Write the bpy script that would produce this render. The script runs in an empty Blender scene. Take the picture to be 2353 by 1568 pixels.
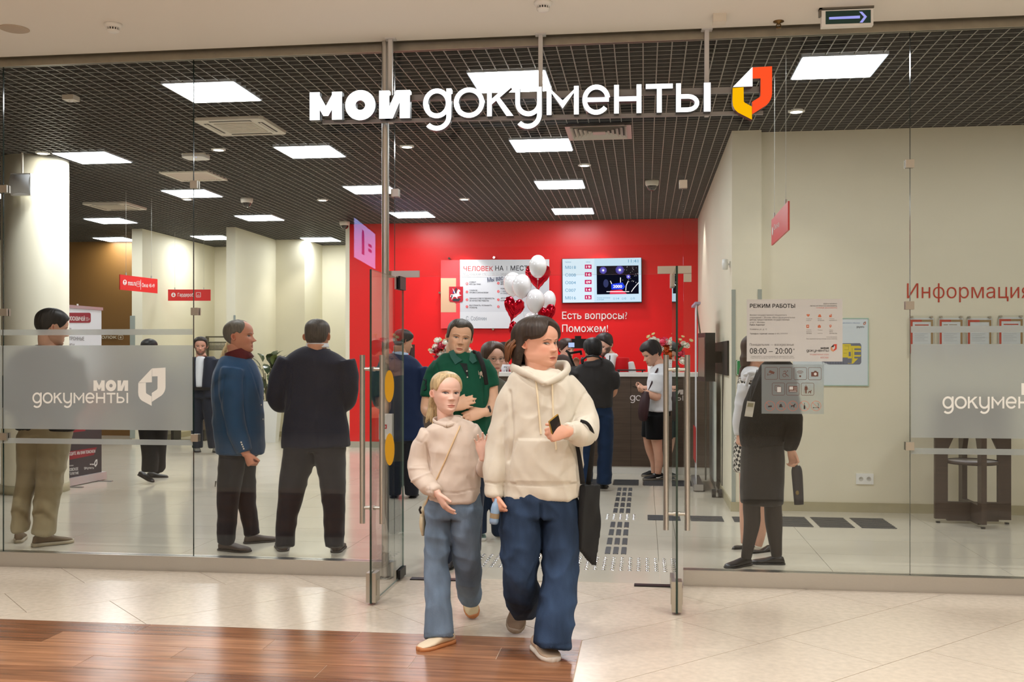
import bpy, bmesh, math, random
import numpy as np
from mathutils import Vector, Matrix
random.seed(7); np.random.seed(7)
C = bpy.context.scene.collection
TMP = bpy.data.scenes.new('workshop')
SC = bpy.context.scene
# ------------------------------------------------------------------ camera
FPX, CX, HY, HCAM, TH = 2340.0, 1176.5, 820.0, 1.5, math.radians(7.4)
FW = Vector((-math.sin(TH), math.cos(TH), 0)); RT = Vector((math.cos(TH), math.sin(TH), 0)); UP = Vector((0, 0, 1))
CAM = Vector((0, 0, HCAM))
cd = bpy.data.cameras.new('camera'); cam = bpy.data.objects.new('camera', cd); C.objects.link(cam)
cam.location = CAM; cam.rotation_euler = (math.pi / 2, 0, TH)
cd.sensor_width = 36; cd.lens = 36 * FPX / 2353; cd.shift_y = 36.0 / 2353; cd.clip_start = .05; cd.clip_end = 200
SC.camera = cam
# ------------------------------------------------------------------ world, exposure
w = bpy.data.worlds.new('world'); SC.world = w; w.use_nodes = True
w.node_tree.nodes['Background'].inputs[0].default_value = (1.0, .96, .92, 1)
w.node_tree.nodes['Background'].inputs[1].default_value = .12
vs = SC.view_settings
vs.view_transform = 'Standard'; vs.look = 'None'; vs.gamma = 1; vs.use_curve_mapping = False; vs.exposure = 0.0
SC.cycles.max_bounces = 8; SC.cycles.diffuse_bounces = 4; SC.cycles.glossy_bounces = 4
SC.cycles.transmission_bounces = 6; SC.cycles.transparent_max_bounces = 20
SC.cycles.caustics_reflective = False; SC.cycles.caustics_refractive = False
SC.cycles.sample_clamp_indirect = 6
PANEL_E, DOWN_W, MALL_W = 29.0, 20.0, 116.0
def lamp_area(name, loc, rot, sx, sy, watts, col):
    l = bpy.data.lights.new(name, 'AREA'); l.shape = 'RECTANGLE'; l.size = sx; l.size_y = sy; l.energy = watts; l.color = col
    o = bpy.data.objects.new(name, l); C.objects.link(o); o.location = loc; o.rotation_euler = rot; return o
def lamp_spot(name, loc, watts, deg, col=(1, .93, .82), blend=.6, rad=.05, rot=(0, 0, 0)):
    l = bpy.data.lights.new(name, 'SPOT'); l.energy = watts; l.spot_size = math.radians(deg); l.spot_blend = blend; l.color = col; l.shadow_soft_size = rad
    o = bpy.data.objects.new(name, l); C.objects.link(o); o.location = loc; o.rotation_euler = rot; return o
# mall ceiling downlights over and behind the photographer
MALL_LAMPS = [(x, y) for x in (-6.2, -4.2, -2.2, -.2, 1.8, 3.8, 5.8) for y in (-3.6, -1.0, 1.6, 4.3)]
for x, y in MALL_LAMPS: lamp_spot('mall_lamp', (x, y, 3.60), MALL_W, 150, (1, .992, .975), .7, .06)
# ------------------------------------------------------------------ photograph -> space
def ray(px, py): return FW + RT * ((px - CX) / FPX) + UP * ((HY - py) / FPX)
def P(px, py, d): return CAM + ray(px, py) * d              # point at depth d along the view axis
def PY(px, py, Y): r = ray(px, py); return CAM + r * (Y / r.y)
def PX(px, py, X): r = ray(px, py); return CAM + r * (X / r.x)
def PZ(px, py, Z=0.0): r = ray(px, py); return CAM + r * ((Z - HCAM) / r.z)
def planeY(Y): return lambda px, py: PY(px, py, Y)
def planeX(X): return lambda px, py: PX(px, py, X)
def planeN(o, n):
    o = Vector(o); n = Vector(n)
    def f(px, py):
        r = ray(px, py); return CAM + r * ((o - CAM).dot(n) / r.dot(n))
    return f
# ------------------------------------------------------------------ materials
def lin(c):
    return tuple((x / 255 / 12.92) if x / 255 <= .04045 else ((x / 255 + .055) / 1.055) ** 2.4 for x in c[:3]) + (1.0,)
MATS = {}
def M(name, rgb, rough=.5, metal=0.0, spec=.5, noise=None, bump=None, emit=None, coat=0, sheen=0, attr=None, stretch=None, bsc=None):
    if name in MATS: return MATS[name]
    m = bpy.data.materials.new(name); m.use_nodes = True; nt = m.node_tree; b = nt.nodes['Principled BSDF']
    col = lin(rgb); b.inputs['Base Color'].default_value = col
    b.inputs['Roughness'].default_value = rough; b.inputs['Metallic'].default_value = metal
    b.inputs['Specular IOR Level'].default_value = spec
    if coat: b.inputs['Coat Weight'].default_value = coat; b.inputs['Coat Roughness'].default_value = .05
    if sheen: b.inputs['Sheen Weight'].default_value = sheen; b.inputs['Sheen Roughness'].default_value = .4
    if emit: b.inputs['Emission Color'].default_value = col; b.inputs['Emission Strength'].default_value = emit
    src = None
    if attr:
        a = nt.nodes.new('ShaderNodeAttribute'); a.attribute_name = attr; src = a.outputs['Color']
        nt.links.new(src, b.inputs['Base Color'])
    if noise or bump:
        tc = nt.nodes.new('ShaderNodeTexCoord'); mp = nt.nodes.new('ShaderNodeMapping'); nt.links.new(tc.outputs['Object'], mp.inputs[0])
        if stretch: mp.inputs['Scale'].default_value = stretch
    if noise:
        sc_, amt = noise
        n = nt.nodes.new('ShaderNodeTexNoise'); n.inputs['Scale'].default_value = sc_; n.inputs['Detail'].default_value = 4
        nt.links.new(mp.outputs[0], n.inputs['Vector'])
        r = nt.nodes.new('ShaderNodeMapRange'); r.inputs['From Min'].default_value = .3; r.inputs['From Max'].default_value = .7
        r.inputs['To Min'].default_value = 1 - amt; r.inputs['To Max'].default_value = 1 + amt; nt.links.new(n.outputs[0], r.inputs[0])
        mx = nt.nodes.new('ShaderNodeVectorMath'); mx.operation = 'SCALE'; nt.links.new(r.outputs[0], mx.inputs['Scale'])
        if src: nt.links.new(src, mx.inputs[0])
        else: mx.inputs[0].default_value = col[:3]
        nt.links.new(mx.outputs[0], b.inputs['Base Color'])
    if bump:
        n2 = nt.nodes.new('ShaderNodeTexNoise'); n2.inputs['Scale'].default_value = bump[0]; n2.inputs['Detail'].default_value = 3
        nt.links.new((mp if bsc is None else tc).outputs[0 if bsc is None else 'Object'], n2.inputs['Vector'])
        bp = nt.nodes.new('ShaderNodeBump'); bp.inputs['Strength'].default_value = bump[1]; bp.inputs['Distance'].default_value = bump[2] if len(bump) > 2 else .01
        nt.links.new(n2.outputs[0], bp.inputs['Height']); nt.links.new(bp.outputs[0], b.inputs['Normal'])
    MATS[name] = m; return m
def glow(name, rgb, s):
    if name in MATS: return MATS[name]
    m = bpy.data.materials.new(name); m.use_nodes = True; nt = m.node_tree; nt.nodes.clear()
    e = nt.nodes.new('ShaderNodeEmission'); o = nt.nodes.new('ShaderNodeOutputMaterial'); e.inputs[0].default_value = lin(rgb); e.inputs[1].default_value = s
    nt.links.new(e.outputs[0], o.inputs[0]); MATS[name] = m; return m
def glass(name, tint, refl=.05, rough=0.0):
    m = bpy.data.materials.new(name); m.use_nodes = True; nt = m.node_tree; nt.nodes.clear()
    t = nt.nodes.new('ShaderNodeBsdfTransparent'); t.inputs[0].default_value = tint + (1,)
    g = nt.nodes.new('ShaderNodeBsdfGlossy'); g.inputs['Roughness'].default_value = rough
    lw = nt.nodes.new('ShaderNodeLayerWeight'); p = nt.nodes.new('ShaderNodeMath'); p.operation = 'POWER'; p.inputs[1].default_value = 5
    q = nt.nodes.new('ShaderNodeMath'); q.operation = 'MULTIPLY_ADD'; q.inputs[1].default_value = 1 - refl; q.inputs[2].default_value = refl
    mx = nt.nodes.new('ShaderNodeMixShader'); o = nt.nodes.new('ShaderNodeOutputMaterial')
    nt.links.new(lw.outputs['Facing'], p.inputs[0]); nt.links.new(p.outputs[0], q.inputs[0]); nt.links.new(q.outputs[0], mx.inputs[0])
    nt.links.new(t.outputs[0], mx.inputs[1]); nt.links.new(g.outputs[0], mx.inputs[2]); nt.links.new(mx.outputs[0], o.inputs[0])
    MATS[name] = m; return m
def frosted(name, rough=.45, white=.45):
    m = bpy.data.materials.new(name); m.use_nodes = True; nt = m.node_tree; nt.nodes.clear()
    r = nt.nodes.new('ShaderNodeBsdfRefraction'); r.inputs['Roughness'].default_value = rough; r.inputs['IOR'].default_value = 1.35; r.inputs[0].default_value = (.93, .96, .95, 1)
    d = nt.nodes.new('ShaderNodeBsdfDiffuse'); d.inputs[0].default_value = (.80, .83, .82, 1)
    tl = nt.nodes.new('ShaderNodeBsdfTranslucent'); tl.inputs[0].default_value = (.88, .91, .9, 1)
    m1 = nt.nodes.new('ShaderNodeMixShader'); m1.inputs[0].default_value = .5; m2 = nt.nodes.new('ShaderNodeMixShader'); m2.inputs[0].default_value = white
    o = nt.nodes.new('ShaderNodeOutputMaterial')
    nt.links.new(d.outputs[0], m1.inputs[1]); nt.links.new(tl.outputs[0], m1.inputs[2]); nt.links.new(r.outputs[0], m2.inputs[1]); nt.links.new(m1.outputs[0], m2.inputs[2]); nt.links.new(m2.outputs[0], o.inputs[0])
    MATS[name] = m; return m
# ------------------------------------------------------------------ mesh building
ORG = {}
def link(o, parent):
    C.objects.link(o)
    if parent is not None:
        o.parent = parent; ORG[o.name] = ORG[parent.name]
    return o
def thing(name, label, cat, loc, group=None):
    o = bpy.data.objects.new(name, None); C.objects.link(o); o.empty_display_size = .1
    o.location = loc; ORG[o.name] = Vector(loc); o['label'] = label; o['category'] = cat
    if group: o['group'] = group
    return o
def struct(o): o['kind'] = 'structure'; return o
def struct_empty(name, loc, label=None):
    o = bpy.data.objects.new(name, None); C.objects.link(o); o.location = loc; ORG[o.name] = Vector(loc); o['kind'] = 'structure'
    if label: o['label'] = label
    return o
def tag(o, label, cat, group=None):
    o['label'] = label; o['category'] = cat
    if group: o['group'] = group
    return o
def mesh_obj(name, v, f, mats, parent=None, mi=None, smooth=False, cols=None, org=None):
    v = np.asarray(v, dtype=np.float64).reshape(-1, 3)
    if parent is not None: o_ = ORG[parent.name]
    elif org is not None: o_ = Vector(org)
    else:
        a, b = v.min(0), v.max(0); o_ = Vector(((a[0] + b[0]) / 2, (a[1] + b[1]) / 2, a[2]))
    me = bpy.data.meshes.new(name); me.from_pydata((v - np.array(o_)).tolist(), [], f)
    for m in (mats if isinstance(mats, (list, tuple)) else [mats]): me.materials.append(m)
    n = len(me.polygons)
    if mi is not None: me.polygons.foreach_set('material_index', np.asarray(mi, dtype=np.int32))
    if smooth is True: me.polygons.foreach_set('use_smooth', np.ones(n, dtype=bool))
    elif smooth is not False: me.polygons.foreach_set('use_smooth', np.asarray(smooth, dtype=bool))
    if cols is not None:
        ca = me.color_attributes.new('Col', 'FLOAT_COLOR', 'POINT')
        cc = np.ones((len(v), 4), dtype=np.float32); cc[:, :3] = cols; ca.data.foreach_set('color', cc.ravel())
    me.update()
    o = bpy.data.objects.new(name, me)
    if parent is None:
        o.location = o_; ORG[o.name] = Vector(o_)
    link(o, parent)
    if parent is None: ORG[o.name] = Vector(o_)
    return o
class MB:
    def __init__(s): s.v = []; s.f = []; s.mi = []; s.sm = []
    def add(s, v, f, m=0, smooth=False):
        b = len(s.v); s.v += [tuple(p) for p in v]; s.f += [[i + b for i in q] for q in f]; s.mi += [m] * len(f); s.sm += [smooth] * len(f); return s
    def box(s, x0, y0, z0, x1, y1, z1, m=0):
        v = [(x, y, z) for x in (x0, x1) for y in (y0, y1) for z in (z0, z1)]
        return s.add(v, [(0, 1, 3, 2), (4, 6, 7, 5), (0, 4, 5, 1), (2, 3, 7, 6), (0, 2, 6, 4), (1, 5, 7, 3)], m)
    def obox(s, c, ax, h, m=0):
        c = Vector(c); a = [Vector(q).normalized() * k for q, k in zip(ax, h)]
        v = [c + a[0] * i + a[1] * j + a[2] * k for i in (-1, 1) for j in (-1, 1) for k in (-1, 1)]
        return s.add(v, [(0, 1, 3, 2), (4, 6, 7, 5), (0, 4, 5, 1), (2, 3, 7, 6), (0, 2, 6, 4), (1, 5, 7, 3)], m)
    def tube(s, pts, rad, n=10, m=0, caps=True, ax=None, smooth=True):
        pts = [Vector(p) for p in pts]; k = len(pts)
        if not isinstance(rad, (list, tuple)): rad = [rad] * k
        v = []; f = []
        u0 = None
        for i, p in enumerate(pts):
            t = (pts[min(i + 1, k - 1)] - pts[max(i - 1, 0)]).normalized()
            if u0 is None:
                u = t.cross(Vector((0, 0, 1)) if abs(t.z) < .9 else Vector((1, 0, 0))).normalized()
            else:
                u = (u0 - t * u0.dot(t)).normalized()
            u0 = u; w_ = t.cross(u); r = rad[i]; r = r if isinstance(r, (tuple, list)) else (r, r)
            v += [p + u * (math.cos(2 * math.pi * j / n) * r[0]) + w_ * (math.sin(2 * math.pi * j / n) * r[1]) for j in range(n)]
        for i in range(k - 1):
            for j in range(n):
                a = i * n + j; b = i * n + (j + 1) % n; f.append((a, b, b + n, a + n))
        s.add(v, f, m, smooth)
        if caps:
            s.add(v[:n], [list(range(n))[::-1]], m); s.add(v[-n:], [list(range(n))], m)
        return s
    def cyl(s, p0, p1, r0, r1=None, n=14, m=0, smooth=True): return s.tube([p0, p1], [r0, r0 if r1 is None else r1], n, m, True, smooth=smooth)
    def lathe(s, prof, c, n=20, m=0, axis=(0, 0, 1), smooth=True):
        a = Vector(axis).normalized(); u = a.cross(Vector((0, 1, 0)) if abs(a.y) < .9 else Vector((1, 0, 0))).normalized(); w_ = a.cross(u); c = Vector(c)
        v = [c + a * z + (u * math.cos(2 * math.pi * j / n) + w_ * math.sin(2 * math.pi * j / n)) * r for r, z in prof for j in range(n)]
        f = [(i * n + j, i * n + (j + 1) % n, (i + 1) * n + (j + 1) % n, (i + 1) * n + j) for i in range(len(prof) - 1) for j in range(n)]
        return s.add(v, f, m, smooth)
    def ell(s, c, r, ax=None, nu=14, nv=9, m=0):
        c = Vector(c); ax = [Vector(q) for q in (ax or ((1, 0, 0), (0, 1, 0), (0, 0, 1)))]
        v = []; f = []
        for i in range(nv + 1):
            ph = math.pi * i / nv
            for j in range(nu):
                t = 2 * math.pi * j / nu
                v.append(c + ax[0] * (r[0] * math.sin(ph) * math.cos(t)) + ax[1] * (r[1] * math.sin(ph) * math.sin(t)) + ax[2] * (r[2] * math.cos(ph)))
        for i in range(nv):
            for j in range(nu): f.append((i * nu + j, (i + 1) * nu + j, (i + 1) * nu + (j + 1) % nu, i * nu + (j + 1) % nu))
        return s.add(v, f, m, True)
    def prism(s, front, off, m=0, ms=None):
        """front: list of 3D points, off: vector to the back face"""
        front = [Vector(p) for p in front]; k = len(front); off = Vector(off)
        v = front + [p + off for p in front]
        s.add(v, [list(range(k))], m)
        b = len(s.v) - len(v)
        s.f.append([b + k + i for i in range(k)][::-1]); s.mi.append(m if ms is None else ms); s.sm.append(False)
        for i in range(k):
            j = (i + 1) % k; s.f.append([b + i, b + i + k, b + j + k, b + j]); s.mi.append(m if ms is None else ms); s.sm.append(False)
        return s
    def quad(s, a, b, c, d, m=0): return s.add([a, b, c, d], [(0, 1, 2, 3)], m)
    def build(s, name, mats, parent=None, org=None):
        return mesh_obj(name, s.v, s.f, mats, parent, s.mi, s.sm, None, org)
def dup(root, delta=(0, 0, 0), label=None, group=None, deep=True):
    r = root.copy(); C.objects.link(r); r.location = root.location + Vector(delta); ORG[r.name] = r.location.copy()
    if label: r['label'] = label
    if group: r['group'] = group
    if deep:
        for ch in list(root.children):
            c = ch.copy(); C.objects.link(c); c.parent = r; ORG[c.name] = ORG[r.name]
            for g in list(ch.children):
                d = g.copy(); C.objects.link(d); d.parent = c; ORG[d.name] = ORG[r.name]
    return r
# flat print laid on a plane; authored where the photograph shows it
class Print:
    def __init__(s, plane, lift): s.pl = plane; s.n = Vector(lift); s.q = []
    def pt(s, x, y, k=1.0): return s.pl(x, y) + s.n * k
    def poly(s, pts, m=0, k=1.0): s.q.append(([s.pt(x, y, k) for x, y in pts], m, min(p[0] for p in pts) - .35, min(p[1] for p in pts) - .35, max(p[0] for p in pts) + .35, max(p[1] for p in pts) + .35)); return s
    def rect(s, x0, y0, x1, y1, m=0, k=1.0): return s.poly([(x0, y1), (x1, y1), (x1, y0), (x0, y0)], m, k)
    def rrect(s, x0, y0, x1, y1, r, m=0, k=1.0, n=4):
        q = []
        for cx, cy, a in ((x1 - r, y0 + r, 0), (x0 + r, y0 + r, 90), (x0 + r, y1 - r, 180), (x1 - r, y1 - r, 270)):
            q += [(cx + r * math.cos(math.radians(a + 90 * i / n)), cy - r * math.sin(math.radians(a + 90 * i / n))) for i in range(n + 1)]
        return s.poly(q, m, k)
    def disc(s, x, y, rx, ry=None, m=0, k=1.0, n=20):
        ry = ry or rx
        return s.poly([(x + rx * math.cos(2 * math.pi * i / n), y - ry * math.sin(2 * math.pi * i / n)) for i in range(n)], m, k)
    def path(s, pts, w, m=0, k=1.0, closed=False):
        pts = [Vector(p) for p in pts]; n = len(pts); L = []; R = []
        for i, p in enumerate(pts):
            a = pts[(i - 1) % n] if closed or i else p; b = pts[(i + 1) % n] if closed or i < n - 1 else p
            t = (b - a).normalized(); q = Vector((-t.y, t.x)) * (w / 2); L.append(p + q); R.append(p - q)
        for i in range(n if closed else n - 1):
            j = (i + 1) % n; s.poly([L[i], R[i], R[j], L[j]], m, k)
        return s
    def ring(s, x, y, rx, ry, w, m=0, k=1.0, a0=0, a1=360, n=20):
        full = abs(a1 - a0) >= 360
        q = [(x + rx * math.cos(math.radians(a0 + (a1 - a0) * i / n)), y - ry * math.sin(math.radians(a0 + (a1 - a0) * i / n))) for i in range(n if full else n + 1)]
        return s.path(q, w, m, k, full)
    def frame(s, x0, y0, x1, y1, r, w, m=0, k=1.0, n=3):
        q = []
        for cx, cy, a in ((x1 - r, y0 + r, 0), (x0 + r, y0 + r, 90), (x0 + r, y1 - r, 180), (x1 - r, y1 - r, 270)):
            q += [(cx + r * math.cos(math.radians(a + 90 * i / n)), cy - r * math.sin(math.radians(a + 90 * i / n))) for i in range(n + 1)]
        return s.path(q, w, m, k, True)
    def build(s, name, mats, parent):
        """marks that do not touch become parts of their own"""
        todo = list(s.q); out = None
        while todo:
            g = [todo.pop(0)]; bx = list(g[0][2:])
            grew = True
            while grew:
                grew = False
                for e in list(todo):
                    if any(e[2] < h[4] and e[4] > h[2] and e[3] < h[5] and e[5] > h[3] for h in g): g.append(e); todo.remove(e); grew = True
            b = MB()
            for e in g: b.add(e[0], [list(range(len(e[0])))], e[1])
            o = b.build(name, mats, parent); out = out or o
        return out
# lettering: queued, converted together at the end
TEXTS = []
def text(s, plane, box, mat, parent, lift, bold=0.0, name='lettering', thick=0.0, slope=0.0):
    """s fills the photograph box (x0,y0,x1,y1) on the plane; slope = drop in px of the right end"""
    x0, y0, x1, y1 = box; lift = Vector(lift)
    o = plane(x0, y1) + lift; U = plane(x1, y1 + slope) + lift - o; V = plane(x0, y0) + lift - o
    TEXTS.append((s, o, U, V, lift.normalized() * thick, mat, parent, bold, name))
def flush_texts():
    """the font's strokes overlap, so each glyph is triangulated and kept by winding number"""
    from mathutils.geometry import delaunay_2d_cdt
    cache = {}
    for t in TEXTS:
        if (t[0], t[7]) not in cache:
            c = bpy.data.curves.new('t', 'FONT'); c.body = t[0]; ob = bpy.data.objects.new('t', c); TMP.collection.objects.link(ob); cache[(t[0], t[7])] = ob
    TMP.view_layers[0].update(); dg = TMP.view_layers[0].depsgraph; dat = {}
    for k, ob in cache.items():
        cu = ob.evaluated_get(dg).to_curve(dg); cons = []
        for sp in cu.splines:
            q = []; bp = sp.bezier_points
            if len(bp):
                for i in range(len(bp)):
                    a, b_ = bp[i], bp[(i + 1) % len(bp)]; p0, p1, p2, p3 = a.co, a.handle_right, b_.handle_left, b_.co; st = (p1 - p0).cross(p3 - p0).length < 1e-6 and (p2 - p0).cross(p3 - p0).length < 1e-6
                    for j in range(1 if st else 4): u = j / 4; q.append(p0 * (1 - u) ** 3 + p1 * 3 * u * (1 - u) ** 2 + p2 * 3 * u * u * (1 - u) + p3 * u ** 3)
            else: q = [Vector(p.co[:3]) for p in sp.points]
            if len(q) > 2:
                q = np.array([(p.x, p.y) for p in q]); x, y = q[:, 0], q[:, 1]; cons.append((.5 * float(np.sum(x * np.roll(y, -1) - np.roll(x, -1) * y)), q))
        ob.evaluated_get(dg).to_curve_clear()
        if not cons: dat[k] = (np.zeros((0, 3)), []); continue
        sg = math.copysign(1, max(cons, key=lambda e: abs(e[0]))[0]); grp = []
        for e in sorted(cons, key=lambda e: e[1][:, 0].min()):      # contours that share a stretch of the line form one glyph
            if grp and e[1][:, 0].min() < grp[-1][0]: grp[-1][1].append(e); grp[-1][0] = max(grp[-1][0], e[1][:, 0].max())
            else: grp.append([e[1][:, 0].max(), [e]])
        V = []; F = []
        for _, g in grp:
            ps = []
            for ar, q in g:
                q = q[np.linalg.norm(q - np.roll(q, 1, 0), axis=1) > 2e-4]
                if k[1] and len(q) > 2:   # heavier weight: push the outlines outward
                    e = np.roll(q, -1, 0) - q; e /= np.maximum(np.linalg.norm(e, axis=1, keepdims=True), 1e-9); t = e + np.roll(e, 1, 0); n = np.stack([t[:, 1], -t[:, 0]], 1) * sg; L = np.linalg.norm(n, axis=1, keepdims=True); q = q + np.where(L > .2, n / np.maximum(L, .2), 0) * k[1]
                if len(q) > 2: ps.append(q)
            if not ps: continue
            vs = []; es = []
            for q in ps: o = len(vs); vs += [Vector((x, y)) for x, y in q]; es += [(o + i, o + (i + 1) % len(q)) for i in range(len(q))]
            r = delaunay_2d_cdt(vs, es, [], 0, 1e-6); rv = np.array([(p.x, p.y) for p in r[0]]); rf = [list(x) for x in r[2]]
            if not rf: continue
            ct = np.array([rv[x].mean(0) for x in rf]); wn = np.zeros(len(ct))
            for q in ps:      # non-zero winding decides what is ink
                A = q; B = np.roll(q, -1, 0); px = ct[:, :1]; py = ct[:, 1:]; left = (B[:, 0] - A[:, 0]) * (py - A[:, 1]) - (px - A[:, 0]) * (B[:, 1] - A[:, 1]); wn += ((A[:, 1] <= py) & (B[:, 1] > py) & (left > 0)).sum(1) - ((A[:, 1] > py) & (B[:, 1] <= py) & (left < 0)).sum(1)
            b_ = len(V); V += [(x, y, 0) for x, y in rv]
            for x, w_ in zip(rf, wn):
                if w_ == 0: continue
                p = [rv[i] for i in x]; cr = (p[1][0] - p[0][0]) * (p[2][1] - p[0][1]) - (p[1][1] - p[0][1]) * (p[2][0] - p[0][0]); F.append([b_ + i for i in (x if cr > 0 else x[::-1])])
        if V:      # drop points no face uses
            use = sorted({i for x in F for i in x}); mp_ = {j: i for i, j in enumerate(use)}; V = [V[j] for j in use]; F = [[mp_[i] for i in x] for x in F]
        dat[k] = (np.array(V), F)
    for ob in cache.values():
        c = ob.data; bpy.data.objects.remove(ob); bpy.data.curves.remove(c)
    for s, o, U, V, th, mat, parent, bold, name in TEXTS:
        v, f = dat[(s, bold)]
        if len(v) == 0: continue
        a, b = v.min(0), v.max(0); q = (v - a) / np.maximum(b - a, 1e-6)
        wv = np.array(o) + q[:, :1] * np.array(U) + q[:, 1:2] * np.array(V)
        if th.length > 0:
            w2 = wv - np.array(th); n = len(wv)
            ed = {}
            for p in f:
                for i in range(len(p)):
                    e = (p[i], p[(i + 1) % len(p)]); ed[e] = 1
            side = [[e[1], e[0], e[0] + n, e[1] + n] for e in ed if (e[1], e[0]) not in ed]
            mesh_obj(name, np.vstack([wv, w2]), f + side, mat, parent)
        else: mesh_obj(name, wv, f, mat, parent)
# ------------------------------------------------------------------ shared materials
cream = M('cream_paint', (228, 222, 200), .6, noise=(3, .015)); mallwhite = M('mall_ceiling_paint', (236, 231, 223), .7)
redp = M('red_paint', (220, 25, 29), .35, spec=.35); steel = M('brushed_steel', (200, 198, 194), .28, 1.0, noise=(60, .05), stretch=(1, 1, 40))
steel2 = M('satin_nickel', (190, 185, 175), .35, 1.0); chrome = M('chrome', (220, 220, 220), .08, 1.0); dkmetal = M('dark_metal', (45, 42, 44), .3, .9)
white = M('white_plastic', (235, 235, 232), .4); white2 = M('warm_white_plastic', (225, 218, 204), .45); black = M('black_plastic', (18, 18, 20), .35)
grille = M('grid_blade_side_shaded', (74, 75, 75), .6, spec=.2); grille_lit = M('grid_blade_edge_lit', (150, 150, 144), .45); plenum = M('plenum_black', (18, 18, 20), .9)  # one blade colour: shade painted into the sides, light into the bottom edge
shoptile = M('shop_porcelain', (205, 198, 182), .16, noise=(1.6, .03), stretch=(1, .25, 1)); grout = M('grout', (150, 143, 128), .8)
malltile = M('mall_terrazzo', (214, 200, 182), .22, noise=(26, .075), stretch=(1, 1, 1)); mgrout = M('mall_grout', (150, 130, 105), .8)
basebd = M('baseboard_stone', (178, 170, 140), .4, noise=(8, .04)); brown = M('brown_paint', (120, 84, 38), .5)
wooddk = M('dark_wood', (62, 48, 39), .42, noise=(7, .22), stretch=(.5, .5, 9)); wooddk2 = M('counter_wood', (86, 71, 60), .4, noise=(5, .2), stretch=(.4, 1, 9))
lampw = glow('panel_diffuser', (250, 253, 255), PANEL_E); lamps = glow('downlight_glow', (255, 246, 232), 14)
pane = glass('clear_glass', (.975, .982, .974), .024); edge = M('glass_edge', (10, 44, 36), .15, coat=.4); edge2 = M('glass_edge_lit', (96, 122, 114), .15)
film = frosted('frosted_film', .24, .38); filmw = M('white_film', (232, 232, 226), .6)
filmw.node_tree.nodes['Principled BSDF'].inputs['Emission Color'].default_value = (0, 0, 0, 1)
FY = 6.78; ZC = 3.69; ZM = 3.63; WR = 16.35
# ------------------------------------------------------------------ mall floor: terrazzo tiles laid diagonally, wood planks
fl = MB().box(-9, -6, -.06, 9, FY + .04, -.012).build('floor', mgrout); struct(fl)
s2 = math.sqrt(.5); pw = .6075
tm = None
joint = {1: 4.46, 2: 5.49, 4: 3.09, 6: 1.86, 7: 1.39, 8: 1.875}
for k in range(-4, 12):
    w0 = 2.82 + (k - 1) * pw; off = joint.get(k, (k * .37) % 1.2)
    for j in range(-8, 9):
        u0 = off + j * 1.21; uc, wc = u0 + .603, w0 + pw / 2
        x, y = (uc - wc) * s2, (uc + wc) * s2
        if not (-5.6 < x < 4.6 and 2.9 < y < FY + .45): continue
        if tm is None:
            b = MB(); ax = (Vector((s2, s2, 0)), Vector((-s2, s2, 0)), Vector((0, 0, 1)))
            b.obox((0, 0, -.0065), ax, (.6028, pw / 2 - .0022, .0065)); t = b.build('tile', malltile, None, org=(0, 0, 0)); tm = t.data; C.objects.unlink(t); bpy.data.objects.remove(t)
        o = bpy.data.objects.new('tile', tm); o.location = Vector((x, y, 0)) - ORG[fl.name]; link(o, fl)
# big plain continuation of the tiling behind the camera
MB().box(-9, -6, -.011, 9, 2.6, -.001).build('tile_field', malltile, fl)['kind'] = 'stuff'
pmats = [M('plank_%d' % i, c, .22, noise=(2.2, .34), stretch=(1.1, 14, 1), bump=(30, .04)) for i, c in enumerate([(150, 104, 74), (134, 90, 62), (164, 116, 84), (122, 80, 55), (142, 98, 70)])]
MB().box(-6, 2.4, .0005, -.325, 5.385, .0025).build('grout_bed', M('plank_grout', (190, 165, 140), .8), fl)
rows = [-2.73, -3.137, -2.33, -2.73, -3.30, -2.1, -2.9, -2.5, -3.1, -2.2, -2.75, -3.3, -2.4]
for i, jx in enumerate(rows):
    y1 = 5.383 - i * .2; y0 = y1 - .2; xs = sorted(set([-6.0, -.327] + [jx + 1.2045 * k for k in range(-4, 4) if -5.95 < jx + 1.2045 * k < -.36]))
    for a, b_ in zip(xs[:-1], xs[1:]):
        MB().box(a + .0018, y0 + .0018, .001, b_ - .0018, y1 - .0018, .004).build('plank', pmats[(i * 3 + int(a * 7)) % 5], fl)
# ------------------------------------------------------------------ mall shell
ce = MB().box(-9, -6, ZM, 9, FY - .07, ZM + .15).box(-9, FY - .07, ZM + .05, 9, FY + .1, ZM + .15).build('ceiling', mallwhite); struct(ce)
struct(MB().box(-9, -6.2, 0, 9, -6, ZM).build('wall_behind', M('mall_wall', (196, 180, 156), .6)))
struct(MB().box(-9.2, -6, 0, -9, FY, ZM).build('wall_mall_left', M('mall_wall2', (150, 136, 118), .6)))
struct(MB().box(9, -6, 0, 9.2, FY, ZM).build('wall_mall_right', MATS['mall_wall2']))
# ------------------------------------------------------------------ shop floor
sf = MB().box(-12, FY - .02, -.06, 5.2, 20.6, -.009).build('floor', grout); struct(sf)
tmesh = None
for i in range(-10, 5):
    for j in range(0, 12):
        x = -.0 + .105 + i * 1.2 ; y = FY + .0 + j * 1.2 - (.0 if i % 2 == 0 else .0)
        if i == -10 or i == 4: pass
        for h in (0, 1):
            yy = y + h * .6 + .3
            if yy > 20.4: continue
            if tmesh is None:
                b = MB().box(-.5985, -.2985, -.009, .5985, .2985, .001); t = b.build('tile', shoptile, None, org=(0, 0, 0)); tmesh = t.data; C.objects.unlink(t); bpy.data.objects.remove(t)
            xx = x + (.6 if False else 0)
            if len(sf.children) >= 298: break
            o = bpy.data.objects.new('tile', tmesh); o.location = Vector((xx + .6, yy, 0)) - ORG[sf.name]; link(o, sf)
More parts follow.
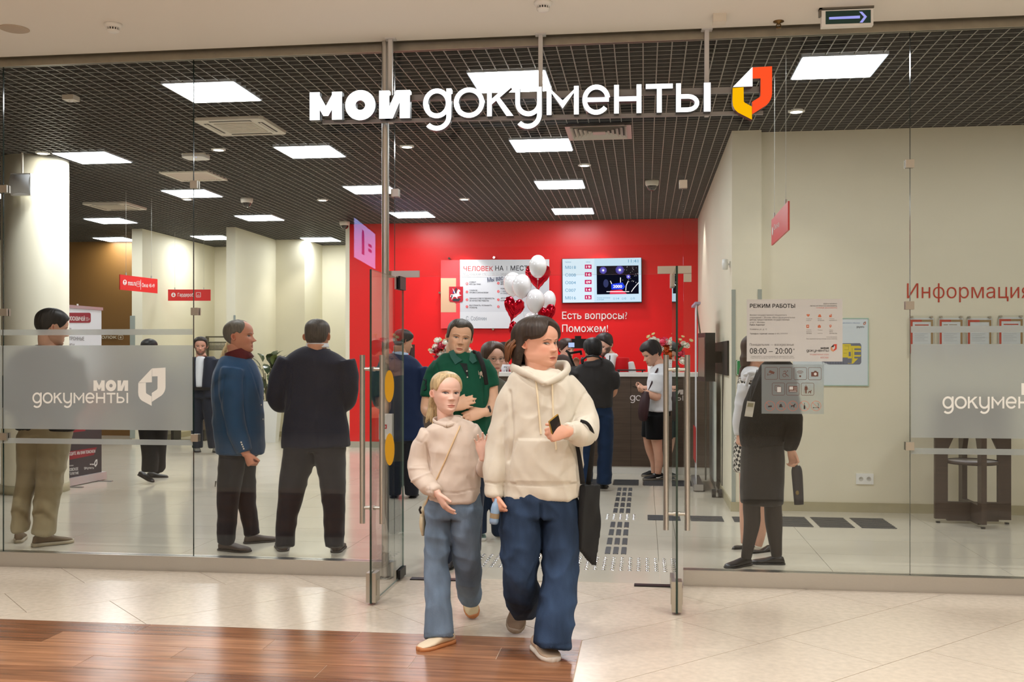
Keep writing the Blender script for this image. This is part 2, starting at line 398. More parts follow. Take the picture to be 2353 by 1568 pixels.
# tactile studs and bars (steel)
st_m = stud = None
def floor_copy(name, mesh, x, y):
    o = bpy.data.objects.new(name, mesh); o.location = Vector((x, y, .001)) - ORG[sf.name]; link(o, sf); return o
t = MB().lathe([(.0165, 0), (.0165, .002), (.012, .005), (.006, .0065), (.0005, .007)], (0, 0, 0), 10).build('stud', chrome, None, org=(0, 0, 0)); stud = t.data; bpy.data.objects.remove(t)
for i in range(27):
    for j in range(7): floor_copy('tactile_stud', stud, .145 + .0612 - i * .0612, 7.18 + j * .0715)
for i in range(5):
    for j in range(5): floor_copy('tactile_stud', stud, -.34 + i * .0615, 9.42 + j * .07)
dk = M('tactile_rubber', (62, 63, 66), .5)
def bar_mesh(name, lx, ly, tip):
    b = MB(); q = Print(lambda x, y: Vector((x, y, .004)), (0, 0, 0)); r = .012
    pts = []
    for cx, cy, a in ((lx / 2 - r, ly / 2 - r, 0), (-lx / 2 + r, ly / 2 - r, 90), (-lx / 2 + r, -ly / 2 + r, 180), (lx / 2 - r, -ly / 2 + r, 270)):
        pts += [(cx + r * math.cos(math.radians(a + 45 * i)), cy + r * math.sin(math.radians(a + 45 * i)), .004) for i in range(3)]
    b.prism(pts, (0, 0, -.004), 0)
    if tip: b.box(-lx * .3, -ly / 2 - .006, 0, lx * .3, -ly / 2 + .004, .0045, 1)
    t = b.build(name, [dk, chrome], None, org=(0, 0, 0)); me = t.data; bpy.data.objects.remove(t); return me
barm = bar_mesh('bar', .04, .29, True)
for y in (11.55, 11.15, 10.74, 10.34, 9.95, 9.12, 8.72, 8.30, 7.90):
    for x in (-.278, -.217, -.156): floor_copy('tactile_bar', barm, x, y)
b2 = bar_mesh('bar', .3, .042, False)
t = MB().box(-.008, -.016, 0, .008, .016, .005).build('tip', chrome, None, org=(0, 0, 0)); tip = t.data; bpy.data.objects.remove(t)
for x0 in (-.71, -.365, -.016, .33):
    for k in range(8): floor_copy('tactile_bar', b2, x0 + .15, 11.95 + k * .07)
    for k in range(8): floor_copy('bar_tip', tip, x0 + .003, 11.95 + k * .07)
for x0, n in ((.03, 5), (.42, 5), (.81, 5), (1.18, 9), (1.53, 9), (1.885, 9)):
    for k in range(n): floor_copy('tactile_bar', b2, x0 + .15, 9.24 + (k if n == 9 else k + 3) * .064)
# ------------------------------------------------------------------ shop walls
WL = {}
def wall(name, *boxes, mat=cream):
    b = MB()
    for q in boxes: b.box(*q)
    o = struct(b.build(name, mat)); WL[name] = o; return o
XR = .842
wall('wall_back', (-4.83, WR, 0, XR, WR + .2, ZC), mat=redp)
wall('wall_back_side', (-4.9, WR, 0, -4.832, WR + 3.2, ZC))
wall('wall_right_side', (XR, 10.06, 0, XR + .28, WR + .2, ZC))
wall('wall_right', (XR + .28, 10.16, 0, 5.2, 10.4, ZC))
wall('wall_right_end', (5.2, FY, 0, 5.4, 10.4, ZC))
wall('wall_left', (-12.2, FY, 0, -12, 20.6, ZC))
fa = PY(303, 600, 16.45).x; fa2 = PY(327, 600, 16.45).x; fb = PY(520, 600, 16.45).x; fb2 = PY(541, 600, 16.45).x
wall('wall_fin_left', (fa, 16.45, 0, fa2, 19.4, ZC))
wall('wall_fin_middle', (fb, 16.45, 0, fb2, 19.0, ZC))
wall('wall_far', (fa2, 19.4, 0, -4.83, 19.6, ZC), (fb2, 18.35, 0, PY(700, 600, 18.35).x, 19.4, ZC))
wall('wall_far_left', (-12, 18.2, 0, fa, 18.4, ZC), mat=brown)
for nm, q in (('right', (XR - .012, 10.048, 0, 5.2, 10.159, .092)), ('right_side', (XR - .012, 10.05, 0, XR - .0005, WR - .0005, .092)), ('back', (-4.84, WR - .012, 0, XR - .013, WR - .0005, .10)),
              ('far', (fb2, 18.338, 0, -6.0, 18.3495, .1)), ('fin', (fa2, 16.44, 0, fa2 + .012, 19.39, .1)), ('fin_middle', (fb2 + .0005, 16.44, 0, fb2 + .012, 18.33, .1))):
    b = MB()
    if nm == 'right': b.box(XR - .012, 10.048, 0, XR + .28, 10.0595, .092).box(XR + .28, 10.148, 0, 5.19, 10.1595, .092)
    else: b.box(*q)
    struct(b.build('baseboard_' + nm, basebd if nm != 'back' else M('baseboard_grey', (170, 165, 150), .4)))
# thin corner guards on the wall edges
gm = M('corner_guard', (168, 178, 172), .25, .3)
struct(MB().box(XR - .003, 10.052, .09, XR + .035, 10.0595, 2.15).box(XR + .245, 10.052, .09, XR + .283, 10.0595, 2.15).build('trim_5', gm))
struct(MB().box(fb2 - .03, 16.44, .1, fb2 + .004, 16.449, 2.2).build('trim_6', gm)); struct(MB().box(fa - .03, 16.44, .1, fa + .06, 16.449, 2.2).build('trim_7', gm))
# ------------------------------------------------------------------ shop grid ceiling
sc = MB().box(-12, FY + .1, ZC + .35, 5.4, 20.6, ZC + .4).build('ceiling', plenum); struct(sc)
MB().box(-12, FY + .05, ZC - .02, 5.4, FY + .1, ZC + .4).build('edge_fascia', plenum, sc)
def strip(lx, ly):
    t = MB().box(-lx / 2, -ly / 2, 0, lx / 2, ly / 2, .045).build('blade', [grille, grille_lit], None, org=(0, 0, 0)); t.data.polygons[4].material_index = 1; me = t.data; bpy.data.objects.remove(t); return me
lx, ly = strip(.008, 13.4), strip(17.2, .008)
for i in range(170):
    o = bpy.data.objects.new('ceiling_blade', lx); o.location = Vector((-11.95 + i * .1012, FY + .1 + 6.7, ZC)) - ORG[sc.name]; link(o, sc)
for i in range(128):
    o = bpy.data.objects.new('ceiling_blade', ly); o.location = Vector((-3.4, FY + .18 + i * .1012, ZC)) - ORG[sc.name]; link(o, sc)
# square light panels
def panel(x, y, label):
    t = thing('ceiling_light', label, 'light', (x, y, ZC - .012), 'square light panels')
    MB().box(x - .305, y - .305, ZC - .008, x + .305, y + .305, ZC + .05).build('frame', M('panel_frame', (190, 200, 215), .4), t)
    MB().quad((x - .293, y + .293, ZC - .012), (x + .293, y + .293, ZC - .012), (x + .293, y - .293, ZC - .012), (x - .293, y - .293, ZC - .012)).build('diffuser', lampw, t)
    return t
PAN = [(1.445, 7.93, 'square ceiling light at the top right, nearest the exit arrow'), (-1.05, 8.02, 'square ceiling light partly behind the lettering of the sign'), (-3.53, 8.02, 'large square ceiling light left of the sign beside the near air conditioner'),
       (-6.0, 10.49, 'square ceiling light just right of the round column top'), (-3.53, 10.49, 'square ceiling light below the first word of the sign'), (-1.05, 10.47, 'square ceiling light left of the square air diffuser'),
       (-6.0, 12.97, 'square ceiling light below the flat ceiling grille'), (-3.54, 12.97, 'square ceiling light half behind the steel post'), (-1.06, 12.9, 'second square ceiling light below the square air diffuser'),
       (-8.5, 15.4, 'square ceiling light below the far air conditioner'), (-6.0, 15.38, 'square ceiling light under the dome camera on the left'), (-3.54, 15.35, 'square ceiling light just right of the steel post above the red wall'),
       (-1.06, 15.28, 'farthest square ceiling light in the column above the queue screen'), (-9.75, 17.85, 'farthest left square ceiling light above the brown wall'), (-7.85, 17.82, 'far square ceiling light cut by the middle wall fin'),
       (-5.98, 18.37, 'far square ceiling light left of the red wall corner'), (-8.5, 12.95, 'square ceiling light hidden behind the round column, one corner showing')]
for a in PAN: panel(*a)
panel(3.93, 7.93, 'unseen square ceiling light added beyond the right edge of the view')  # extra panel out of view, added to light the right-hand room
# recessed downlights
def downlight(px, py, label, z=ZC, w=None):
    c = PZ(px, py, z); t = thing('downlight', label, 'light', (c.x, c.y, z - .01), 'round downlights')
    MB().lathe([(.075, .012), (.075, .0), (.055, -.006), (.052, .0)], (c.x, c.y, z - .004), 18).build('trim_ring', white, t)
    MB().lathe([(.054, -.002), (.0005, -.004)], (c.x, c.y, z - .004), 18).build('lamp', lamps, t)
    lamp_spot('downlight_lamp', (c.x, c.y, z - .03), DOWN_W if w is None else w, 95)
    return t
for q in [(502, 344, 'small round downlight above the flat wireless unit'), (98, 352, 'small round downlight at the top of the round column', ZC, 1), (430, 458, 'small round downlight under the light panel near the left glass joint'),
          (741, 460, 'small round downlight left of the half hidden light panel'), (935, 337, 'small round downlight right of the steel post under the sign'), (1067, 458, 'small round downlight above the red wall, left'),
          (1343, 380, 'small round downlight between two light panels below the air diffuser'), (1830, 256, 'round downlight right of the sign emblem'), (1695, 473, 'small round downlight over the pilaster')][:8]: downlight(*q)
# wall washers hidden from view that light the red wall
for px in (1055, 1375): lamp_spot('wall_washer', (PY(px, 500, WR - .42).x, WR - .42, ZC - .03), 95, 80, (1, .95, .9), .5)
for px in (690, 590): lamp_spot('wall_washer', (PY(px, 500, 17.9).x, 17.9, ZC - .03), 32, 90, (1, .95, .85), .6)
lamp_spot('wall_washer', (-7.1, 17.9, ZC - .03), 32, 90, (1, .95, .85), .6)
lamp_spot('wall_washer', (.55, 14.6, ZC - .03), 40, 90, (1, .97, .95), .6)
# ------------------------------------------------------------------ glass front
BZ = .105
def channel(n, x0, x1):
    b = MB().box(x0, FY - .035, 0, x1, FY + .04, BZ - .006).box(x0 - .0, FY - .037, BZ - .006, x1, FY - .006, BZ).box(x0, FY + .006, BZ - .006, x1, FY + .042, BZ)
    return struct(b.build('trim_%d' % n, steel))
xj = [PY(x, 900, FY).x for x in (8, 445, 907, 1570, 2091)]
xl, xr = -8.0, 5.2
channel(1, xl, xj[2]); channel(2, xj[3], xr)
b = MB().box(xl, FY - .02, ZM - .052, xr, FY + .02, ZM + .0).box(xl, FY + .02, ZM - .03, xr, FY + .06, ZM + .05)
struct(b.build('trim_3', M('top_rail', (168, 162, 148), .35, .8, noise=(14, .06))))
ZT = ZM - .052
wn = 0
def window(x0, x1, z0, z1, clamps=(), dark=(1, 1)):
    global wn; wn += 1
    b = MB(); y0, y1 = FY - .006, FY + .006
    b.quad((x0, y0, z0), (x1, y0, z0), (x1, y0, z1), (x0, y0, z1), 0); b.quad((x1, y1, z0), (x0, y1, z0), (x0, y1, z1), (x1, y1, z1), 0)
    b.quad((x0, y1, z0), (x0, y0, z0), (x0, y0, z1), (x0, y1, z1), 1); b.quad((x1, y0, z0), (x1, y1, z0), (x1, y1, z1), (x1, y0, z1), 1)
    b.quad((x0, y1, z0), (x1, y1, z0), (x1, y0, z0), (x0, y0, z0), 2); b.quad((x0, y0, z1), (x1, y0, z1), (x1, y1, z1), (x0, y1, z1), 2)
    o = struct(b.build('window_%d' % wn, [pane, edge, edge2]))
    for px, py in clamps:
        c = PY(px, py, FY - .02); k = MB()
        k.box(c.x - .026, FY - .024, c.z - .026, c.x + .026, FY - .0065, c.z + .026, 0).box(c.x - .026, FY + .0065, c.z - .026, c.x + .026, FY + .024, c.z + .026, 0).box(c.x - .004, FY - .0065, c.z - .02, c.x + .004, FY + .0065, c.z + .02, 0)
        k.build('glass_clamp', steel2, o)
    return o
gp = .0015
w0 = window(xl, xj[0] - gp, BZ - .03, ZT); w1 = window(xj[0] + gp, xj[1] - gp, BZ - .03, ZT, [(8, 434), (8, 718), (8, 1004)])
w2 = window(xj[1] + gp, xj[2] - gp, BZ - .03, ZT, [(445, 424), (447, 716), (447, 1007)]); w3 = window(xj[2] + gp, xj[3] - gp, 2.045, ZT, [(907, 443)])
w4 = window(xj[3] + gp, xj[4] - gp, BZ - .03, ZT, [(1570, 423)]); w5 = window(xj[4] + gp, xr, BZ - .03, ZT, [(2091, 376), (2091, 702), (2091, 1026)])
def film_band(o, x0, x1, z0, z1): MB().box(x0, FY - .0085, z0, x1, FY - .0068, z1).build('frosted_film', film, o)
for o, x0, x1 in ((w0, xl, xj[0] - .004), (w1, xj[0] + .004, xj[1] - .004), (w5, xj[4] + .004, xr)):
    for z0, z1 in ((1.653, 1.694), (.983, 1.580), (.879, .917)): film_band(o, x0, x1, z0, z1)
# steel post
t = thing('steel_post', 'tall brushed steel post at the left of the glass doorway, floor to ceiling', 'post', (-1.735, 6.715, 0))
MB().cyl((-1.735, 6.715, .004), (-1.735, 6.715, ZM), .0245, n=24).build('shaft', steel, t)
MB().lathe([(.0005, .006), (.045, .006), (.045, 0), (.0005, 0)], (-1.735, 6.715, .0005), 24).build('base_flange', steel2, t)
c = P(890, 980, 6.84); k = MB().box(c.x - .045, c.y - .05, c.z - .085, c.x + .045, c.y - .005, c.z + .085, 0)
sw = k.build('button_box', white, t); pr = Print(planeY(c.y - .05), (0, -.001, 0)); pr.frame(877, 974, 891, 988, 1, 1.2, 1); pr.rect(879, 976, 889, 986, 0); pr.disc(884, 981, 2.6, 2.6, 1, 1.6); pr.build('button_mark', [M('mark_red', (200, 30, 30), .5), white], sw)
# ------------------------------------------------------------------ doors
def door(n, X, side):
    """leaf standing open, at right angles to the front; hinge at the front"""
    r = struct_empty('door_%d' % n, (X, 6.4, 0), 'left clear glass door leaf swung open toward the viewer' if side < 0 else 'right clear glass door leaf seen edge on, swung open toward the viewer')
    y0, y1, z0, z1, h = 5.965, 6.79, .012, 2.026, .006
    b = MB()
    b.quad((X - h, y1, z0), (X - h, y0, z0), (X - h, y0, z1), (X - h, y1, z1), 0); b.quad((X + h, y0, z0), (X + h, y1, z0), (X + h, y1, z1), (X + h, y0, z1), 0)
    b.quad((X - h, y0, z0), (X + h, y0, z0), (X + h, y0, z1), (X - h, y0, z1), 1); b.quad((X + h, y1, z0), (X - h, y1, z0), (X - h, y1, z1), (X + h, y1, z1), 2)
    b.quad((X - h, y0, z1), (X + h, y0, z1), (X + h, y1, z1), (X - h, y1, z1), 2); b.quad((X - h, y1, z0), (X + h, y1, z0), (X + h, y0, z0), (X - h, y0, z0), 2)
    b.build('glass_leaf', [pane, edge, edge2], r)
    for s in (-1, 1):
        k = MB(); xx = X + s * .061; yy = 6.0
        k.cyl((xx, yy, .49), (xx, yy, 1.51), .0165, n=18)
        hd = k.build('pull_handle', steel, r)
        for z in (.585, 1.425): MB().cyl((xx - s * .01, yy, z), (X + s * .0065, yy, z), .0105, n=12).cyl((X + s * .0065, yy, z), (X + s * .018, yy, z), .014, n=12).build('handle_stem', steel2, hd)
    for s in (-1, 1):
        MB().box(min(X + s * .0065, X + s * .03), y0 + .003, .018, max(X + s * .0065, X + s * .03), y0 + .10, .195).box(min(X + s * .03, X + s * .034), y0 + .02, .06, max(X + s * .03, X + s * .034), y0 + .07, .15).build('bottom_lock', steel2, r)
        MB().box(min(X + s * .0065, X + s * .02), y1 - .16, .014, max(X + s * .0065, X + s * .02), y1 + .005, .075).build('bottom_hinge', dkmetal if s > 0 else steel2, r)
        MB().box(min(X + s * .0065, X + s * .02), y1 - .16, z1 - .075, max(X + s * .0065, X + s * .02), y1 + .005, z1 + .012).build('top_hinge', dkmetal if s > 0 else steel2, r)
    return r
d1 = door(1, -1.632, -1); d2 = door(2, .187, 1)
pr = Print(planeX(-1.632), (.0075, 0, 0))
pr.disc(892, 888, 11, 37, 0, n=28); pr.disc(893, 1033, 11, 37, 0, n=28); pr.build('safety_dot', M('safety_yellow', (247, 178, 22), .5), d1)
# transom fittings and floor closers
def fitting(name, boxes, label):
    b = MB()
    for x0, y0, x1, y1 in boxes:
        a, c = PY(x0, y1, FY - .03), PY(x1, y0, FY - .03); b.box(a.x, FY - .03, a.z, c.x, FY - .0066, c.z)
    return tag(b.build(name, steel2), label, 'fitting')
fitting('transom_bracket', [(893, 622, 963, 638)], 'flat steel bracket on the glass above the left door hinge')
fitting('transom_bracket', [(1511, 611, 1589, 629), (1571, 629, 1589, 648)], 'angled steel bracket on the glass above the right door hinge')
for px, lab in (((925, 1406 - 90), 'left'), ((1457, 1340), 'right')):
    a = -1.62 if lab == 'left' else -.065
    q = MB().box(a + (.06 if lab == 'left' else 0), FY - .09, .0005, a + (.40 if lab == 'left' else .31), FY - .025, .007).build('floor_closer', dkmetal)
    tag(q, 'dark metal floor closer plate under the %s glass door' % lab, 'door closer')

# hanging advertising screen in the mall, seen only as a reflection in the glass
A, B = Vector((-3.78, .54, 0)), Vector((-3.98, -1.25, 0)); d = (B - A).normalized(); n = Vector((-d.y, d.x, 0)); n = n if n.x > 0 else -n; t = thing('advertising_screen', 'pale blue hanging advertising screen, seen only mirrored in the glass left of the post', 'screen', ((A.x + B.x) / 2, (A.y + B.y) / 2, 2.78)); m = (A + B) / 2
MB().obox(m + UP * 3.07 - n * .05, (d, n, UP), ((B - A).length / 2 + .03, .045, .29)).build('case', black, t); MB().obox(m + UP * 3.07 - n * .003, (d, n, UP), ((B - A).length / 2, .002, .26)).build('display', glow('ad_blue', (176, 182, 255), 12), t)
q = MB(); q.obox(A.lerp(B, .38) + UP * 3.06, (d, n, UP), (.10, .001, .15)).obox(A.lerp(B, .38) + UP * 3.15, (d, n, UP), (.07, .0012, .1)); q.build('picture', glow('ad_violet', (90, 60, 200), 5), t)
for z in (3.1, 3.03): MB().obox(A.lerp(B, .72) + UP * z, (d, n, UP), (.16, .001, .02)).build('text_bar', MATS['ad_violet'], t)
for k in (.15, .85): MB().cyl(A.lerp(B, k) + UP * 3.36 - n * .05, A.lerp(B, k) + UP * ZM - n * .05, .012).build('hanger', steel2, t)
# ------------------------------------------------------------------ lettering of the service's wordmark, drawn stroke by stroke
def arc(cx, cy, rx, ry, t, a0, a1, n=14):
    P_ = []
    for i in range(n):
        q = []
        for a, k in ((a0 + (a1 - a0) * i / n, 0), (a0 + (a1 - a0) * i / n, 1), (a0 + (a1 - a0) * (i + 1) / n, 1), (a0 + (a1 - a0) * (i + 1) / n, 0)):
            a = math.radians(a); q.append((cx + (rx - t * k) * math.cos(a), cy + (ry - t * k) * math.sin(a)))
        P_.append(q)
    return P_
def R_(x0, y0, x1, y1): return [(x0, y0), (x1, y0), (x1, y1), (x0, y1)]
def glyph(ch, b):
    t = .36 if b else .175
    if ch == 'м':
        w = 1.15; m = w / 2
        return w, [R_(0, 0, t, 1), R_(w - t, 0, w, 1), [(0, 1), (t * (.55 if b else .25), 1), (m, .62 if b else .5), (m, .22)], [(m, .22), (m, .62 if b else .5), (w - t * (.55 if b else .25), 1), (w, 1)]] if not b else [R_(0, 0, t, 1), R_(w - t, 0, w, 1), [(0, 1), (.30, 1), (m, .50), (m, .14), (m - .09, .14)], [(m, .14), (m, .50), (w - .30, 1), (w, 1), (m + .09, .14)]]
    if ch == 'о': return 1.08, arc(.54, .5, .54, .54, .37 if b else t, 0, 360, 30)
    if ch == 'и': return 1.08, [R_(0, 0, t, 1), R_(1.08 - t, 0, 1.08, 1), [(t * .5, 0), (t + .12, 0), (1.08 - t * .5, 1), (1.08 - t - .12, 1)]]
    if ch == 'д': return 1.0, arc(.49, .5, .49, .53, t, 0, 360, 30) + [R_(1 - t, 0, 1, 1.02)] + arc(.49, .03, .51, .50, t, -138, 0, 12)
    if ch == 'к': return .92, [R_(0, 0, t, 1), [(t, .42), (t, .62), (.62, 1), (.88, 1)], [(.28, .62), (.42, .70), (.95, 0), (.70, 0)]]
    if ch == 'у': return .97, [R_(0, .42, t, 1), R_(.97 - t, 0, .97, 1)] + arc(.485, .45, .485, .48, t, 180, 360, 14) + arc(.46, .03, .51, .50, t, -138, 0, 12)
    if ch == 'е': return 1.05, arc(.52, .5, .52, .53, t, 8, 322, 26) + [R_(.12, .42, .99, .58)]
    if ch == 'н': return .98, [R_(0, 0, t, 1), R_(.98 - t, 0, .98, 1), R_(t, .42, .98 - t, .59)]
    if ch == 'т': return .97, [R_(0, .83, .97, 1), R_(.485 - t / 2, 0, .485 + t / 2, .85)]
    if ch == 'ы': return 1.22, [R_(0, 0, t, 1), R_(1.22 - t, 0, 1.22, 1)] + arc(.42, .31, .42, .31, .16, -90, 90, 12) + [R_(t, 0, .44, .16), R_(t, .46, .44, .62)]
    if ch == 'ь': return .84, [R_(0, 0, t, 1)] + arc(.42, .31, .42, .31, .16, -90, 90, 12) + [R_(t, 0, .44, .16), R_(t, .46, .44, .62)]
    if ch == 'I': return t, [R_(0, 0, t, 1)]
MOI = [('м', 0, .323), ('о', .3535, .657), ('и', .692, 1)]
DOC = [('д', 0, .098), ('о', .1067, .2133), ('к', .2224, .3116), ('у', .3207, .413), ('м', .4297, .5416), ('е', .5537, .652), ('н', .6641, .7595), ('т', .7746, .868), ('ы', .8797, 1)]
LOGO = {'w': [(228, 700), (672, 245), (672, 682)], 'o': [(680, 245), (1118, 218), (1118, 830), (1108, 905), (1083, 975), (1040, 1045), (985, 1100), (670, 1300), (668, 1020), (835, 915), (855, 880), (858, 493), (680, 498)],
        'y': [(228, 712), (475, 695), (480, 1010), (500, 1040), (662, 1130), (665, 1425), (350, 1265), (280, 1200), (235, 1110), (222, 1000)]}
LU = {k: [((x - 222) / 896, (1425 - y - (x - 222) * .03 * 0) / 1207) for x, y in q] for k, q in LOGO.items()}
def wordmark(pr, box, word, bold, m=0, only=None):
    """print the word inside the photograph box (x0, y_top, x1, y_base)"""
    x0, y0, x1, y1 = box
    for ch, a, b in word[:only]:
        w_, pol = glyph(ch, bold); xa, xb = x0 + (x1 - x0) * a, x0 + (x1 - x0) * b
        for i, q in enumerate(pol): pr.poly([(xa + (xb - xa) * px / w_, y1 - (y1 - y0) * py) for px, py in q], m, 1 + .04 * i)
def emblem(pr, box, ms=(0, 0, 0)):
    x0, y0, x1, y1 = box
    for k, m in zip('woy', ms): pr.poly([(x0 + (x1 - x0) * u, y1 - (y1 - y0) * v) for u, v in LU[k]], m)
# ------------------------------------------------------------------ the hanging sign
sdir = Vector((math.cos(math.radians(2.1)), math.sin(math.radians(2.1)), 0)); snrm = Vector((sdir.y, -sdir.x, 0))
so = P(1172, 267, 6.67); spl = planeN(so, snrm)
letw = glow('sign_white', (255, 255, 255), 1.5); leto = glow('sign_orange', (255, 84, 40), 1.0); lety = glow('sign_yellow', (252, 186, 8), 1.0); letk = M('letter_return', (24, 28, 34), .35)
sign = thing('shop_sign', 'large hanging sign of white letters with an orange and yellow emblem above the doorway', 'sign', (so.x, so.y, ZM - .4))
zb = so.z; zb_px = lambda x: 277 - (x - 712) * .0217
def sign_letter(ch, xa, xb, bold, name):
    w_, pol = glyph(ch, bold); A, B = spl(xa, 260), spl(xb, 260); A.z = B.z = zb0; b = MB()
    for q in pol:
        b.prism([A + (B - A) * (px / w_) + UP * (py * XH) for px, py in q], -snrm * .055, 0, 1)
    return b.build(name, [letw, letk], sign)
zb0 = spl(712, 276.5).z; XH = spl(745, 211.5).z - zb0
SB = [('м', 711.5, 786, 1), ('о', 793, 863, 1), ('и', 871, 942, 1), ('д', 972, 1037, 0), ('о', 1042.5, 1113, 0), ('к', 1119, 1178, 0), ('у', 1184, 1245, 0), ('м', 1256, 1330, 0), ('е', 1338, 1403, 0), ('н', 1411, 1474, 0), ('т', 1484, 1546, 0), ('ь', 1553.6, 1607, 0), ('I', 1617.5, 1633, 0)]
for ch, a, b_, bo in SB: sign_letter(ch, a, b_, bo, 'letter')
def lp(q): return [spl(1660 + x / 9.8, 130 + y / 9.8) for x, y in LOGO[q]]
for q, m, z in (('w', letw, .012), ('o', leto, 0), ('y', lety, .004)):
    MB().prism([p + snrm * z for p in lp(q)], -snrm * .055, 0, 1).build('emblem_piece', [m, M('emblem_return', (70, 14, 18), .4)], sign)
railm = M('sign_rail', (150, 150, 152), .4, .6)
for y0, y1 in ((213, 226), (268, 276)):
    a, b_ = spl(735, y0 + 4), spl(1757, y0 - 18); z0 = spl(1172, y1 - 6).z; z1 = spl(1172, y0 - 6).z; b = MB()
    b.prism([Vector((a.x, a.y, z0)) - snrm * .058, Vector((b_.x, b_.y, z0)) - snrm * .058, Vector((b_.x, b_.y, z1)) - snrm * .058, Vector((a.x, a.y, z1)) - snrm * .058], -snrm * .03); b.build('support_rail', railm, sign)
for px in (892, 1240.5, 1626.5):
    c = spl(px, 230) - snrm * .075; h = .014
    MB().obox((c.x, c.y, (ZM + spl(1172, 272).z) / 2 - .0), (sdir, snrm, UP), (h, h, (ZM - spl(1172, 272).z) / 2)).obox((c.x, c.y, ZM - .004), (sdir, snrm, UP), (.035, .03, .004)).build('hanger_post', M('hanger_white', (205, 205, 205), .4), sign)
# ------------------------------------------------------------------ things on the mall ceiling
def detector(px, py, label):
    c = PZ(px, py, ZM); t = thing('smoke_detector', label, 'smoke detector', (c.x, c.y, ZM - .06), 'smoke detectors')
    MB().lathe([(.0005, 0), (.055, 0), (.055, -.012), (.048, -.022), (.042, -.024)], (c.x, c.y, ZM), 24).build('base', white, t)
    b = MB().lathe([(.042, -.024), (.034, -.027)], (c.x, c.y, ZM), 24)
    for i in range(14):
        a = i * 2 * math.pi / 14; b.box(c.x + .036 * math.cos(a) - .003, c.y + .036 * math.sin(a) - .003, ZM - .042, c.x + .036 * math.cos(a) + .003, c.y + .036 * math.sin(a) + .003, ZM - .024)
    b.build('vent_ring', white, t); MB().lathe([(.034, -.026), (.034, -.044)], (c.x, c.y, ZM), 20).build('sensor_core', black, t)
    MB().lathe([(.04, -.042), (.037, -.05), (.024, -.056), (.0005, -.058)], (c.x, c.y, ZM), 24).build('cover', white, t)
detector(260, 55, 'white smoke detector on the mall ceiling at the upper left'); detector(1248, 5, 'white smoke detector on the mall ceiling above the middle of the sign')
c = PZ(33, 66, ZM); t = MB().lathe([(.0005, -.006), (.085, -.006), (.092, -.003), (.092, 0)], (c.x, c.y, ZM), 32).build('ceiling_speaker', M('speaker_mesh', (188, 172, 154), .7)); tag(t, 'flush round speaker grille in the mall ceiling at the far left corner', 'speaker')
c = P(1653, 42, 6.35); t = thing('ceiling_box', 'small plain white box fixed to the mall ceiling right of the sign post', 'junction box', (c.x, c.y, ZM - .06))
MB().box(c.x - .04, c.y - .04, ZM - .05, c.x + .04, c.y + .04, ZM).build('housing', white2, t); MB().box(c.x - .036, c.y - .041, ZM - .046, c.x + .036, c.y - .04, ZM - .008).build('lid', white2, t)
c = PZ(1789, 49, ZM); t = thing('sprinkler', 'small brass fire sprinkler head on the mall ceiling', 'sprinkler', (c.x, c.y, ZM - .05)); br = M('brass', (112, 88, 52), .35, .9)
MB().lathe([(.034, 0), (.034, -.004), (.012, -.012), (.012, -.02), (.0005, -.02)], (c.x, c.y, ZM), 18).build('escutcheon', br, t)
MB().tube([(c.x - .012, c.y, ZM - .018), (c.x - .014, c.y, ZM - .03), (c.x, c.y, ZM - .042)], .0035, 6).tube([(c.x + .012, c.y, ZM - .018), (c.x + .014, c.y, ZM - .03), (c.x, c.y, ZM - .042)], .0035, 6).build('yoke', br, t)
MB().lathe([(.0005, -.042), (.018, -.042), (.018, -.045), (.0005, -.045)], (c.x, c.y, ZM), 14).build('deflector', br, t)
# exit arrow box
Ye = 6.40; ep = planeY(Ye); a, b_ = ep(1888, 62), ep(2007, 19); t = thing('exit_sign', 'white illuminated box sign with a lavender arrow pointing right under the mall ceiling', 'exit sign', ((a.x + b_.x) / 2, Ye + .03, a.z))
MB().box(a.x, Ye, a.z, b_.x, Ye + .045, b_.z).build('housing', white, t)
MB().box(a.x - .012, Ye + .004, b_.z - .03, a.x + .004, Ye + .05, ZM).box(b_.x - .02, Ye + .01, b_.z, b_.x, Ye + .04, ZM).box(a.x - .012, Ye + .004, ZM - .012, b_.x + .005, Ye + .05, ZM).build('mount', M('mount_grey', (120, 116, 108), .4, .6), t)
p_ = Print(ep, (0, -.001, 0)); p_.poly([(1897, 58 - 2), (2001, 52.5), (2001, 22.5), (1897, 26)], 0); p_.poly([(1905, 45), (1976, 42.5), (1976, 36), (1905, 39.5)], 1, 1.8); p_.poly([(1974, 27), (1981, 27), (1992, 38.5), (1982, 52), (1975, 52), (1985, 39)], 1, 1.8); p_.build('arrow_panel', [M('exit_green', (18, 62, 58), .3), glow('arrow_lavender', (168, 170, 246), .9)], t)
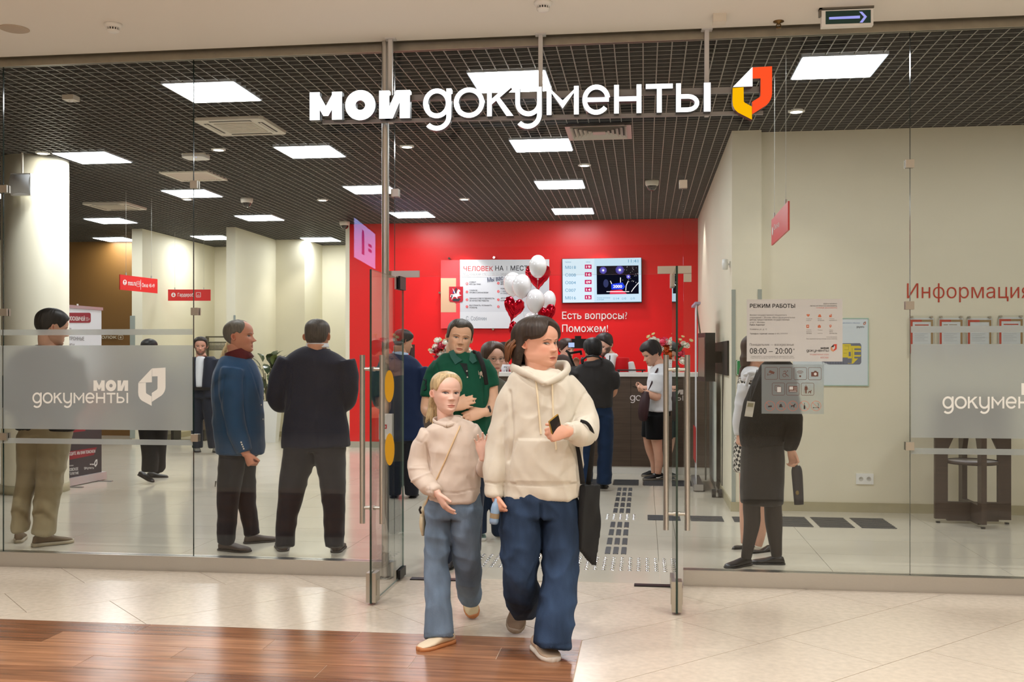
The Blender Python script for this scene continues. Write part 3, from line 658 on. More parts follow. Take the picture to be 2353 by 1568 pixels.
# ------------------------------------------------------------------ things on the shop's grid ceiling
def cassette(cx, cy, s, label):
    t = thing('air_conditioner', label, 'air conditioner', (cx, cy, ZC - .03), 'ceiling air conditioners'); z = ZC - .03; h = s / 2; b = MB()
    for k in range(1): b.prism([(cx - h + .03, cy - h, z), (cx + h - .03, cy - h, z), (cx + h, cy - h + .03, z), (cx + h, cy + h - .03, z), (cx + h - .03, cy + h, z), (cx - h + .03, cy + h, z), (cx - h, cy + h - .03, z), (cx - h, cy - h + .03, z)][::-1], (0, 0, .029))
    b.build('panel', white2, t); g = .19
    MB().box(cx - g, cy - g, z - .006, cx + g, cy + g, z + .001).build('intake_grille', M('ac_grille', (205, 198, 184), .5), t)
    b = MB()
    for i in range(9): b.box(cx - g + .02, cy - g + .03 + i * .04, z - .009, cx + g - .02, cy - g + .045 + i * .04, z - .005)
    b.build('grille_bars', white2, t)
    for dx, dy in ((0, 1), (0, -1), (1, 0), (-1, 0)):
        q = MB(); c = Vector((cx + dx * .262, cy + dy * .262, z - .002)); q.box(c.x - (.2 if dx == 0 else .022), c.y - (.2 if dy == 0 else .022), c.z, c.x + (.2 if dx == 0 else .022), c.y + (.2 if dy == 0 else .022), c.z + .004)
        v = q.build('air_slot', M('slot_dark', (40, 40, 40), .6), t)
        q = MB(); q.box(c.x - (.19 if dx == 0 else .006), c.y - (.19 if dy == 0 else .006), c.z - .006, c.x + (.19 if dx == 0 else .01), c.y + (.19 if dy == 0 else .01), c.z); q.build('vane', white2, v)
cassette(-3.77, 9.2, .66, 'white ceiling air conditioner below the nearest left light panel'); cassette(-7.58, 13.85, .66, 'smaller looking, farther air conditioner above the brown wall')
def square_diffuser(cx, cy, s, label, n, mat, core):
    t = thing('air_diffuser', label, 'air vent', (cx, cy, ZC - .02), None); z = ZC - .034
    for k in range(n):
        h = s / 2 - k * (s / 2 - core) / n; w_ = .028 if k else .05; dz = .0 if k == 0 else -.004; q = MB()
        for a in range(4):
            ca, sa = math.cos(a * math.pi / 2), math.sin(a * math.pi / 2); f = lambda x, y, zz: (cx + x * ca - y * sa, cy + x * sa + y * ca, zz)
            q.add([f(-h, -h, z + dz), f(h, -h, z + dz), f(h - w_, -h + w_, z + dz + (.004 if k == 0 else .028)), f(-h + w_, -h + w_, z + dz + (.004 if k == 0 else .028))], [(0, 1, 2, 3)])
        q.build('louvre_ring', mat, t)
    MB().box(cx - core, cy - core, z - .004, cx + core, cy + core, z + .004).build('core_plate', mat, t)
    MB().box(cx - s / 2 + .01, cy - s / 2 + .01, ZC - .004, cx + s / 2 - .01, cy + s / 2 - .01, ZC - .0005).build('duct_back', M('duct_dark', (50, 50, 52), .7), t)
q = [PZ(*p, ZC) for p in ((1297.5, 284.4), (1450, 279), (1451, 311), (1310, 316))]; cx_ = sum(p.x for p in q) / 4; cy_ = sum(p.y for p in q) / 4
square_diffuser(cx_, cy_, .62, 'square silver louvred air diffuser below the last letters of the sign', 6, M('diffuser_grey', (190, 182, 174), .35, .3), .06)
t = thing('ceiling_grille', 'flat cream slatted return grille in the grid ceiling left of the glass joint', 'air vent', (-5.41, 11.74, ZC - .02)); b = MB(); cx_, cy_, h = -5.41, 11.74, .3
for x0, y0, x1, y1 in ((-h, -h, h, -h + .05), (-h, h - .05, h, h), (-h, -h + .05, -h + .05, h - .05), (h - .05, -h + .05, h, h - .05)): b.box(cx_ + x0, cy_ + y0, ZC - .012, cx_ + x1, cy_ + y1, ZC + .01)
b.build('frame', white2, t)
for i in range(16): MB().obox((cx_ - h + .065 + i * .0315, cy_, ZC), (Vector((.8, 0, .6)), Vector((0, 1, 0)), Vector((-.6, 0, .8))), (.014, .25, .0012)).build('slat', white2, t)
c = PZ(450, 361, ZC - .02); t = thing('wireless_unit', 'flat white rounded wireless unit on the grid ceiling near the glass joint', 'wireless unit', (c.x, c.y, ZC - .045))
b = MB(); q = [(c.x + .13 * math.copysign(abs(math.cos(a)) ** .5, math.cos(a)), c.y + .13 * math.copysign(abs(math.sin(a)) ** .5, math.sin(a))) for a in [2 * math.pi * i / 24 for i in range(24)]]
b.prism([(x, y, ZC - .01) for x, y in q], (0, 0, .02)); b.build('mount_plate', white2, t); b = MB(); b.prism([(x * .98 + c.x * .02, y * .98 + c.y * .02, ZC - .035) for x, y in q][::-1], (0, 0, .025)); b.build('cover', white, t)
b = MB().lathe([(.0005, -.001), (.007, 0)], (c.x + .03, c.y - .06, ZC - .0352), 10); b.build('status_light', glow('blue_led', (90, 140, 255), 3), t)
c = PZ(163, 226, ZC - .02); t = thing('ceiling_sensor', 'small white sensor box on the grid ceiling near the top left', 'sensor', (c.x, c.y, ZC - .05)); MB().box(c.x - .05, c.y - .05, ZC - .04, c.x + .05, c.y + .05, ZC).build('housing', white2, t); MB().lathe([(.02, 0), (.015, -.01), (.0005, -.014)], (c.x, c.y, ZC - .04), 12).build('lens', white, t)
def dome(px, py, label):
    c = PZ(px, py, ZC - .02); t = thing('dome_camera', label, 'camera', (c.x, c.y, ZC - .15), 'dome cameras')
    MB().lathe([(.0005, .0), (.085, 0), (.085, -.02), (.08, -.055), (.07, -.065), (.062, -.066)], (c.x, c.y, ZC), 22).build('housing', white2, t)
    MB().lathe([(.062, -.062), (.058, -.09), (.04, -.115), (.018, -.125), (.0005, -.127)], (c.x, c.y, ZC), 22).build('dome', M('smoked_dome', (26, 24, 24), .08, coat=.5), t)
dome(567, 459, 'white dome camera above the middle light panels'); dome(792, 512, 'white dome camera at the left corner of the red wall'); dome(1498, 419, 'white dome camera right of the steel posts near the right wall')
# ------------------------------------------------------------------ round column, speaker on it
c = P(81.5, 900, 11.33); t = thing('round_column', 'thick cream round column behind the leftmost glass', 'column', (c.x, c.y, 0)); colc = c.copy()
MB().lathe([(.345, .1), (.345, ZC), (.0005, ZC)], (c.x, c.y, 0), 48).build('shaft', cream, t); MB().lathe([(.0005, 0), (.353, 0), (.353, .098), (.345, .1)], (c.x, c.y, 0), 48).build('base_ring', basebd, t)
s = P(43, 422, 10.85); t = thing('wall_speaker', 'small white saddle-shaped speaker fixed high on the round column', 'speaker', (s.x, s.y, s.z - .12)); b = MB(); v = []; f = []
for i in range(9):
    for j in range(9):
        u, w_ = i / 4 - 1, j / 4 - 1; v.append(s + RT * (.105 * u) + UP * (.115 * w_ * (.85 + .15 * u * u)) - FW * (.05 * (1 - u * u) * .8 - .05 * w_ * w_))
for i in range(8):
    for j in range(8): f.append((i * 9 + j, (i + 1) * 9 + j, (i + 1) * 9 + j + 1, i * 9 + j + 1))
b.add(v, f, 0, True); g = b.build('grille', M('speaker_grey', (196, 200, 206), .6), t)
MB().prism([p for p in (s - RT * .106 - UP * .118 + FW * .04, s + RT * .106 - UP * .118 + FW * .04, s + RT * .106 + UP * .118 + FW * .04, s - RT * .106 + UP * .118 + FW * .04)], FW * .06).build('cabinet', white, t)
MB().cyl(s + FW * .08 + UP * .1, (s + FW * .08).to_2d().to_3d() + UP * ZC, .012, n=10).build('conduit', white2, t)
# ------------------------------------------------------------------ red wall: standards board, queue screen, lettering
def onwall(Y): return planeY(Y), (0, -.0012, 0)
pl, lf = onwall(WR - .05); a, b_ = pl(1013, 755), pl(1262, 596); t = thing('wall_board', 'large grey and red printed board with a crest on the red wall', 'board', ((a.x + b_.x) / 2, WR - .03, a.z))
bd = MB().box(a.x, WR - .049, a.z, b_.x, WR - .03, b_.z).build('panel', M('board_face', (196, 199, 206), .3), t)
b = MB()
for x, y in ((1032, 594), (1135, 592), (1010, 673), (1133, 757)): k = planeY(WR - .055)(x, y); b.cyl((k.x, WR - .06, k.z), (k.x, WR - .001, k.z), .018, n=10)
b.build('standoff', chrome, t)
k1, k2, k3, k4, k5, k6, k7 = [M(*q) for q in (('board_red', (228, 66, 72), .4), ('board_tan', (206, 168, 136), .5), ('board_white', (208, 211, 217), .4), ('crest_red', (176, 22, 42), .4), ('ink_dark', (45, 48, 58), .5), ('ink_red', (222, 70, 74), .5), ('ink_blue', (28, 50, 92), .5))]
p_ = Print(pl, lf); p_.rect(1013, 598, 1057, 755, 0); p_.rect(1013, 639.5, 1048, 718, 1, 2); p_.rect(1057, 597, 1262, 637, 2); p_.rect(1057, 717, 1262, 755, 2)
for i, (xx, yy) in enumerate([(1073, 652), (1073, 671), (1073, 689), (1073, 705), (1145, 651), (1145, 670), (1145, 689), (1145, 705)]): p_.disc(xx, yy, 2.8, 3.1, 3, 2, 12)
p_.build('printed_area', [k1, k2, k3, k6], bd)
for i, (xx, yy) in enumerate([(1073, 652), (1073, 671), (1073, 689), (1073, 705), (1145, 651), (1145, 670), (1145, 689), (1145, 705)]): text(str(i + 1), pl, (xx - .9, yy - 1.9, xx + .9, yy + 1.9), k3, bd, (0, -.004, 0))
text('ЧЕЛОВЕК', pl, (1065, 611.5, 1133, 623.5), k6, bd, lf, .02); text('НА 1 МЕСТЕ', pl, (1138, 610.5, 1221, 622.5), k5, bd, lf, .02)
text('Московский стандарт госуслуг', pl, (1064.5, 626.5, 1170, 635), M('ink_grey', (140, 142, 148), .5), bd, lf)
for q in (('КЛИЕНТ', 1078.5, 647, 1094), ('ВСЕГДА ПРАВ', 1078.5, 652, 1104.5), ('ГЛАВНОЕ –', 1078.5, 666, 1100), ('ПРОФЕССИОНАЛИЗМ', 1078.5, 671, 1122), ('ЛИЧНАЯ ОТВЕТСТВЕННОСТЬ', 1078.5, 684.5, 1136), ('ЗА КАЧЕСТВО РАБОТЫ', 1078.5, 689.5, 1123), ('ВЫСЛУШАТЬ, УСЛЫШАТЬ,', 1078.5, 700.5, 1131), ('ПОМОЧЬ', 1078.5, 705.5, 1096.5), ('БЕРЕЧЬ', 1150.5, 646.5, 1170), ('ВРЕМЯ', 1150.5, 651.5, 1166), ('ПОМОГАТЬ', 1150.5, 662, 1175), ('С УДОВОЛЬСТВИЕМ', 1150.5, 668, 1184), ('И ГОРДОСТЬЮ', 1150.5, 673, 1180), ('ДРУЖЕЛЮБИЕ', 1150.5, 684, 1180), ('И ПРИВЕТЛИВОСТЬ', 1150.5, 689.5, 1186)):
    text(q[0], pl, (q[1], q[2], q[3], q[2] + 3.4), k5, bd, lf, .01)
text('Мы вас', pl, (1120, 638, 1156, 649), k7, bd, (0, -.004, 0), 0, slope=-5); text('С. Собянин', pl, (1071, 727, 1118, 737), M('ink_slate', (104, 116, 130), .5), bd, lf)
# the city crest: horseman on a red shield
pc = Print(pl, (0, -.006, 0)); pc.poly([(1032, 659), (1064, 659), (1064, 690), (1062, 694), (1052, 695), (1048, 697.5), (1044, 695), (1034, 694), (1032, 690)], 0)
X = lambda q: [(960 + x / 7.84, 580 + y / 7.84) for x, y in q]
pc.poly(X([(630, 760), (700, 745), (715, 690), (735, 665), (765, 690), (765, 715), (745, 705), (752, 765), (790, 775), (745, 790), (700, 810), (650, 800), (610, 860), (618, 810), (585, 805), (600, 760)]), 1, 1.3)
pc.poly(X([(670, 690), (680, 650), (700, 640), (705, 665), (700, 700), (690, 745), (665, 740)]), 2, 1.6); pc.poly(X([(640, 700), (665, 690), (660, 745), (632, 735)]), 3, 1.6); pc.poly(X([(628, 655), (640, 660), (670, 720), (720, 830), (705, 835)]), 1, 1.9)
pc.poly(X([(620, 865), (660, 830), (720, 845), (745, 820), (770, 850), (740, 885), (650, 885)]), 2, 1.4); pc.poly(X([(600, 780), (625, 765), (630, 790), (612, 840)]), 2, 1.5)
pc.build('crest', [k4, M('crest_white', (232, 232, 232), .4), M('crest_dark', (40, 42, 52), .5), M('crest_blue', (40, 70, 150), .5)], t)
# queue screen
pl, lf = onwall(WR - .08); a, b_ = pl(1291, 697), pl(1475, 592.5); t = thing('queue_screen', 'wide wall screen showing queue numbers and a fireworks picture on the red wall', 'screen', ((a.x + b_.x) / 2, WR - .05, a.z))
MB().box(a.x, WR - .075, a.z, b_.x, WR - .03, b_.z).box(a.x + .3, WR - .03, a.z + .2, b_.x - .3, WR - .001, b_.z - .2).build('case', black, t)
G = [glow(*q) for q in (('scr_bg', (206, 233, 250), 1.0), ('scr_pale', (222, 240, 252), 1.02), ('scr_pink', (214, 40, 104), .9), ('scr_navy', (16, 18, 34), .7), ('scr_violet', (120, 110, 235), 1), ('scr_white', (255, 255, 255), 1.1), ('scr_blue', (40, 70, 235), 1), ('scr_red', (250, 60, 90), .9), ('scr_text', (90, 160, 200), .9), ('scr_dim', (60, 66, 110), .8))]
p_ = Print(pl, (0, .004, 0)); S = lambda x, y: (1280 + x / 7.838, 580 + y / 7.838)
def sr(x0, y0, x1, y1, m, k): p_.poly([S(x0, y1), S(x1, y1), S(x1, y0), S(x0, y0)], m, k)
p_.poly([S(103, 908), S(1520, 890), S(1514, 97), S(97, 122)], 0, 1); p_.poly([S(103, 908), S(672, 900), S(672, 112), S(97, 122)], 1, .8); p_.poly([S(718, 760), S(1472, 747), S(1466, 236), S(712, 248)], 3, .8)
for i in range(5): sr(500, 222 + i * 137.5, 622, 298 + i * 137.5, 2, .6)
for cx_, cy_, r in ((830, 325, 66), (1130, 318, 78), (1285, 440, 36)):
    for a in range(20): p_.path([S(cx_ + r * .35 * math.cos(a * .314), cy_ + r * .35 * math.sin(a * .314)), S(cx_ + r * math.cos(a * .314), cy_ + r * math.sin(a * .314))], 1.0, 4, .6)
    p_.disc(*S(cx_, cy_), r * .3 / 7.838, None, 5, .55, 12)
p_.disc(*S(880, 560), 6, 9.5, 9, .6); p_.poly([S(975, 575), S(1060, 560), S(1180, 545), S(1225, 620), S(1190, 665), S(980, 670)], 6, .6)
p_.poly([S(960, 690), S(1160, 670), S(1260, 750), S(950, 752)], 7, .62); sr(890, 703, 1300, 716, 5, .58)
for q in ([(960, 515), (985, 570)], [(1143, 455), (1143, 545)], [(1285, 515), (1245, 600), (1238, 690)], [(1470, 545), (1380, 650), (1338, 712)]): p_.path([S(*z) for z in q], 1.6, 5, .58)
random.seed(3)
for i in range(34): p_.disc(*S(1180 + random.random() * 280, 250 + random.random() * 300), .5, None, 5, .58, 5)
scr = p_.build('display', G, t); ln = (0, .0015, 0)
for i, (l, n) in enumerate((('М018', '19'), ('С008', '16'), ('О004', '09'), ('С007', '14'), ('М016', '15'))):
    y = 243 + i * 137.5; a, b_ = S(148, y), S(338, y + 57); text(l, pl, (a[0], a[1], b_[0], b_[1]), G[8], scr, ln)
    a, b_ = S(524, y - 2), S(602, y + 40); text(n, pl, (a[0], a[1], b_[0], b_[1]), G[5], scr, (0, .0008, 0), .02)
for s, q in (('11:41', (1282, 130, 1462, 185)), ('талон', (140, 168, 250, 190)), ('окно', (520, 166, 598, 186)), ('Оценки населения', (722, 808, 955, 835)), ('за сегодня', (722, 843, 842, 868)), ('14', (1068, 815, 1116, 850)), ('0', (1215, 815, 1243, 850)), ('0', (1372, 812, 1398, 846))):
    a, b_ = S(q[0], q[1]), S(q[2], q[3]); text(s, pl, (a[0], a[1], b_[0], b_[1]), G[8], scr, ln)
a, b_ = S(1008, 588), S(1172, 642); text('2000', pl, (a[0], a[1], b_[0], b_[1]), G[5], scr, (0, .0008, 0), .03)
p_ = Print(pl, (0, .002, 0))
for x in (1027, 1183, 1338): p_.ring(*S(x, 835), 1.9, 1.9, .5, 0, 1, n=12)
p_.build('rating_icons', G[8], scr)
pl, lf = onwall(WR - .012); wt = M('raised_letter', (238, 228, 226), .5)
hs = thing('wall_lettering', 'white raised two line question lettering on the red wall under the queue screen', 'lettering', (pl(1365, 765).x, WR - .006, pl(1365, 768).z))
text('Есть вопросы?', pl, (1291.7, 716.5, 1441, 738), wt, hs, lf, .008, 'letters', .01); text('Поможем!', pl, (1291.7, 746, 1397, 763.5), wt, hs, lf, .008, 'letters', .01)
# ------------------------------------------------------------------ reception counter
CY = 13.1; cl = PY(926, 1080, CY).x; t = thing('reception_counter', 'long dark wood reception counter with white top and plinth before the red wall', 'counter', ((cl + XR) / 2, CY + .35, 0)); cr = XR - .02
MB().box(cl, CY, .096, cr, CY + .03, 1.245).box(cl, CY + .03, .096, cl + .03, CY + .7, 1.245).build('front_panel', wooddk2, t)
MB().box(cl + .02, CY + .012, 0, cr, CY + .68, .095).build('plinth', white, t); MB().box(cl - .02, CY - .03, 1.2455, cr, CY + .72, 1.294).build('top', M('counter_top', (240, 238, 234), .3), t)
b = MB()
for i in range(1, 4): x = cl + (cr - cl) * i / 4; b.box(x - .002, CY - .0015, .1, x + .002, CY - .0005, 1.24)
b.build('panel_joints', black, t)
p_ = Print(planeY(CY), (0, -.003, 0)); wordmark(p_, (1447.5, 909, 1570, 921), DOC, False); wordmark(p_, (1500, 896, 1570, 907), MOI, True); p_.build('lettering', wt, t)
Z1 = 1.2945
c = P(1494, 850, 13.25); q = thing('paper_cup', 'white cup on the reception counter beside the phone user', 'cup', (c.x, c.y, Z1)); MB().lathe([(.0005, .002), (.03, .0), (.036, .1), (.034, .1), (.03, .01)], (c.x, c.y, Z1), 16).build('cup_body', white, q); MB().lathe([(.037, .098), (.037, .106), (.0005, .108)], (c.x, c.y, Z1), 16).build('lid', white2, q)
c = P(1508, 852, 13.3); tag(MB().box(c.x - .03, c.y - .03, Z1, c.x + .03, c.y + .03, Z1 + .07).box(c.x - .024, c.y - .031, Z1 + .01, c.x + .024, c.y - .03, Z1 + .05).build('card_box', white2), 'small pale card box just right of the cup on the counter', 'box')
a = P(1420, 855, 13.4); q = thing('desk_mat', 'dark raised screen shelf lying along the counter top', 'shelf', (a.x + .15, a.y, Z1)); MB().box(a.x - .02, a.y, Z1 + .02, a.x + .36, a.y + .28, Z1 + .035).build('board', black, q); MB().box(a.x, a.y + .02, Z1, a.x + .02, a.y + .26, Z1 + .02).box(a.x + .31, a.y + .02, Z1, a.x + .33, a.y + .26, Z1 + .02).build('feet', black, q)
# ------------------------------------------------------------------ bouquets
leafm = M('leaf_green', (58, 82, 40), .5); fm = {k: M('petal_' + k, c, .6) for k, c in dict(white=(240, 236, 224), cream=(232, 222, 168), pink=(236, 74, 108), red=(150, 12, 26), orange=(206, 96, 34)).items()}
def flower(name, c, r, mat, parent, up):
    b = MB(); up = Vector(up).normalized(); u = up.orthogonal().normalized(); w_ = up.cross(u); c = Vector(c)
    for lay, (rr, n, tilt) in enumerate(((1, 5, .75), (.72, 5, .35), (.42, 4, .1))):
        for k in range(n):
            a = 2 * math.pi * (k + lay * .5) / n; d = u * math.cos(a) + w_ * math.sin(a); s = up.cross(d); R = r * rr
            o = c + d * R * .25 - up * R * .3; tip_ = c + d * R * (.55 + tilt * .5) + up * R * (.75 - tilt * .55); m = c + d * R * (.75 + tilt * .15) + up * R * .1
            b.add([o, m - s * R * .55, tip_ - s * R * .3, tip_ + s * R * .3, m + s * R * .55, m + d * R * .12], [(0, 5, 1), (1, 5, 2), (2, 5, 3), (3, 5, 4), (4, 5, 0)], 0, True)
    b.ell(c, (r * .5, r * .5, r * .5), (u, w_, up), 8, 6); return b.build(name, mat, parent)
def bouquet(px, py, spread, label, seed, spec):
    rnd = random.Random(seed); base = P(px, 857, 13.35); base.z = Z1; t = thing('flower_bouquet', label, 'bouquet', base)
    MB().lathe([(.0005, .004), (.055, 0), (.075, .06), (.06, .14), (.07, .17), (.06, .17), (.05, .14)], base, 18).build('vase', white, t)
    top = P(px, py, 13.35); b = MB()
    for i in range(40):
        p0 = base + Vector((0, 0, .15)); p1 = top + Vector((rnd.gauss(0, .5) * spread, rnd.gauss(0, .35) * spread, rnd.gauss(-.3, .5) * spread)); p1.z = max(p1.z, Z1 + .06); d = (p1 - p0).normalized(); s = d.cross(Vector((rnd.random() - .5, rnd.random() - .5, .2))).normalized() * .022
        m = p0.lerp(p1, .75); b.add([p0.lerp(p1, .5), m - s, p1, m + s], [(0, 1, 2, 3)], 0)
    b.build('foliage', leafm, t)['kind'] = 'stuff'
    b = MB()
    for nm, fx, fy, r, kind in spec:
        p1 = P(fx, fy, 13.3 + rnd.uniform(-.06, .06)); b.tube([base + Vector((0, 0, .12)), (base + Vector((0, 0, .12))).lerp(p1, .6) + Vector((0, 0, .03)), p1], .003, 5)
        flower(nm, p1, r * 1.35, fm[kind], t, (p1 - base - Vector((0, .25, 0))))
    b.build('stems', leafm, t)
k = .0057
B1 = [('rose', 1006, 783, .04, 'white'), ('rose', 1002, 797, .04, 'white'), ('peony', 1014, 795, .055, 'pink'), ('rose', 1024, 788, .035, 'white'), ('rose', 994, 807, .034, 'white'), ('rose', 1003, 806, .045, 'red'), ('rose', 1010, 813, .03, 'white'), ('rose', 1031, 801, .038, 'white'), ('peony', 1012, 824, .06, 'pink'), ('rose', 1028, 812, .05, 'white'), ('bud', 987, 804, .016, 'cream'), ('bud', 1013, 782, .016, 'cream'), ('bud', 1022, 782, .016, 'cream'), ('rose', 1018, 809, .03, 'orange'), ('rose', 1040, 815, .04, 'red'), ('rose', 1078, 806, .036, 'white')]
bouquet(1016, 812, .13, 'mixed pink and white bouquet on the counter behind the man in green', 5, B1)
B2 = [('peony', 1522, 787, .065, 'pink'), ('rose', 1499, 783, .045, 'white'), ('rose', 1508, 786, .04, 'white'), ('rose', 1537, 787, .045, 'white'), ('rose', 1547, 783, .045, 'white'), ('rose', 1541, 799, .042, 'white'), ('rose', 1518, 803, .035, 'white'), ('rose', 1574, 794, .05, 'white'), ('rose', 1528, 802, .045, 'orange'), ('peony', 1562, 812, .05, 'pink'), ('rose', 1568, 830, .04, 'white'), ('rose', 1560, 797, .045, 'red'), ('bud', 1490, 774, .022, 'cream'), ('bud', 1501, 768, .02, 'cream'), ('bud', 1547, 768, .018, 'cream'), ('bud', 1569, 774, .018, 'cream'), ('bud', 1588, 783, .022, 'cream'), ('bud', 1563, 781, .018, 'cream'), ('rose', 1540, 815, .05, 'orange'), ('rose', 1533, 795, .04, 'red')]
bouquet(1542, 812, .2, 'wide pink and white bouquet on the counter at the right door edge', 9, B2)
# ------------------------------------------------------------------ balloons
bwhite = M('balloon_white', (238, 236, 238), .18, spec=.6, coat=.4); bred = M('balloon_foil', (196, 8, 34), .12, .75)
hub = P(1216, 856, 13.4); hub.z = Z1
wt_ = thing('balloon_weight', 'small red weight on the counter that holds the balloon ribbons', 'weight', hub); MB().lathe([(.0005, 0), (.05, 0), (.055, .05), (.02, .09), (.0005, .09)], hub, 16).build('weight_body', bred, wt_); MB().lathe([(.012, .088), (.02, .1), (.012, .112), (.0005, .112)], hub, 10).build('knot', bwhite, wt_)
ribbon = M('ribbon_white', (225, 220, 222), .5)
def string(p): MB().tube([p, p.lerp(hub + UP * .1, .5) + RT * .01, hub + UP * .1], .0014, 4).build('ribbon', ribbon, wt_)
def balloon(px, py, rx, ry, d, label):
    c = P(px, py, d); k = d / FPX; rx *= k; ry *= k; t = thing('balloon', label, 'balloon', (c.x, c.y, c.z - ry * 1.15), 'balloons tied in a cluster')
    prof = [(.0005, ry)] + [(rx * math.sin(a) * (1 if a < 1.57 else 1 - .16 * ((a - 1.57) / 1.57) ** 1.5), ry * math.cos(a) * (1 if a < 1.57 else 1.08)) for a in [math.pi * i / 16 for i in range(1, 16)]] + [(.006, -ry * 1.08)]
    MB().lathe(prof, c, 26).build('skin', bwhite, t); z = -ry * 1.08; MB().lathe([(.006, z), (.014, z - .018), (.004, z - .02)], c, 10).build('knot', bwhite, t)
    string(c + UP * (z - .018))
def heart(px, py, rx, ry, d, roll, yaw, label):
    c = P(px, py, d); k = d / FPX; t = thing('heart_balloon', label, 'balloon', (c.x, c.y, c.z - ry * k), 'balloons tied in a cluster'); N = 40; b = MB(); out = []
    for i in range(N):
        a = 2 * math.pi * i / N; x = 16 * math.sin(a) ** 3 / 16.5; y = (13 * math.cos(a) - 5 * math.cos(2 * a) - 2 * math.cos(3 * a) - math.cos(4 * a)) / 14.5; out.append((x, y + .12))
    ax_ = Matrix.Rotation(yaw, 3, 'Z') @ RT; nn = Matrix.Rotation(yaw, 3, 'Z') @ -FW; cr_, sr_ = math.cos(roll), math.sin(roll); rr = [1, .97, .9, .78, .6, .4, .2, .02]
    for side in (1, -1):
        v = []; f = []
        for s in rr:
            h = .42 * (1 - s ** 2.2) ** .6
            for i, (x, y) in enumerate(out):
                w_ = 1 + .03 * math.sin(i * 2.6) * (s > .75); X_, Y_ = x * s * w_, y * s * w_ + .1 * (1 - s); v.append(c + ax_ * ((X_ * cr_ - Y_ * sr_) * rx * k) + UP * ((X_ * sr_ + Y_ * cr_) * ry * k) + nn * (side * h * rx * k))
        for j in range(len(rr) - 1):
            for i in range(N): q = (j * N + i, j * N + (i + 1) % N, (j + 1) * N + (i + 1) % N, (j + 1) * N + i); f.append(q if side < 0 else q[::-1])
        b.add(v, f, 0, True)
    b.build('foil', bred, t); string(c - UP * (ry * k * .95))
balloon(1236, 612, 20.5, 26, 13.2, 'white balloon at the very top of the cluster'); balloon(1178, 652, 21, 27, 13.5, 'white balloon at the upper left, partly behind another'); balloon(1199, 657, 22.5, 27, 13.2, 'white balloon in the middle left of the cluster')
balloon(1230, 691, 21.5, 27, 13.15, 'white balloon in the middle of the cluster above the red hearts'); balloon(1262, 690, 15.5, 22, 13.5, 'small white balloon at the right behind the middle one'); balloon(1222, 733, 16, 16, 13.6, 'low white balloon just over the woman’s hair')
heart(1236, 638, 30, 32, 13.5, 0, 0, 'red foil heart balloon behind the topmost white balloon'); heart(1180, 711, 26, 29, 13.0, -.22, .35, 'shiny red foil heart balloon leaning at the left of the cluster'); heart(1258, 724, 24, 24, 13.1, .25, -.5, 'red foil heart balloon at the right of the cluster'); heart(1190, 768, 22, 32, 13.2, 0, .2, 'lowest red foil heart balloon behind the woman’s head')
# ------------------------------------------------------------------ posters and films on the glass
GY = FY - .009; gp_ = planeY(GY)
frost2 = M('poster_film', (196, 195, 192), .55); inkb = M('ink_black', (28, 26, 26), .5); inkt = M('ink_terracotta', (196, 106, 70), .5); inkr = M('ink_brick', (196, 62, 44), .5); inkm = M('ink_mid', (104, 100, 96), .5); inkbr = M('ink_brown', (98, 62, 50), .5)
a, b_ = gp_(1716, 831), gp_(1936, 687); hp = thing('hours_poster', 'pale opening hours poster stuck on the right glass', 'poster', ((a.x + b_.x) / 2, GY, a.z))
sh = MB().box(a.x, GY, a.z, b_.x, FY - .0065, b_.z).build('sheet', frost2, hp); lf = (0, -.0008, 0); T_ = lambda s, x0, y0, x1, y1, m=inkb, bo=0.0: text(s, gp_, (x0, y0, x1, y1), m, sh, lf, bo)
H = lambda x, y: (1690 + x / 8.712, 670 + y / 8.712)
def TH_(s, x0, y0, x1, y1, m=inkb, bo=0.0): p, q = H(x0, y0), H(x1, y1); T_(s, p[0], p[1], q[0], q[1], m, bo)
TH_('РЕЖИМ РАБОТЫ', 288, 247, 1193, 331, inkb, .025)
for i, (s, x1) in enumerate((('Филиал государственного бюджетного', 1026), ('учреждения г. Москвы «Многофункциональные', 1192), ('центры предоставления государственных', 1082), ('услуг г. Москвы»', 590))): TH_(s, 286, 455 + i * 49, x1, 497 + i * 49, inkm)
TH_('Район Аэропорт', 286, 652, 588, 692, inkb, .015); TH_('Усиевича ул., д. 12', 286, 740, 628, 782, inkm); TH_('Телефон горячей линии 8 495 7777777', 286, 832, 1045, 868, inkb, .012)
TH_('Понедельник — воскресенье', 286, 1040, 1166, 1102, inkm, .004); TH_('08:00 – 20:00', 286, 1135, 1132, 1248, inkb); TH_('*', 1152, 1142, 1186, 1178, inkb)
TH_('* График работы службы размещён на официальном сайте', 286, 1290, 1160, 1312, inkm); TH_('Подробнее по телефону горячей линии или у администратора', 300, 1322, 1178, 1344, inkm)
TH_('ЗДЕСЬ МОЖНО', 1758, 236, 2032, 262, inkb, .01); TH_('ЛЕГКО И ПРОСТО ОФОРМИТЬ', 1490, 278, 2032, 304, inkb, .01); TH_('НУЖНЫЕ ДОКУМЕНТЫ', 1616, 318, 2032, 344, inkr)
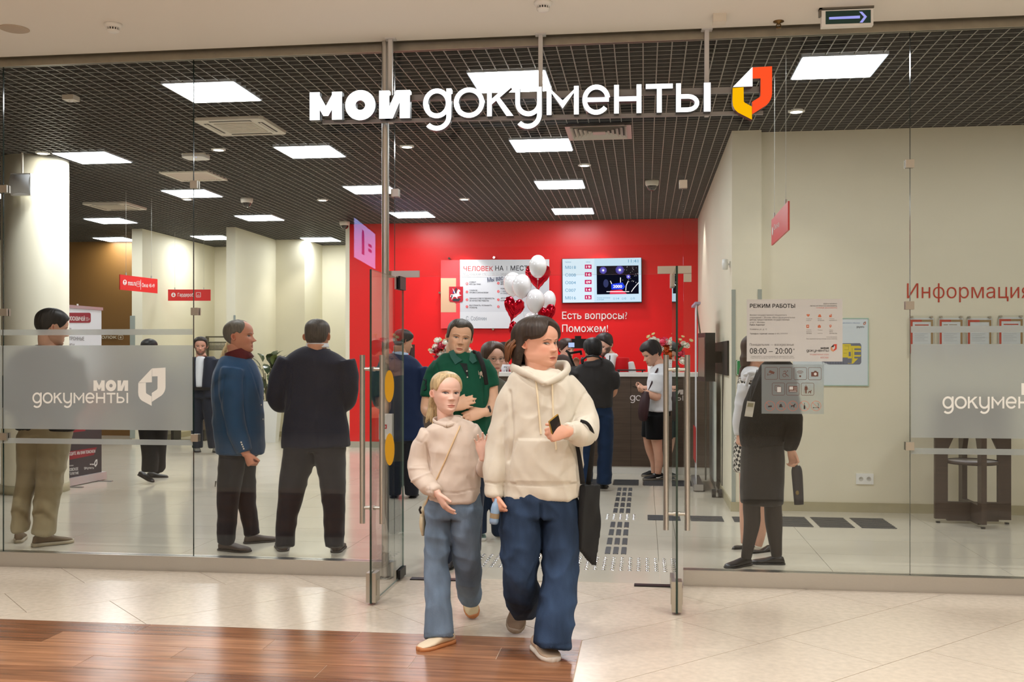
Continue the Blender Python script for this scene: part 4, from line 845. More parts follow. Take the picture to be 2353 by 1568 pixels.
for s, q in (('Рождение', (1418, 540, 1535, 560)), ('ребёнка', (1418, 574, 1515, 592)), ('Выход', (1648, 540, 1725, 560)), ('на пенсию', (1648, 574, 1778, 592)), ('Утрата', (1878, 540, 1976, 560)), ('документов', (1878, 574, 2028, 592)), ('Утрата', (1418, 764, 1515, 784)), ('близкого', (1418, 798, 1524, 816)), ('человека', (1418, 832, 1524, 852)), ('Поиск', (1648, 764, 1742, 784)), ('работы', (1648, 832, 1742, 852)), ('Смена', (1878, 764, 1950, 784)), ('места', (1878, 798, 1944, 816)), ('жительства', (1878, 832, 2032, 852)), ('Есть вопросы?', (1826, 904, 2034, 926)), ('Наш администратор всегда готов ответить', (1418, 940, 2036, 964))): TH_(s, *q, inkm)
TH_('государственные услуги', 1490, 1252, 1866, 1284, M('ink_rose', (206, 130, 124), .5)); TH_('МОСКВА', 1702, 1308, 1866, 1342, MATS['ink_rose'])
p_ = Print(gp_, lf); q = lambda *L: [H(x, y) for x, y in L]
p_.poly([H(1455 + 33 * math.sin(a) ** 3, 478 - 2.0 * (13 * math.cos(a) - 5 * math.cos(2 * a) - 2 * math.cos(3 * a) - math.cos(4 * a))) for a in [2 * math.pi * i / 24 for i in range(24)]], 0)
p_.poly(q((1650, 515), (1662, 475), (1675, 460), (1698, 460), (1710, 475), (1720, 515)), 0); p_.poly(q((1876, 515), (1876, 480), (1900, 455), (1926, 455), (1926, 515)), 0); p_.poly(q((1418, 730), (1418, 668), (1472, 668), (1472, 730)), 0); p_.poly(q((1648, 728), (1648, 684), (1708, 684), (1708, 728)), 0); p_.poly(q((1664, 684), (1668, 668), (1690, 668), (1694, 684)), 0)
p_.poly(q((1900, 728), (1880, 700), (1878, 682), (1890, 668), (1912, 668), (1924, 682), (1922, 700)), 0); p_.disc(*H(1901, 689), 1.1, None, 1, 1.5, 10); p_.disc(*H(1446, 697), 1.4, None, 1, 1.5, 10); p_.poly(q((1900, 455), (1912, 470), (1900, 482), (1890, 482)), 1, 1.4)
x0, y0 = H(1706, 1120); x1, y1 = H(1866, 1154); wordmark(p_, (x0, y0, x1, y1), MOI, True, 2); x0, y0 = H(1420, 1168); x1, y1 = H(1868, 1208); wordmark(p_, (x0, y0, x1, y1), DOC, False, 2)
x0, y0 = H(1906, 1054); x1, y1 = H(2028, 1212); emblem(p_, (x0, y0, x1, y1), (2, 3, 4)); p_.build('symbols', [inkt, frost2, inkb, inkr, M('ink_tan', (202, 140, 100), .5)], sh)
# pictogram film
a, b_ = gp_(1750, 951), gp_(1893, 838); ip = thing('pictogram_film', 'frosted film with rows of brown pictograms stuck under the opening hours poster', 'sticker', ((a.x + b_.x) / 2, GY, a.z))
s2_ = MB().box(a.x, GY, a.z, b_.x, FY - .0068, b_.z).build('film', frosted('pictogram_frost', .2, .28), ip); K = lambda x, y: (1740 + x / 9.05, 830 + y / 9.05); p_ = Print(gp_, (0, -.0008, 0)); lw_ = .9
for x0, y0, x1, y1 in ((160, 132, 422, 382), (460, 133, 722, 385), (762, 135, 1026, 387), (1063, 136, 1330, 390), (310, 457, 572, 710), (610, 459, 874, 711), (914, 460, 1178, 712)): a, b_ = K(x0, y0), K(x1, y1); p_.frame(a[0], a[1], b_[0], b_[1], 3, lw_, 0)
pp = lambda m, *L: p_.poly([K(x, y) for x, y in L], m, 1.2); pa = lambda m, w_, *L: p_.path([K(x, y) for x, y in L], w_, m, 1.2)
pp(0, (236, 236), (262, 190), (366, 232), (340, 275)); pa(0, 1, (300, 262), (270, 285), (218, 285)); pa(0, 1.2, (218, 255), (218, 305))
p_.disc(*K(628, 207), 1.3, None, 0, 1.2, 12); pa(0, 1.6, (545, 222), (580, 208), (606, 232), (575, 268), (610, 282), (650, 322)); p_.ring(*K(566, 292), 4, 4, 1.1, 0, 1.2)
for r in (9.5, 6.6, 3.8): p_.ring(*K(893, 290), r, r, 1.1, 0, 1.2, 40, 140, 10)
p_.disc(*K(893, 316), 2.3, None, 0, 1.2, 14)
pp(0, (1122, 322), (1122, 228), (1270, 228), (1270, 322)); pp(0, (1175, 228), (1188, 205), (1228, 205), (1242, 228)); p_.disc(*K(1207, 270), 3.6, None, 1, 1.6, 16); p_.ring(*K(1207, 270), 3.6, 3.6, .5, 0, 1.9)
a, b_ = K(370, 510), K(460, 615); p_.frame(a[0], a[1], b_[0], b_[1], 1, .9, 0); a, b_ = K(408, 535), K(498, 652); p_.rect(a[0], a[1], b_[0], b_[1], 1, 1.4); p_.frame(a[0], a[1], b_[0], b_[1], 1, .9, 0, 1.6)
pp(0, (655, 645), (655, 520), (832, 520), (832, 645)); a, b_ = K(668, 532), K(745, 595); p_.rect(a[0], a[1], b_[0], b_[1], 1, 1.6)
for i in range(3):
    for j in range(4): p_.disc(*K(775 + i * 20, 545 + j * 18), .6, None, 1, 1.6, 6)
a, b_ = K(672, 620), K(815, 632); p_.rect(a[0], a[1], b_[0], b_[1], 1, 1.6)
p_.disc(*K(1013, 505), 1.1, None, 0, 1.2, 10); pp(0, (988, 525), (1040, 525), (1050, 600), (1030, 602), (1028, 675), (1000, 675), (996, 600), (982, 600)); pa(0, .5, (984, 590), (972, 675)); pa(0, .5, (1040, 545), (1100, 632)); pp(0, (1052, 675), (1068, 630), (1108, 628), (1118, 600), (1132, 608), (1118, 640), (1118, 675), (1104, 675), (1098, 650), (1075, 655), (1064, 675))
for i, cx_ in enumerate((262, 500, 740, 981, 1223)):
    p_.ring(*K(cx_, 934), 11.2, 11.2, .8, 2, 1.2, n=28); pa(2, .8, (cx_ - 72, 862), (cx_ + 72, 1006))
pp(3, (700, 975), (705, 925), (760, 915), (780, 885), (795, 895), (775, 930), (772, 970), (755, 965), (745, 940), (715, 950)); pp(3, (965, 1000), (965, 935), (977, 915), (977, 870), (987, 870), (987, 915), (998, 935), (998, 1000)); pa(3, 1, (1165, 968), (1262, 968), (1275, 885), (1250, 885)); p_.disc(*K(1168, 972), 1.3, None, 3, 1.2, 10); p_.disc(*K(1275, 972), 1.3, None, 3, 1.2, 10)
pp(3, (215, 960), (240, 930), (300, 925), (300, 960)); pp(3, (455, 960), (470, 900), (500, 890), (530, 960))
p_.build('pictograms', [inkbr, frost2, M('ink_prohibit', (200, 104, 72), .5), inkb], s2_)
# service wordmark on the frosted bands
p_ = Print(planeY(FY - .0088), (0, -.0008, 0)); wordmark(p_, (74.7, 903, 294.6, 926.8), DOC, False); wordmark(p_, (215, 874.5, 294.6, 898.7), MOI, True); emblem(p_, (317.5, 845, 380.5, 933)); p_.build('wordmark', filmw, w1)
p_ = Print(planeY(FY - .0088), (0, -.0008, 0)); wordmark(p_, (2165.5, 912, 2428, 939), DOC, False); wordmark(p_, (2347, 881, 2440, 908), MOI, True); p_.build('wordmark', filmw, w5)
# ------------------------------------------------------------------ right wall: heading, map, leaflet holders, socket
pl = planeY(10.158); lf = (0, -.002, 0); hd_ = thing('wall_heading', 'rust red one word heading lettered on the cream wall at the right', 'lettering', (pl(2225, 690).x, 10.155, pl(2225, 694).z)); text('Информация', pl, (2084, 651.5, 2368, 695), M('heading_rust', (190, 62, 38), .5), hd_, lf, -.006, 'letters', .0)
pl = planeY(10.15); a, b_ = pl(1822, 885), pl(1994, 733); mp_ = thing('floor_plan_poster', 'white floor plan poster with a yellow and grey map on the cream wall', 'poster', ((a.x + b_.x) / 2, 10.15, a.z)); shp = MB().box(a.x, 10.15, a.z, b_.x, 10.1595, b_.z).build('sheet', M('poster_paper', (216, 226, 232), .3), mp_)
MB().box(a.x - .008, 10.146, a.z - .008, b_.x + .008, 10.1585, a.z).box(a.x - .008, 10.146, b_.z, b_.x + .008, 10.1585, b_.z + .008).box(b_.x, 10.146, a.z, b_.x + .008, 10.1585, b_.z).build('acrylic_edge', M('acrylic_green', (170, 200, 186), .2), mp_)
p_ = Print(pl, (0, -.0012, 0)); p_.poly([(1840, 790), (1976, 789), (1979, 793), (1979, 834), (1975, 838), (1905, 838), (1885, 830), (1840, 828)], 0); p_.poly([(1935, 791), (1953, 791), (1978, 796), (1978, 818), (1960, 836), (1948, 836), (1948, 822), (1935, 822)], 1, 1.6)
for x0, y0, x1, y1 in ((1955, 790, 1972, 795), (1963, 801, 1978, 805), (1963, 809, 1978, 816), (1963, 820, 1978, 824), (1950, 809, 1955, 819), (1948, 824, 1957, 835), (1965, 830, 1977, 837), (1938, 826, 1946, 837)): p_.rect(x0, y0, x1, y1, 0, 2.2)
for i in range(9): p_.path([(1890 + i * 6, 830 + (2 if i > 2 else 0)), (1890 + i * 6, 838)], .5, 2, 2.4)
for L in ([(1940, 795), (1952, 795)], [(1940, 804), (1950, 804), (1950, 797)], [(1938, 812), (1946, 812)], [(1958, 800), (1958, 830)]): p_.path(L, .5, 2, 2.4)
x0, y0, x1, y1 = 1968, 750, 1986, 754; wordmark(p_, (x0, 750, x1, 753.5), DOC, False, 2); emblem(p_, (1983.5, 739.5, 1989.5, 747.5), (2, 3, 3)); p_.build('plan_print', [M('plan_grey', (112, 118, 136), .5), M('plan_yellow', (226, 204, 62), .5), M('plan_ink', (50, 52, 56), .5), inkt], shp)
text('МФЦ района. Государственные услуги г. Москвы', pl, (1880, 741, 1976, 744.2), M('plan_blue', (96, 126, 178), .5), shp, (0, -.0012, 0))
for i, (x0, x1, yt) in enumerate(((2092, 2144, 735), (2159, 2212, 735), (2224, 2278, 735.5), (2296, 2350, 733.5))):
    pl = planeY(10.13); a, b_ = pl(x0 - 2, 815), pl(x1 + 2, yt - 4); t = thing('leaflet_holder', 'clear wall holder with a red and tan framed notice, %s under the heading' % ('leftmost of four', 'second of four', 'third of four', 'rightmost of four')[i], 'notice', ((a.x + b_.x) / 2, 10.13, a.z), 'notice holders on the cream wall')
    MB().box(a.x, 10.117, a.z, b_.x, 10.12, b_.z + .02).build('acrylic_cover', pane, t); sh = MB().box(a.x + .004, 10.128, a.z, b_.x - .004, 10.1295, b_.z).build('paper', M('notice_paper', (226, 230, 234), .4), t)
    b = MB()
    for x in (x0 + 3, x1 - 4):
        for y in (yt - 6, 812): c = pl(x, y); b.cyl((c.x, 10.11, c.z), (c.x, 10.159, c.z), .011, n=10)
    b.build('standoff', steel2, t); p_ = Print(planeY(10.1275), (0, -.0012, 0)); m = (x0 + x1) / 2; y1 = 813
    p_.rect(x0, yt, x0 + 5, y1, 0); p_.rect(x0 + 5, yt, m, yt + 5, 0); p_.rect(m, yt, x1 - 5, yt + 5, 1); p_.rect(x1 - 5, yt, x1, y1, 1)
    if i in (0, 3): p_.rect(x0 + 10, yt + 11, x1 - 10, yt + 13.5, 0)
    if i == 1: p_.rect(x0 + 9, yt + 11, x0 + 19, yt + 12.5, 1); p_.rect(x0 + 22, yt + 11, x0 + 40, yt + 12.3, 1)
    for k in range(5): p_.rect(x0 + 9, 767 + k * 4, x0 + (40 if k % 2 == 0 else 32), 768 + k * 4, 2)
    p_.build('notice_print', [M('notice_red', (200, 74, 54), .5), M('notice_tan', (166, 134, 92), .5), M('notice_grey', (196, 200, 206), .5)], sh)
    if i == 2: text('Информация', pl, (2244, 744, 2258, 746), MATS['ink_mid'], sh, (0, -.0012, 0))
pl = planeY(10.155); a, b_ = pl(1967, 1113), pl(2007, 1089); t = thing('wall_socket', 'white double power socket low on the cream wall', 'socket', ((a.x + b_.x) / 2, 10.155, a.z)); MB().box(a.x, 10.148, a.z, b_.x, 10.1595, b_.z).build('plate', white, t)
for px in (1978.5, 1996.5): c = planeY(10.1478)(px, 1101); b = MB().lathe([(.021, 0), (.021, .002), (.018, .002), (.017, .0004), (.0005, .0004)], c, 20, axis=(0, -1, 0)); b.build('socket_well', M('socket_shade', (190, 188, 180), .5), t); MB().cyl(c + Vector((-.007, -.001, 0)), c + Vector((-.007, .0, 0)), .003, n=6).cyl(c + Vector((.007, -.001, 0)), c + Vector((.007, .0, 0)), .003, n=6).build('pin_hole', black, t)
# green information plate on the pilaster
pl = planeY(10.045); a, b_ = pl(1692, 863), pl(1727, 828); t = thing('information_sign', 'small green plate with a white letter i on the pilaster edge', 'sign', ((a.x + b_.x) / 2, 10.05, a.z)); MB().box(a.x, 10.045, a.z, b_.x, 10.0585, b_.z).build('plate', M('sign_green', (16, 132, 70), .4), t); p_ = Print(pl, (0, -.0012, 0)); p_.frame(1693, 829, 1726, 862, 3, 1.2, 0); p_.disc(1709.5, 837, 2.8, None, 0); p_.poly([(1705.5, 857), (1713.5, 857), (1712, 855), (1712, 841.5), (1705.5, 841.5), (1707, 843), (1707, 855)], 0); p_.build('symbol', white, t)
# ------------------------------------------------------------------ on and by the pilaster side wall: terminal, cable, sensor, stands
pl = planeX(XR - .002); a, b_ = pl(1645, 862), pl(1675, 783); t = thing('wall_terminal', 'black terminal screen on a black backing plate fixed to the white side wall', 'terminal', (.7, (a.y + b_.y) / 2, 1.3)); MB().box(XR - .02, b_.y, 1.31, XR - .001, a.y, 1.66).build('backing_plate', M('plate_dark', (26, 29, 28), .6, spec=.2), t)
c = P(1630, 821, 11.15); u = Vector((.25, -.97, 0)).normalized(); n_ = Vector((.97, .25, 0)).normalized(); cc = Vector((.665, 11.15, 1.495))
MB().obox(cc, (u, n_, UP), (.13, .055, .26)).build('housing', black, t); MB().obox(cc - n_ * .056, (u, n_, UP), (.105, .001, .21)).build('screen', M('terminal_screen', (120, 112, 98), .2), t); MB().obox(cc + n_ * .1, (u, n_, UP), (.05, .05, .06)).build('bracket', black, t)
b = MB(); b.tube([(XR - .012, 11.05, 1.31), (XR - .012, 11.1, .9), (XR - .012, 11.15, .11)], .006, 6); tag(b.build('power_cable', black), 'thin black cable running down the white wall below the terminal', 'cable')
c = PX(1666, 608, XR - .05); t = thing('motion_sensor', 'small white motion sensor high on the white side wall', 'sensor', (c.x, c.y, c.z - .06)); MB().lathe([(.0005, -.055), (.026, -.05), (.03, 0), (.026, .05), (.0005, .055)], c, 14).build('body', white, t); MB().cyl(c, (XR - .001, c.y, c.z), .01).box(XR - .008, c.y - .02, c.z - .03, XR - .001, c.y + .02, c.z + .03).build('bracket', white, t)
t = thing('banner_stand', 'white roll-up banner seen edge on by the white side wall', 'banner', (.66, 12.0, 0)); b = MB(); p0, p1 = Vector((.575, 11.5, .08)), Vector((.60, 12.35, .08))
b.prism([p0, p1, p1 + Vector((.0, .0, 2.0)), p0 + Vector((.0, .0, 2.02))], (.004, 0, 0)); sh = b.build('sheet', M('banner_white', (214, 216, 220), .5), t); MB().box(.56, 11.48, 2.085, .62, 12.37, 2.11).build('top_rail', M('rail_lilac', (170, 160, 186), .4), t); MB().box(.55, 11.46, 0.012, .65, 12.38, .08).build('base_case', M('alu', (176, 176, 178), .35, .8), t)
b = MB(); b.tube([(.60, 11.95, 2.08), (.70, 11.9, 1.3), (.70, 11.9, .08)], .009, 8); b.build('rear_pole', M('pole_grey', (150, 146, 136), .4, .5), t); p_ = MB(); p_.box(.5735, 11.6, .3, .5745, 12.2, .7); p_.build('printed_area', M('banner_red', (200, 30, 40), .5), sh)
MB().box(.545, 11.5, 0, .665, 11.54, .011).box(.545, 12.3, 0, .665, 12.34, .011).build('feet', black, t)
c = PZ(1616, 1139, .0); t = thing('mobile_board', 'tall pale panel on a wheeled metal foot beside the white side wall', 'stand', (c.x + .06, c.y, 0)); yb = c.y + .5
MB().box(.765, 11.45, .12, .79, 12.25, 1.22).build('panel', M('board_pale', (206, 214, 212), .35), t); MB().box(.77, 11.4, .05, .785, 12.3, .12).box(.715, 11.05, .05, .80, 11.08, .075).box(.77, 11.05, .05, .785, 11.45, .075).build('foot_frame', M('alu2', (160, 158, 152), .35, .8), t)
for x in (.735, .80): MB().cyl((x - .02, 11.04, .045), (x + .02, 11.04, .045), .044, n=18).build('wheel', black, t)
# ------------------------------------------------------------------ bar table behind the right glass
c = P(2234, 1185, 9.15); c.z = 0; t = thing('bar_table', 'dark wooden high table on a crossed plank base by the right wall', 'table', c); R = .325
for i, (dx, dy) in enumerate(((-1, 0), (1, 0), (0, -1), (0, 1))):
    d = Vector((dx, dy, 0)); s = Vector((-dy, dx, 0)); b = MB(); b.obox(c + d * (R - .055) + UP * .565, (d, s, UP), (.055, .022, .525))
    b.prism([c + d * (R - .11) + s * .022 + UP * 1.09, c + d * (R - .11) + s * .022 + UP * .66, c + d * (R - .30) + s * .022 + UP * 1.09], -s * .044); b.build('leg', wooddk, t)
    MB().obox(c + d * (R - .03) + UP * .008, (d, s, UP), (.015, .015, .008)).build('foot_pad', black, t)
MB().obox(c + UP * .11, (Vector((1, 0, 0)), Vector((0, 1, 0)), UP), (R - .105, .0215, .085)).obox(c + UP * .1095, (Vector((1, 0, 0)), Vector((0, 1, 0)), UP), (.0215, R - .105, .0855)).build('base_cross', wooddk, t)
MB().lathe([(.0005, .545), (.215, .545), (.215, .565), (.0005, .565)], c, 36).build('shelf', M('shelf_top', (176, 172, 178), .2), t); MB().lathe([(.2155, .54), (.2205, .54), (.2205, .57), (.2155, .57)], c, 36).build('shelf_rim', wooddk, t)
MB().lathe([(.0005, 1.09), (.36, 1.09), (.36, 1.125), (.0005, 1.125)], c, 40).build('table_top', wooddk, t)
# ------------------------------------------------------------------ hanging direction signs
signr = M('sign_red', (218, 44, 42), .35); wire = M('wire', (190, 190, 185), .4, .6)
def hanging(name, A, B, h, label, draw):
    """A, B: the two top corners in space; a thin plate of height h on two wires"""
    d = (B - A).normalized(); n = Vector((d.y, -d.x, 0)).normalized(); n = n if (CAM - A).dot(n) > 0 else -n; t = thing(name, label, 'sign', ((A.x + B.x) / 2, (A.y + B.y) / 2, A.z - h), 'red hanging direction signs'); B = Vector((B.x, B.y, A.z))
    plt = MB().prism([A - UP * h, B - UP * h, B, A], -n * .012).build('plate', signr, t)
    for k in (.16, .84): p = A.lerp(B, k) - n * .006; MB().cyl(p, (p.x, p.y, ZC), .0018, n=5).cyl(p - UP * .004, p + UP * .035, .009, n=8).build('hanging_wire', wire, t)
    draw(planeN(A, n), n * .002, plt)
def dr1(pl, l, q):
    p_ = Print(pl, l); p_.disc(286.5, 649, 4.4, 6.2, 0); p_.poly([(286, 654), (287.2, 654), (287.2, 648), (289.5, 648), (286.6, 644), (284, 648), (286, 648)], 1, 1.6); p_.frame(314, 647, 321, 659, 1, .7, 0); p_.rect(322.8, 643, 323.6, 666, 0); p_.frame(316, 650, 319.3, 654, .6, .6, 0); p_.build('symbols', [white, signr], q)
    text('mos.ru', pl, (294, 647.5, 312, 656), white, q, l, .01, slope=1); text('Окна 48-49', pl, (326, 650.5, 355, 660), white, q, l, .005, slope=1.5)
hanging('direction_sign', P(276, 631, 13.4), P(362, 638.5, 14.2), .2, 'red hanging sign with a website and window numbers, left of the glass joint', dr1)
def dr2(pl, l, q):
    p_ = Print(pl, l); p_.disc(398.6, 678, 5, 5.2, 0); p_.poly([(398, 674.5), (399.4, 674.5), (399.4, 678), (401.4, 678), (398.7, 681.5), (396, 678), (398, 678)], 1, 1.6); p_.frame(451, 672.5, 461, 683, 1.2, .9, 0); p_.path([(453, 680.5), (456, 677), (459, 680.5), (453, 680.5)], .7, 0); p_.build('symbols', [white, signr], q); text('Гардероб', pl, (408.5, 673.5, 445, 684), white, q, l, .012)
hanging('direction_sign', P(386, 665.5, 18.0), P(483.7, 664.5, 18.0), .2, 'red hanging sign pointing to the cloakroom, crossed by the glass joint', dr2)
def dr3(pl, l, q):
    p_ = Print(pl, l); p_.disc(1775.8, 531.5, 1.4, 10, 0); p_.build('symbols', [white], q); text('Окна', pl, (1778.5, 517, 1791, 530), white, q, l, slope=-9)
hanging('direction_sign', P(1772.5, 506, 8.0), P(1810.5, 460, 7.02), .2, 'red hanging sign turned sharply away, in front of the right cream wall', dr3)
# ------------------------------------------------------------------ roll-up banner by the column
A, B = PZ(154, 1119, 0), PZ(233, 1103, 0); d = (B - A).normalized(); A = A - d * .22; n = Vector((d.y, -d.x, 0)); n = n if (CAM - A).dot(n) > 0 else -n; L = (B - A).length; t = thing('banner_stand', 'roll-up banner with white top and dark lower half beside the round column', 'banner', ((A.x + B.x) / 2, (A.y + B.y) / 2, 0))
pb = planeN(A + n * .02, n); z0, z1 = .1, 2.07; sheet = MB().prism([A + UP * z0 + n * .02, B + UP * z0 + n * .02 - d * .03, B + UP * z1 + n * .02 - d * .03, A + UP * z1 + n * .02], -n * .003).build('sheet', M('banner_paper', (222, 226, 230), .45), t)
MB().obox((A + B) / 2 + UP * 2.08 + n * .018, (d, n, UP), (L / 2 - .01, .012, .018)).build('top_rail', M('alu3', (190, 190, 192), .3, .8), t); MB().obox((A + B) / 2 + UP * .055, (d, n, UP), (L / 2 + .02, .06, .045)).build('base_case', M('alu4', (206, 204, 204), .35, .5), t); MB().cyl((A + B) / 2 - n * .02 + UP * .1, (A + B) / 2 - n * .02 + UP * 2.12, .011, n=8).build('rear_pole', white, t)
for k in (.2, .85): p = A.lerp(B, k); MB().obox(p + n * .06 + UP * .0045, (d, n, UP), (.02, .17, .0045)).build('foot', M('alu5', (150, 150, 152), .3, .8), t)
lf = n * .002; bdk, bred_, borange = M('banner_dark', (52, 52, 56), .5), M('banner_maroon', (140, 30, 44), .5), M('banner_orange', (170, 84, 24), .5)
def bz(k, z): return A.lerp(B - d * .03, k) + n * .022 + UP * z
b = MB()
def bq(k0, z0_, k1, z1_, m, k=0): o = n * (.001 * k); b.quad(bz(k0, z0_) + o, bz(k1, z0_) + o, bz(k1, z1_) + o, bz(k0, z1_) + o, m)
zf = lambda px, py: pb(px, py).z
bq(0, .1, 1, 1.2, 0); bq(0.0, .62, .62, 1.15, 1, 1); bq(.64, .78, 1, 1.1, 2, 1); b.build('printed_area', [bdk, bred_, borange], sheet)
p_ = Print(pb, lf * 2); p_.rrect(128, 719, 208, 742, 4, 0); p_.poly([(145, 1060), (215, 1046), (222, 1028), (145, 1040)], 0); emblem(p_, (216, 1056, 223, 1074), (1, 1, 1)); wordmark(p_, (192, 1074, 215, 1078), DOC, False, 1); wordmark(p_, (206, 1066, 215, 1069), MOI, True, 1); p_.build('banner_print', [bred_, white], sheet)
text('Я МОСКВИЧЕЙ 55+', pb, (150, 724, 205, 736.5), white, sheet, lf * 3, .015, slope=2); text('ТЕПЕРЬ', pb, (138, 753, 166, 763), inkm, sheet, lf * 2, slope=1); text('ЭЛЕКТРОННЫЕ', pb, (138, 773, 193, 782), inkm, sheet, lf * 2, slope=1); text('УСЛУГИ', pb, (140, 789, 170, 799), inkm, sheet, lf * 2, slope=1)
text('ПРИХОДИТЕ, МЫ ВАМ ПОМОЖЕМ', pb, (146, 1041, 218, 1050), white, sheet, lf * 3, .012, slope=-8); text('МОСКОВСКОЕ', pb, (146, 1078, 179, 1085), white, sheet, lf * 2, .012, slope=-4); text('ДОЛГОЛЕТИЕ', pb, (146, 1088, 180, 1095), white, sheet, lf * 2, .012, slope=-4); text('мэра Москвы', pb, (146, 1070, 168, 1074), white, sheet, lf * 2, slope=-2)
# lettering on the brown wall
pl = planeY(18.19); bl = thing('corner_lettering', 'pale lettering and symbol on the brown wall behind the banner', 'lettering', (pl(240, 790).x, 18.19, pl(240, 790).z)); text('Детский уголок', pl, (150, 770, 268, 781), M('letter_tan', (206, 196, 176), .5), bl, (0, -.004, 0), .012, 'letters', .01); p_ = Print(pl, (0, -.004, 0)); p_.frame(272, 771, 283, 780, 2, 1, 0); p_.disc(277.5, 775.5, 2.2, None, 0); p_.build('symbol', MATS['letter_tan'], bl)
# ------------------------------------------------------------------ potted rubber plant
c = PZ(620, 1016, 0); t = thing('potted_plant', 'rubber plant with glossy leaves in a tall white planter between the two suited men', 'plant', c); k = c.dot(FW) / FPX
MB().add([c + RT * (x * w_) + FW * (y * w_) + UP * z for z, w_ in ((0, .125), (.72, .185), (.72, .165), (.66, .16)) for x, y in ((-1, -1), (1, -1), (1, 1), (-1, 1))], [(i * 4 + j, i * 4 + (j + 1) % 4, i * 4 + 4 + (j + 1) % 4, i * 4 + 4 + j) for i in range(3) for j in range(4)] + [(3, 2, 1, 0)], 0).build('planter', white, t); MB().add([c + RT * (x * .16) + FW * (y * .16) + UP * .67 for x, y in ((-1, -1), (1, -1), (1, 1), (-1, 1))], [(0, 1, 2, 3)]).build('soil', M('soil', (60, 46, 36), .9), t)
rnd = random.Random(4); b = MB()
for i in range(5): a = i * 1.256; b.tube([c + UP * .66 + RT * .05 * math.cos(a) + FW * .05 * math.sin(a), c + UP * (1.05 + .08 * i) + RT * .13 * math.cos(a) + FW * .13 * math.sin(a)], [.012, .007], 6)
b.build('stem', M('plant_stem', (70, 66, 40), .6), t); lm = M('ficus_leaf', (40, 62, 34), .25, coat=.3); lm2 = M('ficus_leaf_light', (88, 108, 52), .3)
for i in range(46):
    a = rnd.random() * 6.28; z = .72 + (i / 46) * .72; r0 = .05 + .12 * rnd.random(); o = c + UP * z + RT * (r0 * math.cos(a)) + FW * (r0 * math.sin(a)); d = (RT * math.cos(a) + FW * math.sin(a) + UP * (.25 + 1.1 * i / 46 + .4 * rnd.random())).normalized(); s = d.cross(UP).normalized(); nn = s.cross(d); ln_ = .2 + .1 * rnd.random(); wd = .05 + .02 * rnd.random()
    v = []
    for q, w_, h in ((0, .1, 0), (.25, .8, .02), (.55, 1, .02), (.8, .7, -.005), (1, .05, -.04)): m = o + d * (ln_ * q) + nn * h; v += [m - s * wd * w_ + nn * .015 * w_, m, m + s * wd * w_ + nn * .015 * w_]
    v = [Vector((max(q.x, -6.78), q.y, q.z)) for q in v]
    mesh_obj('leaf', v, [(j * 3 + e, j * 3 + e + 1, j * 3 + e + 4, j * 3 + e + 3) for j in range(4) for e in (0, 1)], lm2 if i % 7 == 6 else lm, t, None, True)
# ------------------------------------------------------------------ cloakroom rack, bench far behind
fa_ = M('rack_frame', (96, 92, 78), .45, .3); c0, c1 = PY(410, 773, 19.0), PY(545, 771, 19.0); t = thing('coat_rack', 'dark cloakroom rack with rows of hangers far behind the suited men', 'coat rack', ((c0.x + c1.x) / 2, 19.0, 0)); zt = c0.z
MB().box(c0.x, 18.98, zt - .03, c1.x, 19.05, zt + .0).build('top_shelf', fa_, t)
for x in (c0.x + .02, (c0.x + c1.x) / 2, c1.x - .02): MB().box(x - .015, 18.99, .0, x + .015, 19.03, zt - .031).build('upright', fa_, t)
MB().box(c0.x, 18.97, zt - .17, c0.x + .29, 18.975, zt - .035).build('front_plate', M('rack_plate', (150, 150, 128), .4), t); MB().cyl((c0.x + .3, 19.0, zt - .12), (c1.x, 19.0, zt - .12), .012).build('rail', fa_, t)
hm = None
for i in range(26):
    x = c0.x + .33 + i * .028
    if x > c1.x - .03: break
    if hm is None: hb = MB().tube([(0, 0, 0), (0, 0, -.05), (0, -.17, -.14), (0, .17, -.14), (0, 0, -.05)], .006, 4, smooth=False); q = hb.build('hanger', M('hanger_dark', (48, 46, 38), .5), None, org=(0, 0, 0)); hm = q.data; bpy.data.objects.remove(q)
    o = bpy.data.objects.new('coat_hanger', hm); C.objects.link(o); o.location = (x, 19.0 + (i % 3) * .0, zt - .13); ORG[o.name] = o.location.copy(); tag(o, 'dark coat hanger on the far cloakroom rack', 'hanger', 'coat hangers on the cloakroom rack')
c0, c1 = PY(386, 1000, 17.2), PY(470, 1000, 17.2); t = thing('bench', 'low brown wooden bench front far behind the walking legs', 'bench', ((c0.x + c1.x) / 2, 17.4, 0)); MB().box(c0.x, 17.2, .2, c1.x, 17.6, .36).build('front_board', M('bench_wood', (92, 78, 66), .5), t); MB().box(c0.x - .01, 17.19, .3605, c1.x + .01, 17.61, .38).build('seat', M('bench_seat', (110, 94, 80), .4), t); MB().box(c0.x + .03, 17.25, 0, c0.x + .08, 17.55, .199).box(c1.x - .08, 17.25, 0, c1.x - .03, 17.55, .199).build('legs', black, t)
